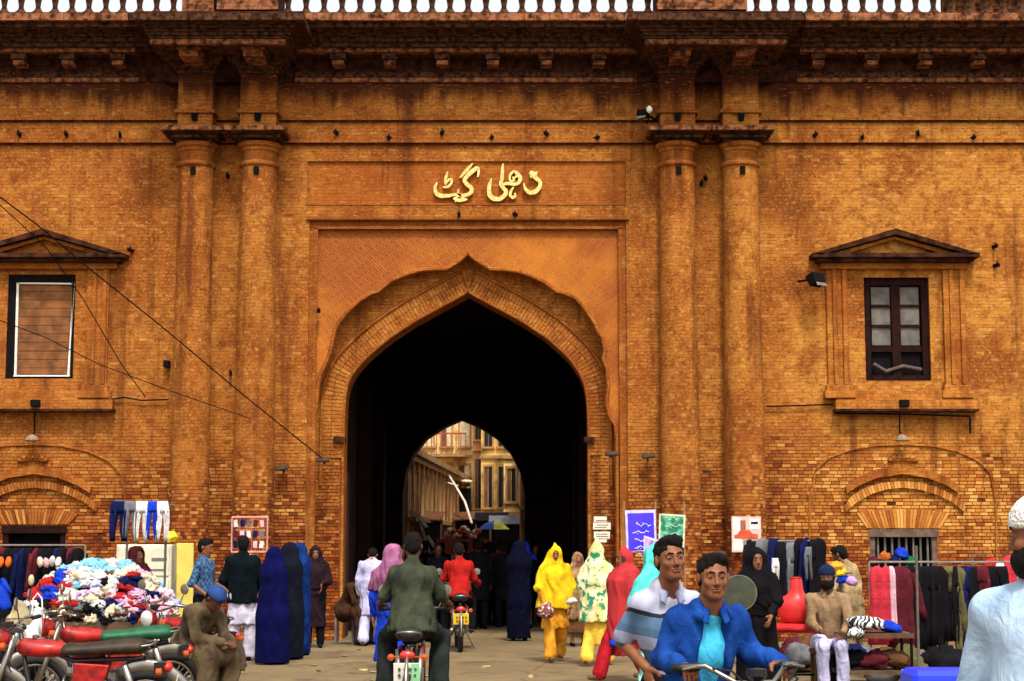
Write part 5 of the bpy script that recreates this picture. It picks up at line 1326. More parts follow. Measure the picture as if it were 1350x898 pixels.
# ================================================================== right-hand market
rack('clothes rack of black garments before the right-hand columns', 984, 1086, 23.6, 1.68)
for i in range(12):
    px = 988 + i * 8.4; od = ('first', 'second', 'third', 'fourth', 'fifth', 'sixth', 'seventh', 'eighth', 'ninth', 'tenth', 'eleventh', 'last')[i]; x, z = W(px, 722, 23.6); m_, nm = ((BLK, 'black'), (BLK, 'black'), (GREYC, 'charcoal'), (BLK, 'black'), (NAVY, 'navy'))[i % 5]
    hang(('shirt', 'trousers', 'dress')[i % 3], f'{nm} garment, {od} from the left on the rack beside the car poster', m_, (x, 23.6 + rnd.uniform(-.03, .03), 1.68 + rnd.uniform(-.03, .05)), .30, rnd.uniform(.85, 1.05), R(rnd.uniform(20, 60)), 'black garments on the rack by the columns')
for px in (1022, 1066): x, z = W(px, 750, 23.3); hang('trousers', {1022: 'narrow white trousers among the black garments', 1066: 'thin grey leggings at the right end of the black rack'}[px], (WHITE, GREYC)[px > 1030], (x, 23.3, 1.60 if px > 1030 else 1.45), .10, .45, 0, None, False, 'trousers', .02)
rack('long clothes rack of trousers before the barred niche', 1150, 1345, 21.2, 1.42, .98)
seq = [(1216, BLK, 'jet black', 'dress', .30, 1.0), (1234, BLK, 'long black', 'dress', .26, .95), (1262, OLIVE, 'dull olive', 'dress', .26, .85), (1284, BLK, 'slim black', 'dress', .26, .95), (1296, MAROON, 'dark maroon', 'dress', .26, .9), (1309, BLK, 'short black', 'dress', .26, .8),(1156, CORAL, 'coral', 'dress', .26, .95), (1168, CORAL, 'coral', 'dress', .22, .90), (1175, PINK, 'pink striped', 'dress', .14, .85), (1187, MAROON, 'dark maroon', 'shirt', .36, 1.0), (1200, BLK, 'black', 'dress', .34, 1.0), (1228, BLK, 'black', 'trousers', .26, 1.02), (1240, BLK, 'black', 'shirt', .26, .9), (1252, OLIVE, 'olive', 'trousers', .28, 1.1), (1266, BLK, 'black', 'trousers', .26, .9), (1277, NAVY, 'dark navy', 'trousers', .24, 1.05), (1290, MAROON, 'maroon', 'trousers', .26, .7), (1302, BLK, 'black', 'shirt', .30, .6), (1316, BLK, 'black', 'trousers', .25, .7)]
for px, m_, nm, kd, w_, l in seq:
    hang(kd, f'{nm} {kd if kd != "shirt" else "long shirt"} hanging on the rack before the barred niche' + ({1156: ', leftmost', 1168: ', second from the left', 1228: ', next to the steel pole', 1266: ', right of the olive pair', 1200: ', left of the steel pole', 1316: ', rightmost', 1240: ', between two pairs of trousers', 1302: ', near the right end'}.get(px, '')), m_, (WX(px, 21.15, 1.4), 21.15, 1.37), w_, l, R(rnd.uniform(-25, 25)), 'clothes on the long right rack', False, kd if kd != 'shirt' else 'shirt')
t = MB(); pl = thing('steel_pole', 'thin steel pole standing in front of the long right rack', 'pole', at(1212, 19.5)); t.tube([(0, 0, 0), (.01, 0, 1.62)], .016, 6); t.build('pole_shaft', mat('grey_pole', (.11, .09, .07)), pl)
# colourful heap of hats behind, patterned cloth on the wall end
for px, py, m_, nm, r in ((1186, 731, BLUE, 'blue', .10), (1176, 741, NAVY, 'navy', .08), (1165, 736, C_('rust', (.42, .10, .02)), 'rust', .08), (1150, 742, MAROON, 'maroon', .07), (1197, 742, GREENC, 'green', .07)):
    x, z = W(px, py, 21.6); crumple('bundled_cloth', f'{nm} cloth bundle tied over the rail of the right rack', m_, (x, 21.5, z), (r, .07, .08), 'cloth', amp=.2)
m, n, b_ = newmat('spotted_cloth'); co = n('TexCoord').outputs['Object']; vo = n('TexVoronoi', {'Vector': co, 'Scale': 14.0}); f = n.step(vo.outputs[0], .32, .30)
n.L.new(n.mix(f, c4((.72, .64, .55)), vo.outputs[1]), b_.inputs['Base Color']); b_.inputs['Roughness'].default_value = .9; M_SPOT = m
for px, py, Y, m_, nm in ((1308, 748, 23, RED, 'red'), (1322, 752, 23, M_SPOT, 'spotted white'), (1333, 744, 23, CORAL, 'coral')):
    x, z = W(px, py, Y); hang('dress', f'{nm} cloth hanging at the right end behind the white cap', m_, (x, Y, z + .12), .30, .75, R(10), None, False, 'cloth')
wk = thing('clothes_line_stand', 'low line stand carrying the last cloths at the right end', 'clothes rack', at(1322, 23.0)); t = MB(); t.tube([(-.35, .0, 0), (-.35, 0, 1.5), (.4, 0, 1.52), (.4, 0, 0)], .012, 6); t.build('stand_frame', GREYC, wk)

# red dress form on a red-topped table
rt_ = thing('display_table', 'table with a red cloth top in front of the black garments', 'table', at(1052, 18.2)); M_RT = C_('table_red', (.50, .025, .03))
t = MB(); t.box((0, 0, .77), (.92, .5, .09)); t.build('table_top', M_RT, rt_, bevel=.035)
for a in (-.4, .4):
    for b in (-.2, .2): t = MB(); t.tube([(a, b, 0), (a, b, .73)], .018, 6); t.build('leg', M_BLACK, rt_)
t = MB(); t.tube([(-.4, -.2, .3), (.4, -.2, .3)], .012, 6); t.tube([(-.4, .2, .3), (.4, .2, .3)], .012, 6); t.build('stretcher', M_BLACK, rt_)
bu = thing('dress_form', 'glossy red dress form bust standing on the red table', 'mannequin', (WX(1050, 18.2, 1), 18.2, .815)); S = SDF()
S.ell((0, 0, .10), (.19, .12, .13), .06); S.ell((0, 0, .20), (.215, .115, .10), .08); S.cone((0, 0, .26), (0, 0, .44), .085, .065, .06); S.half((0, 0, .005), (0, 0, -1), .01); S.half((0, 0, .47), (0, 0, 1), .008); S.mesh('torso', .012, mat('red_plastic_form', (.60, .03, .028), .35, .1), bu)
t = MB(); t.lathe([(.068, 0), (.05, .012), (0, .018)], (0, 0, .468), 'Z', 16, cap=False); t.build('neck_plate', M_REDP, bu, smooth=True)
# black and white cloth, blue cloth on a dark trolley
tr = thing('market_trolley', 'dark low trolley with folded cloths at the right stall', 'trolley', at(1152, 17.8)); t = MB(); t.box((0, 0, .72), (.75, .5, .05)); t.build('shelf', M_OLDW, tr); t = MB(); t.box((0, 0, .35), (.75, .5, .04)); t.build('shelf', M_OLDW, tr)
for a in (-.35, .35):
    for b in (-.22, .22): t = MB(); t.tube([(a, b, 0), (a, b, .75)], .016, 6); t.build('leg', M_BLACK, tr)
for k in range(3): crumple('boxed_goods', ('black bundle on the left of', 'maroon bundle in the middle of', 'brown bundle on the right of')[k] + ' the trolley shelf', (BLK, MAROON, BROWN)[k], (tr.location.x - .22 + .22 * k, 17.75, .45), (.12, .16, .10), 'bundle', 'bundles on the trolley shelf')
m, n, b_ = newmat('zebra_cloth'); co = n('TexCoord').outputs['Object']; wv = n('TexWave', {'Vector': co, 'Scale': 6.0, 'Distortion': 9.0, 'Detail': 1.0, 'Detail Scale': 1.2}).outputs[1]
n.L.new(n.mix(n.step(wv, .45, .55), c4((.01, .01, .012)), c4((.72, .72, .70))), b_.inputs['Base Color']); b_.inputs['Roughness'].default_value = .9
crumple('folded_cloth', 'black and white patterned cloth folded on the trolley', m, (WX(1142, 17.7, .8), 17.7, .82), (.21, .16, .085), 'cloth', amp=.15)
crumple('folded_cloth', 'small grey and white cloth drooping at the trolley edge', m, (WX(1128, 17.5, .8), 17.52, .74), (.12, .08, .06), 'cloth', amp=.2)
crumple('folded_cloth', 'bright blue cloth lying beside the patterned one', BLUE, (WX(1170, 17.7, .8), 17.7, .79), (.13, .15, .07), 'cloth', amp=.15)
# hats on a peg behind the seated man
for px, py, m_, nm in ((1108, 757, YEL, 'yellow'), (1101, 748, C_('orange2', (.8, .28, .03)), 'orange'), (1112, 765, BLUE, 'royal blue'), (1122, 768, LILAC, 'lilac')):
    x, z = W(px, py, 20.2); crumple('bright_scarf', f'{nm} scarf bunched on the stand behind the seated man', m_, (x, 20.2, z), (.09, .06, .06), 'scarf', 'bright scarves behind the seated man', amp=.25)
st = thing('scarf_stand', 'slim stand holding bright scarves behind the seated man', 'stand', at(1110, 20.3)); t = MB(); t.tube([(0, 0, 0), (0, 0, 1.42)], .015, 6); t.build('pole', GREYC, st); t = MB(); t.tube([(-.15, 0, 1.3), (.15, 0, 1.3)], .012, 6); t.build('crossbar', GREYC, st)
# blue plastic crates / drum bottom right, packets
M_BLP = mat('blue_plastic', (.006, .03, .72), .35, .08, spec=.5)
bt = thing('plastic_tub', 'bright blue plastic tub with a lid by the man in the white cap', 'tub', at(1250, 10.6))
t = MB(); t.box((0, 0, .36), (.46, .40, .72), taper=1.06); t.build('tub_body', M_BLP, bt, bevel=.02)
t = MB(); t.box((0, 0, .735), (.52, .46, .03)); t.build('rim_band', mat('grey_rope', (.25, .22, .16), .8), bt, bevel=.01)
t = MB(); t.box((-.02, 0, .82), (.44, .38, .14), taper=.94); t.build('lid', M_BLP, bt, bevel=.03)
tb2 = thing('plastic_stool', 'low wooden stand with small packets beside the blue tub', 'stand', at(1197, 12.2)); t = MB(); t.box((0, 0, .66), (.34, .3, .03)); t.build('top', M_OLDW, tb2)
for a in (-.14, .14):
    for b in (-.12, .12): t = MB(); t.tube([(a, b, 0), (a, b, .65)], .012, 6); t.build('leg', M_BLACK, tb2)
for px, m_, nm in ((1194, mat('light_blue_packet', (.08, .40, .66), .4), 'light blue'), (1206, mat('yellow_packet', (.80, .66, .10), .4), 'yellow')):
    t = MB(); t.box((0, 0, .05), (.065, .05, .10), (0, R(8), 0)); o = t.build('small_packet', m_, None, bevel=.006); o.location = (WX(px, 12.1, .7), 12.1, .676); tag(o, f'small {nm} packet standing beside the blue tub', 'packet')

# ================================================================== banners and papers on the wall
def banner_mat(name, base, ink, sc1):
    m, n, b_ = newmat(name); n.L.new(n.mix(n.step(n.noise(n('TexCoord').outputs['Object'], sc1, 2), .4, .6), c4(base), c4(ink)), b_.inputs['Base Color']); b_.inputs['Roughness'].default_value = .6; return m
def squiggle(t, x, z, w_, h, seed, y, r=.010):
    g = random.Random(seed); pts = []; n_ = 7
    for i in range(n_): pts.append((x + w_ * (i / (n_ - 1) - .5), y, z + h * .5 * math.sin(i * 1.9 + seed) * g.uniform(.4, 1)))
    t.tube(pts, r, 4)
    for _ in range(3): a, b = x + g.uniform(-.5, .5) * w_, z + g.uniform(-.6, .6) * h; t.tube([(a, y, b), (a + .015, y, b + .01)], r, 4)
def banner(label, pts, Y, base, border, cat='banner', writing=None, rows=4):
    q = [W(*p, Y) for p in pts]; cx_ = sum(p[0] for p in q) / len(q); bn = thing('cloth_banner', label, cat, (cx_, Y, q[0][1]), 0)
    z0_ = q[0][1]; L_ = [(p[0] - cx_, p[1] - z0_) for p in q]; mx, mz = sum(p[0] for p in L_) / len(L_), sum(p[1] for p in L_) / len(L_)
    t = MB(); t.prism(L_, -.004, .004); t.build('backing', border, bn)
    ins_ = [(mx + (p[0] - mx) * .86, mz + (p[1] - mz) * .90) for p in L_]; t = MB(); t.prism(ins_, -.010, -.006); t.build('field', base, bn)
    if writing:
        t = MB(); w_ = max(p[0] for p in ins_) - min(p[0] for p in ins_); h = max(p[1] for p in ins_) - min(p[1] for p in ins_)
        for r_ in range(rows): squiggle(t, mx + rnd.uniform(-.04, .04), mz + h * .38 - h * .76 * r_ / max(1, rows - 1), w_ * rnd.uniform(.5, .75), .07, r_ * 3 + 1, -.014, .008)
        t.build('handwriting', writing, bn)
    return bn, L_
B_BL = banner_mat('banner_blue', (.022, .012, .62), (.05, .02, .75), 4); B_GR = banner_mat('banner_green', (.006, .14, .065), (.10, .42, .24), 9); LILW = mat('lilac_white', (.62, .50, .80), .7)
banner('royal blue cloth banner with pale handwriting beside the arch', [(824, 673), (864, 672), (866, 727), (860, 728), (850, 727), (840, 726), (826, 730)], 27.6, B_BL, LILW, writing=mat('banner_ink', (.62, .55, .85), .6), rows=5)
banner('green cloth banner with pale handwriting hung right of the blue one', [(869, 677), (904, 679), (902, 722), (868, 718)], 27.6, B_GR, mat('cream_edge', (.60, .58, .40), .7), writing=mat('banner_ink_green', (.30, .60, .42), .6), rows=4)
bn, L_ = banner('purple printed cloth hanging below the blue banner', [(849, 706), (868, 712), (866, 760), (848, 765)], 27.4, C_('purple_print', (.20, .02, .20), c2=(.55, .35, .6)), LILW)
for px in (824, 866, 904):
    p_ = thing('banner_post', {824: 'thin bamboo post left of the blue banner', 866: 'thin bamboo post between the two banners', 904: 'thin bamboo post right of the green banner'}[px], 'post', at(px, 27.66)); t = MB(); t.tube([(0, 0, 0), (0, 0, 2.32)], .014, 6); t.build('cane', mat('bamboo', (.28, .17, .07), .7), p_)
ps = thing('paper_poster', 'pink and white poster picturing a red car on the right-hand column', 'poster', (WX(984, 28.8, 2), YW - .60, 0))
def pr(x0, y0, x1, y1, yy, m_, nm, par=ps, Y=YW - .60):
    (a, b), (c, d) = W(x0, y1, Y), W(x1, y0, Y); t = MB(); t.bb(a - par.location.x, c - par.location.x, -yy - .003, -yy, b, d); return t.build(nm, m_, par)
pr(965, 681, 1003, 728, 0, mat('poster_pink', (.74, .44, .38), .6, .2, 3), 'sheet')
pr(967, 683, 977, 726, .006, mat('poster_white', (.78, .68, .60), .6), 'side_strip'); pr(988, 684, 1001, 698, .006, mat('poster_white', (.78, .68, .60)), 'white_patch'); pr(990, 688, 999, 691, .011, BLK, 'dark_print')
(a, b) = W(984, 706, YW - .60); t = MB(); sx_ = a - ps.location.x
t.prism([(sx_ - .20, b - .05), (sx_ + .19, b - .05), (sx_ + .19, b + .02), (sx_ + .10, b + .03), (sx_ + .05, b + .09), (sx_ - .10, b + .09), (sx_ - .15, b + .02), (sx_ - .20, b + .01)], -.014, -.008); t.build('printed_car', mat('poster_red', (.55, .07, .03), .6), ps)
pr(976, 686, 983, 700, .007, mat('poster_brown', (.28, .10, .04), .6), 'printed_figure'); pr(972, 716, 985, 726, .007, mat('poster_white', (.78, .68, .60)), 'white_patch')
pn = thing('paper_notice', 'torn white paper notice pasted on the right jamb of the arch', 'notice', (WX(793, YW), YW - .02, 0)); wp = mat('notice_paper', (.72, .66, .52), .8, .2, 3)
for (x0, y0, x1, y1) in ((783, 681, 800, 688), (782, 689, 805, 698), (783, 701, 804, 710), (784, 711, 800, 715)): pr(x0, y0, x1, y1, 0.0, wp, 'sheet', pn, YW - .02)
t = MB()
for k, py in enumerate((686, 692, 695, 704, 707)):
    x, z = W(793, py, YW - .03); t.box((x - pn.location.x + rnd.uniform(-.02, .02), -.008, z), (.2, .004, .008))
t.build('print_lines', GREYC, pn)

# ================================================================== lamps, floodlights, wires
def flood(label, px, py, Y, rz, m_=M_BLACK, s=1.0):
    x, z = W(px, py, Y); f = thing('floodlight', label, 'floodlight', (x, Y, z), rz); t = MB(); t.box((0, -.1 * s, 0), (.26 * s, .16 * s, .20 * s), (R(-25), 0, 0), 1.2); t.build('housing', m_, f, bevel=.012)
    t = MB(); t.box((0, -.19 * s, -.03), (.24 * s, .01, .18 * s), (R(-25), 0, 0)); t.build('glass', mat('dull_lamp_glass', (.2, .18, .16), .2), f)
    t = MB(); t.tube([(0, .0, .0), (0, .10, .02), (0, YW - Y, .02)], .022, 6); t.build('bracket', M_BLACK, f); return f
flood('black floodlight on the wall left of the barred window', 1070, 370, YW - .3, R(40))
flood('small floodlight with a white lamp beside the right capital', 850, 152, YW - .45, R(-30), M_BLACK, .7)
x, z = W(856, 145, YW - .6); f = thing('bulb', 'white bulb on top of the small floodlight by the right capital', 'lamp', (x, YW - .6, z)); t = MB(); t.lathe([(.015, -.06), (.05, -.02), (.055, .03), (.02, .07)], (0, 0, 0), 'Z', 10); t.build('glass_bulb', M_WHT, f, smooth=True); t = MB(); t.tube([(0, 0, -.05), (0, .2, -.12), (0, .5, -.12)], .014, 5); t.build('socket', M_BLACK, f)
for px, py, lb in ((855, 601, 'flat dark lamp on the wall right of the arch'), (806, 598, 'flat dark lamp on the right jamb near the impost'), (372, 617, 'flat dark lamp on the wall left of the arch'), (426, 606, 'flat dark lamp where the wires meet the arch')):
    x, z = W(px, py, YW - .2); f = thing('wall_lamp', lb, 'lamp', (x, YW - .2, z)); t = MB(); t.box((0, 0, 0), (.22, .16, .05), (R(20), R(rnd.uniform(-12, 12)), 0)); t.build('shade', mat('dusty_grey', (.06, .04, .03), .9, spec=.05), f, bevel=.015); t = MB(); t.tube([(0, .05, 0), (0, .2, -.05)], .018, 6); t.build('arm', M_BLACK, f)
for px, lb in ((1189, 'small lamp on a conduit above the right niche'), (42, 'small lamp on a conduit above the left niche')):
    x, z = W(px, 578, YW - .2); f = thing('wall_lamp', lb, 'lamp', (x, YW - .2, z)); z2 = W(px, 534, YW - .1)[1] - z
    t = MB(); t.lathe([(.02, .07), (.09, .03), (.12, -.03), (.11, -.05)], (0, 0, 0), 'Z', 12); t.build('shade', mat('dusty_white', (.22, .15, .09), .8), f, smooth='auto'); t = MB(); t.tube([(0, .0, .05), (0, .15, .12), (0, .1, z2)], .014, 6); t.build('conduit', M_BLACK, f)
    t = MB(); t.box((0.05, .02, z2 + .02), (.16, .2, .12)); t.build('junction_box', M_BLACK, f, bevel=.01)
x, z = W(220, 480, YW - .1); f = thing('junction_box', 'small black box fixed left of the outer left column', 'box', (x, YW - .1, z)); t = MB(); t.box((0, 0, 0), (.10, .16, .12)); t.build('box_body', M_BLACK, f, bevel=.01)
def wire(label, pts, r=.009):
    q = [(W(px, py, Y)[0], Y, W(px, py, Y)[1]) for px, py, Y in pts]; sm = []
    for i in range(len(q) - 1):
        for k in range(8): f = k / 8; sm.append(tuple(q[i][j] + (q[i + 1][j] - q[i][j]) * f for j in range(3)))
    sm.append(q[-1]); t = MB(); t.tube(sm, r, 5); o = t.build('overhead_wire', M_BLACK, None); return tag(o, label, 'wire')
wire('thick black overhead wire running down to the arch lamp', [(-20, 245, 24), (50, 297, 25), (125, 360, 26), (215, 432, 27), (320, 520, 28.2), (428, 607, YW - .2)], .011)
wire('thin wire crossing the left pediment to its hook', [(-20, 252, 26), (60, 325, 27), (110, 395, 28), (160, 480, 28.8), (192, 524, YW - .15)], .009)
wire('thin wire sagging across the shuttered window', [(-20, 415, 27), (60, 445, 28), (130, 480, 28.4), (215, 512, 28.4), (330, 552, 28.6)], .008)
wire('short cable along the wall beside the left sill', [(136, 528, YW - .06), (165, 524, YW - .06), (185, 528, YW - .06), (222, 527, YW - .06)], .014)
wire('short cable along the wall beside the right sill', [(1010, 536, YW - .06), (1050, 535, YW - .06), (1098, 533, YW - .06)], .014)
wire('dark conduit under the right sill', [(1100, 545, YW - .16), (1190, 546, YW - .16), (1279, 549, YW - .16), (1279, 572, YW - .1)], .018)

# goods stacked on the ground under the racks
for k in range(26):
    px = 1000 + (k * 37) % 330; Y = 22.6 if px < 1100 else 20.4; m_, nm = ((BLK, 'black'), (MAROON, 'maroon'), (BROWN, 'brown'), (NAVY, 'navy'), (GREYC, 'charcoal'), (OLIVE, 'olive'))[k % 6]
    crumple('cloth_bundle', f'{nm} bundle on the ground under the ' + ('black rack' if px < 1100 else 'long right rack') + (' at its left' if (px < 1040 or 1100 < px < 1200) else ' at its right'), m_, (WX(px, Y) + rnd.uniform(-.1, .1), Y + rnd.uniform(-.3, .5), rnd.uniform(.10, .30)), (rnd.uniform(.16, .26), .18, rnd.uniform(.12, .22)), 'bundle', 'bundles on the ground under the right racks', amp=.25, nu=16, nv=10)
for k in range(14):
    px = -10 + (k * 23) % 130; m_, nm = ((BLK, 'black'), (BROWN, 'brown'), (GREYC, 'charcoal'), (MAROON, 'maroon'))[k % 4]
    crumple('cloth_bundle', f'{nm} bundle on the ground before the dark left rack', m_, (WX(px, 22.5), 22.5 + rnd.uniform(-.6, .8), rnd.uniform(.15, .5)), (rnd.uniform(.16, .26), .18, rnd.uniform(.14, .24)), 'bundle', 'bundles on the ground at the left stall', amp=.25, nu=16, nv=10)
# ================================================================== bazaar street beyond the passage
M_PL1 = mat('yellow_plaster', (.62, .38, .10), .9, .6, 1.6, bump=.2); M_PL2 = mat('cream_plaster', (.72, .52, .20), .9, .55, 1.8); M_PL3 = mat('brown_brick_plaster', (.40, .19, .07), .9, .4, 1.2)
M_SHU = mat('brown_shutter', (.14, .055, .022), .7, .4, 3); M_TRM = mat('stained_cornice', (.36, .20, .08), .9, .3, 2); M_WIN = mat('dark_window', (.012, .009, .008), .4, .2)
def house(label, px0, px1, Y0, Y1, h, m_, floors, ncol, wincol=M_WIN, balc=None, base=None, side=None, roofpx=None):
    x0, x1 = WX(px0, Y0), WX(px1, Y0); hs = thing('town_house', label, 'building', ((x0 + x1) / 2, Y0, 0)); hw = (x1 - x0) / 2
    t = MB(); t.bb(-hw, hw, 0, Y1 - Y0, 0, h); t.build('wall', m_, hs)
    t = MB(); t.bb(-hw - .1, hw + .1, -.22, Y1 - Y0, h, h + .18); t.bb(-hw - .05, hw + .05, -.12, 0, h - .2, h - .03); t.build('cornice', M_TRM, hs)
    fh = (h - 2.6) / floors
    for f in range(floors):
        z = 2.7 + f * fh
        t = MB(); t.bb(-hw - .05, hw + .05, -.10, 0, z - .12, z); t.build('string_course', M_TRM, hs)
        for c in range(ncol):
            x = -hw + 2 * hw * (c + .5) / ncol; ww = min(.42, hw / ncol * .55)
            w_ = MB(); w_.bb(x - ww - .06, x - ww, -.06, .0, z + .35, z + fh - .45); w_.bb(x + ww, x + ww + .06, -.06, .0, z + .35, z + fh - .45); w_.bb(x - ww - .06, x + ww + .06, -.06, 0, z + fh - .45, z + fh - .36); w_.bb(x - ww - .1, x + ww + .1, -.12, 0, z + .27, z + .35)
            o = w_.build('window', M_TRM, hs)
            s_ = MB(); s_.bb(x - ww, x - .01, -.025, -.005, z + .36, z + fh - .45); s_.build('shutter', wincol if (c + f) % 3 else M_SHU, o); s_ = MB(); s_.bb(x + .01, x + ww, -.025, -.005, z + .36, z + fh - .45); s_.build('shutter', wincol, o)
    t = MB(); t.bb(-hw + .1, hw - .1, -.02, -.004, .0, 2.3); t.build('shop_front', M_WIN, hs)
    if balc is not None:
        z = 2.7 + balc * fh; t = MB(); t.bb(-hw * .8, hw * .8, -.9, 0, z - .12, z); t.build('balcony_slab', M_TRM, hs); t = MB(); t.bb(-hw * .8, hw * .8, -.92, -.88, z + .8, z + .87)
        for k in range(13): x = -hw * .8 + 1.6 * hw * k / 12; t.bb(x - .02, x + .02, -.92, -.88, z, z + .8)
        t.build('balcony_rail', mat('red_brown_rail', (.30, .07, .03), .7), hs)
    return hs
# left row: a long two-storey brick range that runs away from the gate, turning a little to the right
lr = thing('bazaar_range', 'long two-storey brick range with shuttered bays lining the left of the street', 'building', (-2.95, 47.2, 0), R(-2.6)); Lr = 24
t = MB(); t.bb(-4, 0, 0, Lr, 0, 4.15); t.build('wall', M_PL3, lr)
t = MB(); t.bb(-.1, .22, 0, Lr, 4.15, 4.33); t.bb(-.1, .12, 0, Lr, 3.98, 4.14); t.build('cornice', M_TRM, lr); t = MB(); t.bb(-.1, .32, 0, Lr, 2.25, 2.38); t.build('string_course', M_TRM, lr)
nb_ = 16
for k in range(nb_):
    y = Lr * (k + .5) / nb_
    t = MB(); t.bb(.0, .10, y - .75, y - .62, 0, 3.98); t.build('bay_pilaster', M_TRM if k % 2 else M_PL3, lr)
    t = MB(); t.bb(.005, .04, y - .42, y + .45, 2.45, 3.72); o = t.build('window', M_SHU, lr)
    for q in range(2): t = MB(); t.bb(.045, .06, y - .38 + q * .42, y - .02 + q * .42, 2.55, 3.6); t.build('pane', (M_WIN, M_TRM, M_PL3)[(k + q) % 3], o)
    t = MB(); t.bb(.005, .035, y - .5, y + .5, .05, 2.15); t.build('shop_opening', M_WIN if k % 3 else M_SHU, lr)
house('tall cream house with a red balcony closing the view at the left', 528, 624, 72, 84, 10.5, M_PL2, 3, 4, mat('pale_shutter', (.62, .50, .30), .7), balc=1)
tw = house('dark slim stair tower between the cream house and the yellow one', 623, 637, 70, 74, 11, M_PL3, 3, 1)
house('tall yellow plastered house with few windows at the middle of the view', 634, 672, 68, 82, 9.8, M_PL1, 3, 2)
house('weathered yellow house on the right of the street', 664, 704, 58, 67, 6.4, M_PL2, 2, 2)
house('narrow brown house nearest on the right beyond the passage', 686, 720, 49, 57.9, 5.1, M_PL3, 1, 1, balc=0)
house('broad brown house filling the far end of the street', 560, 720, 100, 110, 16, M_PL3, 5, 6)
for px, Y, zz, m_, lb in ((648, 56, 2.5, BLK, 'added black sheet awning darkening the street right of the umbrella'), (668, 53, 2.35, GREYC, 'added grey sheet awning nearer on the right of the street'), (618, 60, 2.6, BROWN, 'added brown sheet awning below the bent pipe'), (560, 52, 2.5, BROWN, 'added brown sheet awning at the left range')):
    aw = thing('shop_awning', lb, 'awning', at(px, Y)); t = MB(); t.box((0, 0, zz), (1.1, 1.3, .04), (R(12), R(rnd.uniform(-6, 6)), 0)); t.build('sheet', m_, aw)
    for q in (-.5, .5): t = MB(); t.tube([(q, -.55, 0), (q, -.55, zz - .1)], .03, 6); t.build('post', M_OLDW, aw)
    t = MB(); t.bb(-.5, .5, .5, .6, 0, zz - .1); t.build('added_dark_back', M_WIN, aw)  # dark awnings and backs added to blacken the foot of the street
house('pale upper house rising behind the left range', 500, 575, 88, 98, 12.5, M_PL1, 4, 4)
# awnings, poles, umbrella, cart
def pole(label, p0, p1, r, m_, nm='bent_pole', mid=None):
    pts = [(W(a, b, c)[0], c, W(a, b, c)[1]) for a, b, c in ([p0] + (mid or []) + [p1])]; t = MB(); t.tube(pts, r, 6); return tag(t.build(nm, m_, None, smooth=True), label, 'pole')
PWH = mat('pale_pipe', (.62, .54, .44), .6, .2)
pole('long pale bent pipe hanging over the street', (585, 617, 60), (622, 690, 58), .045, PWH, mid=[(600, 640, 60), (613, 662, 59)])
pole('short pale stick crossing the bent pipe', (588, 636, 60), (604, 641, 60), .035, PWH)
pole('pale bamboo pole leaning at the left of the passage', (552, 682, 40), (570, 740, 40), .035, CREAM, 'bamboo_pole')
pole('second pale bamboo pole leaning beside the first', (564, 706, 39.6), (573, 722, 39.6), .04, CREAM, 'bamboo_pole')
pole('short thick pale stick tied across the bamboo poles', (551, 680, 39.8), (563, 696, 39.8), .045, WHITE, 'bamboo_pole')
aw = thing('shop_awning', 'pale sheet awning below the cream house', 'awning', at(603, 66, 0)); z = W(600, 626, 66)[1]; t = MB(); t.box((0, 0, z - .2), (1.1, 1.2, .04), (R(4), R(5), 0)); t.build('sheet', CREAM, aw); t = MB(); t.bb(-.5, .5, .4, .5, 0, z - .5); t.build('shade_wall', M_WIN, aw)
um = thing('street_umbrella', 'blue, white and yellow sun umbrella over a stall deep in the street', 'umbrella', at(651, 47.5)); z = W(651, 686, 47.5)[1]; rU = .44
UM = [mat('umbrella_blue', (.02, .10, .55), .6), mat('umbrella_yellow', (.80, .80, .06), .6), mat('umbrella_white', (.72, .76, .74), .6)]
for k in range(8):
    a0, a1 = 2 * math.pi * k / 8, 2 * math.pi * (k + 1) / 8; t = MB(); am = (a0 + a1) / 2
    t._add([(0, 0, z), (rU * .6 * math.cos(a0), rU * .6 * math.sin(a0), z - .10), (rU * .6 * math.cos(a1), rU * .6 * math.sin(a1), z - .10), (rU * math.cos(a0), rU * math.sin(a0), z - .25), (rU * math.cos(a1), rU * math.sin(a1), z - .25)], [(0, 1, 2), (1, 3, 4, 2)]); t.build('panel', UM[(0, 2, 0, 1, 0, 0, 1, 1)[k]] if True else None, um)
t = MB(); t.tube([(0, 0, 0), (0, 0, z)], .02, 6); t.build('pole', M_BLACK, um)
kc = thing('fruit_cart', 'red painted wooden cart heaped with goods in the street', 'cart', at(611, 49)); z = W(611, 716, 49)[1]
t = MB(); t.bb(-.75, .75, -.4, .4, z - .35, z + .12); t.build('cart_body', mat('faded_red_wood', (.34, .06, .03), .7, .3), kc); t = MB()
for s_ in (-1, 1): t.lathe([(.38, -.03), (.42, 0), (.38, .03)], (s_ * .5, -.45, .42), 'Y', 16)
t.build('wheel', M_BLACK, kc)
for k in range(12): px = 590 + k * 3.6; x, zz = W(px, 706 - 5 * math.sin(k * 1.3) - 4 * math.sin(k / 11 * 3.1), 48.9); crumple('wrapped_goods', f'small {("pink", "cream", "rust")[k % 3]} bundle heaped on the red street cart', (PINK, CREAM, C_('rust', (.42, .10, .02)))[k % 3], (x, 48.9, zz), (.11, .1, .09), 'bundle', 'bundles on the red street cart', amp=.2, nu=10, nv=7)
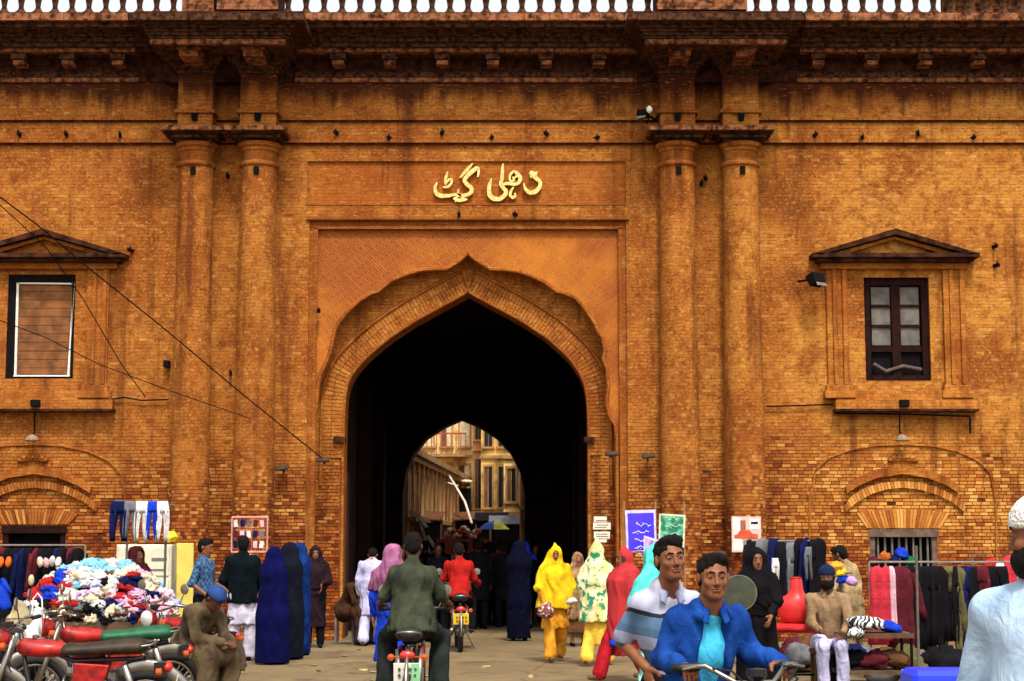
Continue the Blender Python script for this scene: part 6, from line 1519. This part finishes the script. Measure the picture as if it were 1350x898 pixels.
# litter
for k, (px, py) in enumerate(((479, 884), (492, 887), (415, 878), (700, 893), (640, 880), (455, 866), (560, 892))):
    v = (449 - py) / FPX; t_ = -H / (_s + v * _c); yy = t_ * (_c - v * _s); xx = (px - 675) / FPX * t_
    crumple('paper_scrap', ('torn tan paper scrap lying on the paving, ' + ('left foreground', 'left foreground, the nearer', 'near the wall foot at left', 'right of the riders', 'middle foreground', 'by the left jamb', 'under the near rider')[k]), TAN, (xx, yy, .010), (.07, .04, .010), 'litter', amp=.3, nu=8, nv=5)

for k in range(46):
    v_ = rnd.uniform(10.5, 28.5); xx = rnd.uniform(-.30, .30) * v_
    crumple('paper_scrap', 'small scrap of litter trodden into the paving', (TAN, BROWN, GREYC, TAN, OLIVE)[k % 5], (xx, v_, .008), (rnd.uniform(.02, .06), rnd.uniform(.015, .04), .008), 'litter', 'litter scattered on the paving', amp=.3, nu=8, nv=5)
# ================================================================== people
M_SHOE = mat('brown_leather_sandal', (.10, .04, .018), .5)
# riders in front
JK = C_('jacket_blue', (.006, .034, .19), c2=(.012, .065, .30)); CYAN = C_('cyan_tee', (.06, .46, .72))
def jacket(S, P):
    top(1.0, .93, 1.02, 0, False, 1.08)(S, P); nk, ch, pe = Vector(P['neck']), Vector(P['chest']), Vector(P['pel'])
    S.cone(nk + Vector((-.055, .0, -.02)), nk + Vector((.055, .0, -.02)), .052, .052, .02); S.cone(nk + Vector((-.062, .01, .0)), nk + Vector((-.072, -.060, -.045)), .024, .020, .015); S.cone(nk + Vector((.062, .01, .0)), nk + Vector((.072, -.060, -.045)), .024, .020, .015)
    S.cone(nk + Vector((0, -.10, .05)), ch + Vector((0, -.17, -.02)), .062, .108, .01, None, 's'); S.cone(ch + Vector((0, -.17, -.02)), pe + Vector((0, -.22, -.05)), .108, .13, .01, None, 's')
    S.ell(nk + Vector((0, -.02, .06)), (.058, .06, .09), .01, None, 's')
bx, by = WX(930, 8.3, 1), 8.3
rz2 = R(19); fx2, fy2 = math.sin(rz2), -math.cos(rz2)
bike('dark motorcycle facing the camera under the rider in the blue jacket', (bx + .03, by + .10, 0), rz2, M_BLKP, None, None, None, bars=.30, mirrors=False).scale = (1.04, 1.04, 1.06)
P2 = pose(**{**RIDE, 'pel': (0, .16, .90), 'chest': (-.01, .04, 1.17), 'neck': (-.015, -.04, 1.365), 'head': (-.02, -.10, 1.505), 'yaw': R(-14), 'wrR': (-.27, -.22, 1.10), 'wrL': (.27, -.22, 1.10), 'elR': (-.225, .05, 1.11), 'elL': (.235, .03, 1.13), 'hdR': (.15, -1, -.10), 'hdL': (-.15, -1, -.10), 'tilt': 0, 'shR': (-.150, .01, 1.29), 'shL': (.150, .01, 1.29)})
person('young man in an open blue jacket and cyan shirt riding towards the camera', (bx + .03, by + .10, 0), rz2, 1.73, P2, SK_M,
    [('tee', CYAN, top(.2, .93, .90, 0, False, .8), {'fold': .004, 'vox': .009, 'infl': -.009}), collar(JK, .06, .076, .006), ('jacket', JK, jacket, {'infl': .010, 'fold': .009, 'ff': 12, 'vox': .008}), ('trousers', C_('dark_jeans', (.015, .02, .05)), trousers(1.05), {'vox': .012})], 'short', .0058, face=True, shoes=M_BLACK, hs=.91)
P3 = pose(pel=(-.02, .50, .93), chest=(-.09, .48, 1.24), neck=(-.10, .42, 1.42), head=(-.105, .365, 1.57), yaw=R(-6), tilt=R(-4), roll=R(-5), shR=(-.225, .46, 1.34), elR=(-.275, .60, 1.15), wrR=(-.22, .42, 1.03), hdR=(.12, -.35, -.8), pnR=(.9, .2, .1), cR=.25,
    shL=(.06, .48, 1.34), elL=(.14, .40, 1.12), wrL=(.12, .20, 1.0), hdL=(-.2, -.9, -.2), pnL=(-.3, 0, -1), cL=.8, hiR=(-.12, .48, .90), knR=(-.25, .05, .78), anR=(-.26, .18, .38), hiL=(.08, .48, .90), knL=(.24, .08, .76), anL=(.24, .2, .38))
m, n, b_ = newmat('striped_polo'); co = n('TexCoord').outputs['Object']; sz = n('SeparateXYZ', {0: co}); zz = n.math('ADD', sz.outputs[2], n.math('ADD', n.math('MULTIPLY', n.noise(co, 5, 2), .03), n.math('MULTIPLY', n.math('ABSOLUTE', n.math('ADD', sz.outputs[0], .09)), -.30)))
stp = n.ramp(n('MapRange', {0: zz, 1: .85, 2: 1.47}).outputs[0], [(0, c4((.40, .42, .55))), (.10, c4((.045, .09, .16))), (.20, c4((.36, .37, .47))), (.31, c4((.05, .10, .18))), (.43, c4((.28, .30, .43))), (.53, c4((.07, .14, .24))), (.60, c4((.09, .18, .30))), (.70, c4((.01, .012, .02))), (.735, c4((.38, .39, .50)))])
for nd in m.node_tree.nodes:
    if nd.bl_idname == 'ShaderNodeValToRGB': nd.color_ramp.interpolation = 'CONSTANT'
n.L.new(stp, b_.inputs['Base Color']); b_.inputs['Roughness'].default_value = .9; M_POLO = m
def polo(S, P):
    top(.42, .93, .92, 0, True, 1.05)(S, P); nk = Vector(P['neck'])
    S.cone(nk + Vector((-.03, .01, -.005)), nk + Vector((.03, .01, -.005)), .060, .060, .012); S.cone(nk + Vector((0, .03, -.01)), nk + Vector((0, .03, 0)), .05, .05, .02); S.cone(nk + Vector((0, -.09, .02)), nk + Vector((0, -.115, -.12)), .035, .014, .008, None, 's'); S.ell(nk + Vector((0, -.01, .06)), (.058, .055, .08), .01, None, 's')
for _k in ('pel', 'chest', 'neck', 'head', 'shR', 'elR', 'wrR', 'shL', 'elL', 'hiR', 'hiL'): P3[_k] = (P3[_k][0] + .07, P3[_k][1], P3[_k][2])
person('young man in a blue and white striped polo shirt seated behind the blue jacket', (bx + .03, by + .10, 0), rz2, 1.75, P3, SK_M, [collar(C_('lilac_grey_collar', (.30, .30, .44))), ('polo_shirt', M_POLO, polo, {'fold': .009, 'ff': 12, 'vox': .008}), ('trousers', BLK, trousers(1.05), {'vox': .014})], 'short', .0058, face=True, hs=.91)
# man in white cap
LB = C_('light_blue_kameez', (.36, .52, .72), c2=(.48, .62, .78))
P1 = pose(yaw=R(-82), tilt=R(2), elR=(-.27, .05, 1.10), wrR=(-.25, -.12, .88), shR=(-.185, .0, 1.36), shL=(.185, 0, 1.36))
m, n, b_ = newmat('knit_cap'); co = n('TexCoord').outputs['Object']; vo = n('TexVoronoi', {'Vector': co, 'Scale': 85.0}); n.L.new(n.mix(n.step(vo.outputs[0], .25, .6), c4((.60, .58, .54)), c4((.80, .78, .74))), b_.inputs['Base Color']); bp = n('Bump', {'Strength': .6, 'Distance': .01, 'Height': vo.outputs[0]}); n.L.new(bp.outputs[0], b_.inputs['Normal'])
def kam(S, P): tunic(.42, .18, .24, 1.0, 1.08, .7, 1.22)(S, P); nk = Vector(P['neck']); S.cone(nk + Vector((-.05, .0, -.0)), nk + Vector((-.06, -.075, -.07)), .028, .022, .012); S.cone(nk + Vector((.05, .0, -.0)), nk + Vector((.06, -.075, -.07)), .028, .022, .012)
person('bearded man in a white knitted cap and light blue kameez at the right edge', (WX(1382, 5.6, 1.5), 5.6, 0), R(-38), 1.83, P1, SK_M, [('beard', HAIR, beard, {'vox': .006, 'fold': .003, 'ff': 50}), collar(LB, .05, .068), ('kameez', LB, kam, {'fold': .005, 'ff': 8, 'vox': .009}), ('cap', m, cap(), {'fold': 0, 'vox': .006}), ('shalwar', LB, trousers(1.2, .03), {'vox': .016})], 'under', .0062, face=True)
# rear riders
GRN = C_('grey_green_shirt', (.032, .038, .024), c2=(.055, .062, .038))
gx, gy = WX(544, 16.4, 1), 16.4
bike('motorcycle ridden away from the camera with a green and white number plate', (gx, gy, 0), R(180), M_REDP, (PLW, PLG, .07, -.08), None, None)
def loose_top(S, P): top(.62, .88, 1.18, .04, True, 1.2)(S, P); S.ell(Vector(P['chest']) + Vector((0, .02, .06)), (.185, .12, .13), .05)
P8 = pose(**{**RIDE, 'elR': (-.255, -.04, 1.12), 'elL': (.255, -.04, 1.12), 'tilt': R(14), 'head': (0, -.03, 1.575), 'knR': (-.25, -.27, .72), 'knL': (.25, -.27, .72), 'anR': (-.24, -.02, .33), 'anL': (.24, -.02, .33)})
person('man in a grey green shirt riding away from the camera on a red motorcycle', (gx, gy, 0), R(180), 1.80, P8, SK_D, [('shirt', GRN, loose_top, {'fold': .013, 'ff': 11, 'vox': .012}), ('trousers', C_('charcoal_trousers', (.014, .017, .015)), trousers(1.2, .03), {'fold': .012, 'vox': .014})], 'short', .0085)
rx, ry = WX(605, 27.2, 1), 27.2
bike('motorcycle with a yellow number plate entering the arch', (rx, ry, 0), R(184), M_REDP, (PLY, None, 0, 0))
person('man in a red jacket riding into the arch on the yellow-plated motorcycle', (rx, ry, 0), R(184), 1.72, pose(**{**RIDE, 'tilt': R(12), 'elR': (-.235, -.04, 1.12), 'elL': (.235, -.04, 1.12)}), SK_D, [('jacket', C_('bright_red_jacket', (.34, .012, .010)), top(1, .90, 1.10, .03, True, 1.15), {'fold': .011}), ('trousers', BLK, trousers(1.1))], 'short', .011)
WALK = dict(hiR=(-.09, 0, .90), knR=(-.10, -.12, .52), anR=(-.10, -.20, .11), hiL=(.09, 0, .90), knL=(.10, .02, .50), anL=(.10, .20, .13))
# left side
person('man in lavender kurta and shalwar walking in at the left jamb, head bowed', at(489, 28.2), R(176), 1.66, pose(**{**WALK, 'tilt': R(55), 'head': (0, -.12, 1.53), 'neck': (0, -.02, 1.43)}), SK_M, [('kurta', LAV, tunic(.52, .17, .23, 1, 1.08, .68, 1.15), {'fold': .012}), ('shalwar', LAV, trousers(1.15, .03), {'fold': .01})], 'short', .011, shoes=M_SHOE)
person('woman in a mauve headscarf and blue dress beside the near rider', at(516, 19.6), R(178), 1.66, pose(), SK_L, [('dress', BLUE, tunic(.35, .17, .22), {'fold': .012}), ('headscarf', C_('mauve_scarf', (.20, .055, .13), c2=(.36, .13, .24)), veil(1.18, .2, .8), {'fold': .012})], 'none', .011)
person('man in a black jacket over white kurta and shalwar seen from behind', at(318, 24.6), R(186), 1.78, pose(elR=(-.26, -.05, 1.12), elL=(.26, -.05, 1.12), wrR=(-.20, -.25, 1.02), wrL=(.20, -.25, 1.02)), SK_D, [('kurta', C_('pale_kurta', (.56, .52, .64)), tunic(.50, .17, .21, .2), {'fold': .012}), ('jacket', C_('black_jacket', (.003, .006, .008)), top(1, .84, 1.18, .02, True, 1.25), {'fold': .012, 'infl': .018}), ('shalwar', C_('pale_kurta', (.56, .52, .64)), trousers(1.15, .02), {'fold': .01})], 'short', .010)
m, n, b_ = newmat('checked_shirt'); co = n('TexCoord').outputs['Object']; ck = n('TexChecker', {'Vector': co, 'Scale': 22.0, 'Color1': (.012, .05, .14, 1), 'Color2': (.05, .14, .24, 1)}); n.L.new(n.mix(n.step(n.noise(co, 20, 2), .45, .6), ck.outputs[0], c4((.012, .03, .09))), b_.inputs['Base Color']); b_.inputs['Roughness'].default_value = .9
person('young man in a blue checked shirt standing in profile facing right', at(267, 23.4), R(72), 1.74, pose(elR=(-.25, .06, 1.12), wrR=(-.2, -.16, .95), elL=(.24, .0, 1.12), wrL=(.15, -.22, 1.05), tilt=R(10)), SK_M, [('shirt', m, top(.55, .90, 1.05), {'fold': .009}), ('trousers', BLK, trousers(1.0))], 'short', .010, face=True)
BQ = C_('burqa_navy', (.0025, .003, .036), c2=(.003, .004, .055)); BQ2 = C_('burqa_black', (.005, .006, .012)); BQ3 = C_('burqa_royal', (.003, .008, .065), c2=(.006, .03, .15))
person('figure wholly covered in a navy blue burqa, nearest of the three', at(359, 23.9), R(120), 1.60, pose(), SK_M, [('burqa', BQ, shroud(.03, .27, .95), {'fold': .008, 'ff': 8, 'fz': .05})], 'none', .014, hide=True)
person('figure in a black burqa between the two blue ones', at(379, 24.9), R(120), 1.66, pose(), SK_M, [('burqa', BQ2, shroud(.03, .25, .95), {'fold': .008, 'ff': 8, 'fz': .05})], 'none', .014, hide=True)
person('figure in a lighter royal blue burqa farthest right of the three', at(391, 25.8), R(120), 1.66, pose(), SK_M, [('burqa', BQ3, shroud(.03, .22, .95), {'fold': .009, 'ff': 8, 'fz': .05})], 'none', .014, hide=True)
person('person in dark clothes standing against the wall right of the burqas', at(414, 27.6), R(10), 1.62, pose(elL=(.22, -.05, 1.14), wrL=(.10, -.22, 1.1)), SK_M, [('kurta', C_('dark_plum', (.018, .008, .012)), tunic(.35, .17, .2), {'fold': .01}), ('shawl', C_('dark_plum', (.018, .008, .012)), veil(1.0, .22), {'fold': .012}), ('shalwar', BLK, trousers(1.1))], 'none', .011, face=True)
BK_ = C_('brown_kurta', (.062, .042, .024), c2=(.115, .078, .042))
PS = pose(pel=(0, .10, .60), chest=(0, -.06, .90), neck=(0, -.20, 1.06), head=(0, -.30, 1.14), tilt=R(38), shR=(-.17, -.14, .99), elR=(-.19, -.26, .76), wrR=(-.08, -.46, .72), hdR=(.6, -.7, -.1), pnR=(.3, 0, -1), shL=(.17, -.14, .99), elL=(.19, -.26, .76), wrL=(.08, -.46, .72), hdL=(-.6, -.7, -.1), pnL=(-.3, 0, -1),
    hiR=(-.10, .08, .56), knR=(-.15, -.38, .58), anR=(-.14, -.34, .10), hiL=(.10, .08, .56), knL=(.15, -.38, .58), anL=(.14, -.34, .10))
def seat_kurta(w_=.2):
    def f(S, P): top(1, .96, 1.06, .01, True, 1.1)(S, P); S.cone(P['pel'], Vector(P['hiR']).lerp(Vector(P['knR']), .8), .15, .12, .06); S.cone(P['pel'], Vector(P['hiL']).lerp(Vector(P['knL']), .8), .15, .12, .06); k1, k2 = Vector(P['knR']), Vector(P['knL']); S.cone(k1, k1 + Vector((0, .02, -.22)), .09, .10, .05); S.cone(k2, k2 + Vector((0, .02, -.22)), .09, .10, .05); S.cone(k1, k2, .08, .08, .05)
    return f
px_, py_, pz_ = at(252, 16.9)
person('man in brown kurta and blue cap sitting bent forward beside the motorcycles', (px_, py_, 0), R(55), 1.72, PS, SK_D, [('kurta', BK_, seat_kurta(), {'fold': .011, 'ff': 12, 'infl': .012}), ('shalwar', BK_, trousers(1.2, .03), {'fold': .01}), ('cap', C_('cap_blue', (.02, .05, .16)), cap(), {'fold': 0, 'vox': .009})], 'under', .009, face=True, shoes=M_SHOE)
def stool(label, x, y, h, m_=None):
    s_ = thing('wooden_stool', label, 'stool', (x, y, 0)); t = MB(); t.box((0, 0, h - .02), (.34, .30, .04)); t.build('seat', m_ or M_OLDW, s_, bevel=.008)
    for a in (-.14, .14):
        for b in (-.12, .12): t = MB(); t.box((a, b, h / 2 - .02), (.035, .035, h - .04)); t.build('leg', m_ or M_OLDW, s_)
stool('low wooden stool under the man in the brown kurta', px_ + -.05, py_ + .08, .44)
person('figure in a maroon shawl sitting behind the heap of clothes', at(176, 22.6), R(55), 1.63, pose(), SK_D, [('shawl', C_('deep_maroon', (.045, .008, .008)), veil(.6, .26, .8), {'fold': .012}), ('dress', C_('deep_maroon', (.045, .008, .008)), tunic(.3, .17, .22))], 'none', .012)
# women in the middle
YW1 = C_('yellow_veil', (.68, .38, .008), c2=(.82, .54, .015)); OR1 = C_('saffron', (.62, .26, .02))
person('woman in a bright yellow veil walking out of the arch carrying a patterned bag', at(732, 24.4), R(6), 1.62, pose(**{**WALK, 'elR': (-.25, -.06, 1.12), 'wrR': (-.17, -.16, .86), 'wrL': (.22, -.10, .86)}), SK_M, [('tunic', OR1, tunic(.50, .17, .22), {'fold': .012}), ('veil', YW1, veil(.80, .30, .68, True, .05, .22), {'fold': .016, 'ff': 10, 'fz': .15}), ('shalwar', OR1, trousers(1.1, .03), {'fold': .01})], 'none', .010, face=True, shoes=M_SHOE)
m, n, b_ = newmat('floral_print'); co = n('TexCoord').outputs['Object']; f = n.step(n.noise(co, 10, 3, .6), .53, .56); f2 = n.step(n.noise(co, 3, 1), .36, .44)
base = n.mix(n.step(n.noise(co, 5, 3), .42, .58), c4((.74, .70, .42)), c4((.66, .50, .16))); n.L.new(n.mix(n.math('MULTIPLY', f, f2), base, c4((.01, .22, .13))), b_.inputs['Base Color']); b_.inputs['Roughness'].default_value = .9; M_FLO = m
person('woman in a cream veil printed with green leaves walking beside the red one', at(788, 23.6), R(160), 1.66, pose(**WALK), SK_M, [('tunic', C_('saffron2', (.70, .42, .05)), tunic(.30, .17, .20), {'fold': .012}), ('veil', M_FLO, veil(.62, .27, .72, True, .06, .2), {'fold': .016, 'ff': 10, 'fz': .15}), ('shalwar', C_('saffron2', (.70, .42, .05)), trousers(1.1, .03))], 'none', .011, shoes=M_SHOE)
m, n, b_ = newmat('red_blotched'); co = n('TexCoord').outputs['Object']; vo = n('TexVoronoi', {'Vector': co, 'Scale': 5.0}); f = n.step(n.math('ADD', vo.outputs[0], n.math('MULTIPLY', n.noise(co, 20, 2), .2)), .36, .28); n.L.new(n.mix(f, c4((.38, .010, .014)), c4((.07, .004, .008))), b_.inputs['Base Color']); b_.inputs['Roughness'].default_value = .85; M_RBL = m
person('woman in a red veil with dark blotches striding to the left', at(824, 20.9), R(-62), 1.60, pose(**{**WALK, 'knR': (-.10, -.2, .52), 'anR': (-.1, -.32, .12), 'anL': (.1, .26, .14)}), SK_M, [('tunic', M_RBL, tunic(.34, .17, .21), {'fold': .012}), ('veil', M_RBL, veil(.55, .27, .9, True, .03, .2), {'fold': .016, 'ff': 10, 'fz': .15}), ('shalwar', C_('crimson', (.36, .012, .02)), trousers(1.15, .03), {'fold': .01})], 'none', .010, face=True, shoes=M_SHOE)
person('woman in a turquoise veil half hidden behind the striped polo shirt', at(867, 15.6), R(30), 1.64, pose(), SK_M, [('dress', C_('pale_turquoise', (.28, .62, .55)), tunic(.3, .17, .2), {'fold': .012}), ('veil', C_('turquoise', (.08, .55, .48)), veil(.95, .2, .8, True, .05), {'fold': .012})], 'none', .012)
person('small woman in a brown printed shawl between the yellow and the leafy veils', at(762, 28.0), R(10), 1.52, pose(), SK_M, [('shawl', C_('brown_print', (.09, .04, .02), c2=(.35, .20, .10)), veil(.5, .24), {'fold': .012}), ('dress', BROWN, tunic(.25, .17, .2))], 'none', .013)
def crum_bag(name, label, px, py, Y, r, m_): x, z = W(px, py, Y); return crumple(name, label, m_, (x, Y, z), r, 'bag', amp=.12)
m, n, b_ = newmat('patterned_bag'); co = n('TexCoord').outputs['Object']; vo = n('TexVoronoi', {'Vector': co, 'Scale': 22.0}); n.L.new(n.mix(n.step(vo.outputs[0], .3, .5), c4((.62, .52, .36)), c4((.14, .02, .02))), b_.inputs['Base Color'])
crum_bag('hand_bag', 'cream and maroon patterned bag carried by the woman in yellow', 719, 808, 24.1, (.13, .09, .14), m)
crum_bag('hand_bag', 'small white bag in the other hand of the woman in yellow', 754, 794, 24.1, (.08, .06, .06), WHITE)
crum_bag('hand_bag', 'small blue purse carried by the woman in red', 811, 849, 20.6, (.07, .06, .06), BLUE)
person('dark robed figure walking into the passage right of the riders', at(684, 29.5), R(185), 1.70, pose(), SK_D, [('robe', C_('dark_navy_robe', (.002, .002, .011)), shroud(.05, .21, .8), {'fold': .012})], 'none', .014, hide=True)
person('person with a bright blue head cloth deep in the passage', at(693, 34), R(180), 1.68, pose(), SK_D, [('headcloth', BLUE, veil(1.38, .13, .8), {'fold': .01}), ('coat', C_('dark_navy_robe', (.002, .002, .011)), tunic(.4, .17, .2))], 'none', .013)
person('person in brown squatting by the left jamb of the arch', at(459, 28.5), R(60), 1.62, PS, SK_D, [('kurta', C_('umber', (.045, .020, .010)), seat_kurta(), {'fold': .012}), ('shalwar', C_('umber', (.045, .020, .010)), trousers(1.2, .02))], 'under', .013)
stool('stone block seat by the left jamb of the arch', WX(459, 28.5) - .05, 28.55, .50, GREYC)
for px, Y, h, m_, lb in ((560, 37, 1.72, BLK, 'in black left of the bamboo poles'), (543, 33, 1.66, BLK, 'in black behind the near rider'), (628, 34, 1.76, BLK, 'in black right behind the red rider'), (645, 38, 1.70, BLK, 'in charcoal beneath the umbrella'), (659, 35, 1.74, MAROON, 'in dark maroon right of the umbrella'), (671, 40, 1.72, NAVY, 'in navy near the right side of the passage'), (582, 41, 1.70, NAVY, 'in navy beyond the red rider'), (636, 44, 1.70, BROWN, 'in brown at the far arch'), (570, 46, 1.68, GREYC, 'in grey outside the far arch'), (655, 50, 1.70, TAN, 'in tan beyond the far arch'), (676, 47, 1.66, WHITE, 'in white outside the far arch at right')):
    person('person ' + lb + ' deep in the passage', at(px, Y), R(rnd.choice((170, 190, 180))), h, pose(**(WALK if px % 2 else {})), SK_D, [('coat', m_, tunic(.55, .17, .2), {'fold': .01}), ('trousers', BLK, trousers(1.1))], 'short', .014, group='people deep in the passage')
for px, Y, h, m_, lb in ((612, 35.5, 1.70, BLK, 'in black just ahead of the red rider'), (632, 33.6, 1.74, BLK, 'in black walking beside the red rider'), (650, 36.5, 1.66, BROWN, 'in brown inside the arch mouth'), (664, 34.2, 1.70, BLK, 'in black left of the robed figure'), (577, 33, 1.68, BLK, 'in charcoal left of the red rider'), (706, 36, 1.66, BLK, 'in black at the right wall of the passage'), (528, 31.5, 1.62, BLK, 'in black behind the mauve scarf')):
    person('person ' + lb, at(px, Y), R(rnd.choice((175, 185, 190, 168, 10))), h, pose(**(WALK if px % 2 else {})), SK_D, [('coat', m_, tunic(.55, .17, .2), {'fold': .01}), ('trousers', BLK, trousers(1.1))], 'short', .015, group='people at the mouth of the passage')
# right market
person('woman in a black burqa holding a round tray at the right stall', at(1000, 17.4), R(-20), 1.62, pose(elL=(.22, -.10, 1.16), wrL=(.20, -.30, .98), hdL=(.1, -1, -.5), elR=(-.24, -.12, 1.18), wrR=(-.16, -.34, 1.22), hdR=(-.3, -1, 0), yaw=R(30)), SK_M, [('robe', C_('jet_black', (.006, .005, .006)), tunic(.1, .19, .27, .85, 1.05, .8), {'fold': .012}), ('veil', C_('jet_black', (.006, .005, .006)), veil(1.0, .22, .8), {'fold': .012})], 'none', .010, face=True)
tr_ = thing('round_tray', 'round dark green tray held up behind the blue jacket', 'tray', (WX(974, 16.9, 1.2), 16.9, W(974, 782, 16.9)[1])); t = MB(); t.lathe([(0, .0), (.165, .0), (.175, -.012), (.165, -.014), (0, -.008)], (0, 0, 0), 'Y', 28, cap=False); t.build('disc', mat('tray_green', (.045, .05, .03), .4, .3), tr_, smooth='auto'); t = MB(); t.tube([(.17 * math.cos(2 * math.pi * k / 28), -.01, .17 * math.sin(2 * math.pi * k / 28)) for k in range(28)], .008, 6, closed=True); t.build('rim', mat('tray_rim', (.12, .11, .07), .4), tr_)
person('person in dull brown clothes mostly hidden behind the two riders on the dark motorcycle', at(951, 19), R(30), 1.58, pose(), SK_M, [('shawl', C_('dull_brown', (.06, .03, .02)), veil(.9, .22), {'fold': .012})], 'none', .012, face=True)
TANS = C_('tan_shirt', (.22, .13, .065), c2=(.32, .20, .11)); LVT = C_('lilac_trousers', (.50, .48, .70))
PT = pose(pel=(0, .12, .72), chest=(0, .06, 1.04), neck=(0, .03, 1.23), head=(-.01, -.01, 1.39), shR=(-.185, .03, 1.145), elR=(-.20, -.06, .90), wrR=(-.09, -.27, .80), hdR=(.6, -.7, -.1), pnR=(.2, .2, -1), shL=(.185, .03, 1.145), elL=(.21, -.05, .90), wrL=(.13, -.26, .78), hdL=(-.3, -.9, -.2), pnL=(-.2, 0, -1), hiR=(-.10, .1, .68), knR=(-.09, -.36, .66), anR=(-.07, -.25, .2), hiL=(.10, .1, .68), knL=(.12, -.36, .66), anL=(.13, -.28, .2), yaw=R(-8))
px_, py_, pz_ = at(1095, 17.9)
person('bearded man in a tan shirt and dark blue cap seated behind the red table', (px_, py_, 0), R(-8), 1.64, PT, SK_D, [collar(C_('pink_tan_collar', (.34, .21, .13)), .05), ('shirt', TANS, top(.9, .94, 1.0, .0, True, 1.05), {'fold': .010}), ('trousers', LVT, trousers(.95, .01), {'fold': .011}), ('cap', C_('cap_dark_blue', (.01, .02, .06)), cap(), {'fold': 0, 'vox': .009}), ('beard', HAIR, beard, {'vox': .008, 'fold': .003})], 'under', .0085, face=True)
stool('tall wooden stool under the seated man in the tan shirt', px_, py_ + .1, .56)
person('man in a khaki kurta bending over the goods with his back half turned', at(1126, 22.2), R(-125), 1.68, pose(tilt=R(28), chest=(0, -.04, 1.27), neck=(0, -.10, 1.43), head=(0, -.17, 1.56), shR=(-.16, -.08, 1.34), shL=(.16, -.08, 1.34), elR=(-.2, -.2, 1.14), wrR=(-.14, -.40, 1.05), elL=(.22, -.18, 1.12), wrL=(.2, -.36, 1.0)), SK_D, [('kurta', C_('khaki_kurta', (.30, .20, .09), c2=(.42, .30, .15)), tunic(.50, .17, .23, 1, 1.05, .7, 1.1), {'fold': .013}), ('shalwar', C_('khaki_kurta', (.30, .20, .09)), trousers(1.15, .03))], 'short', .010)
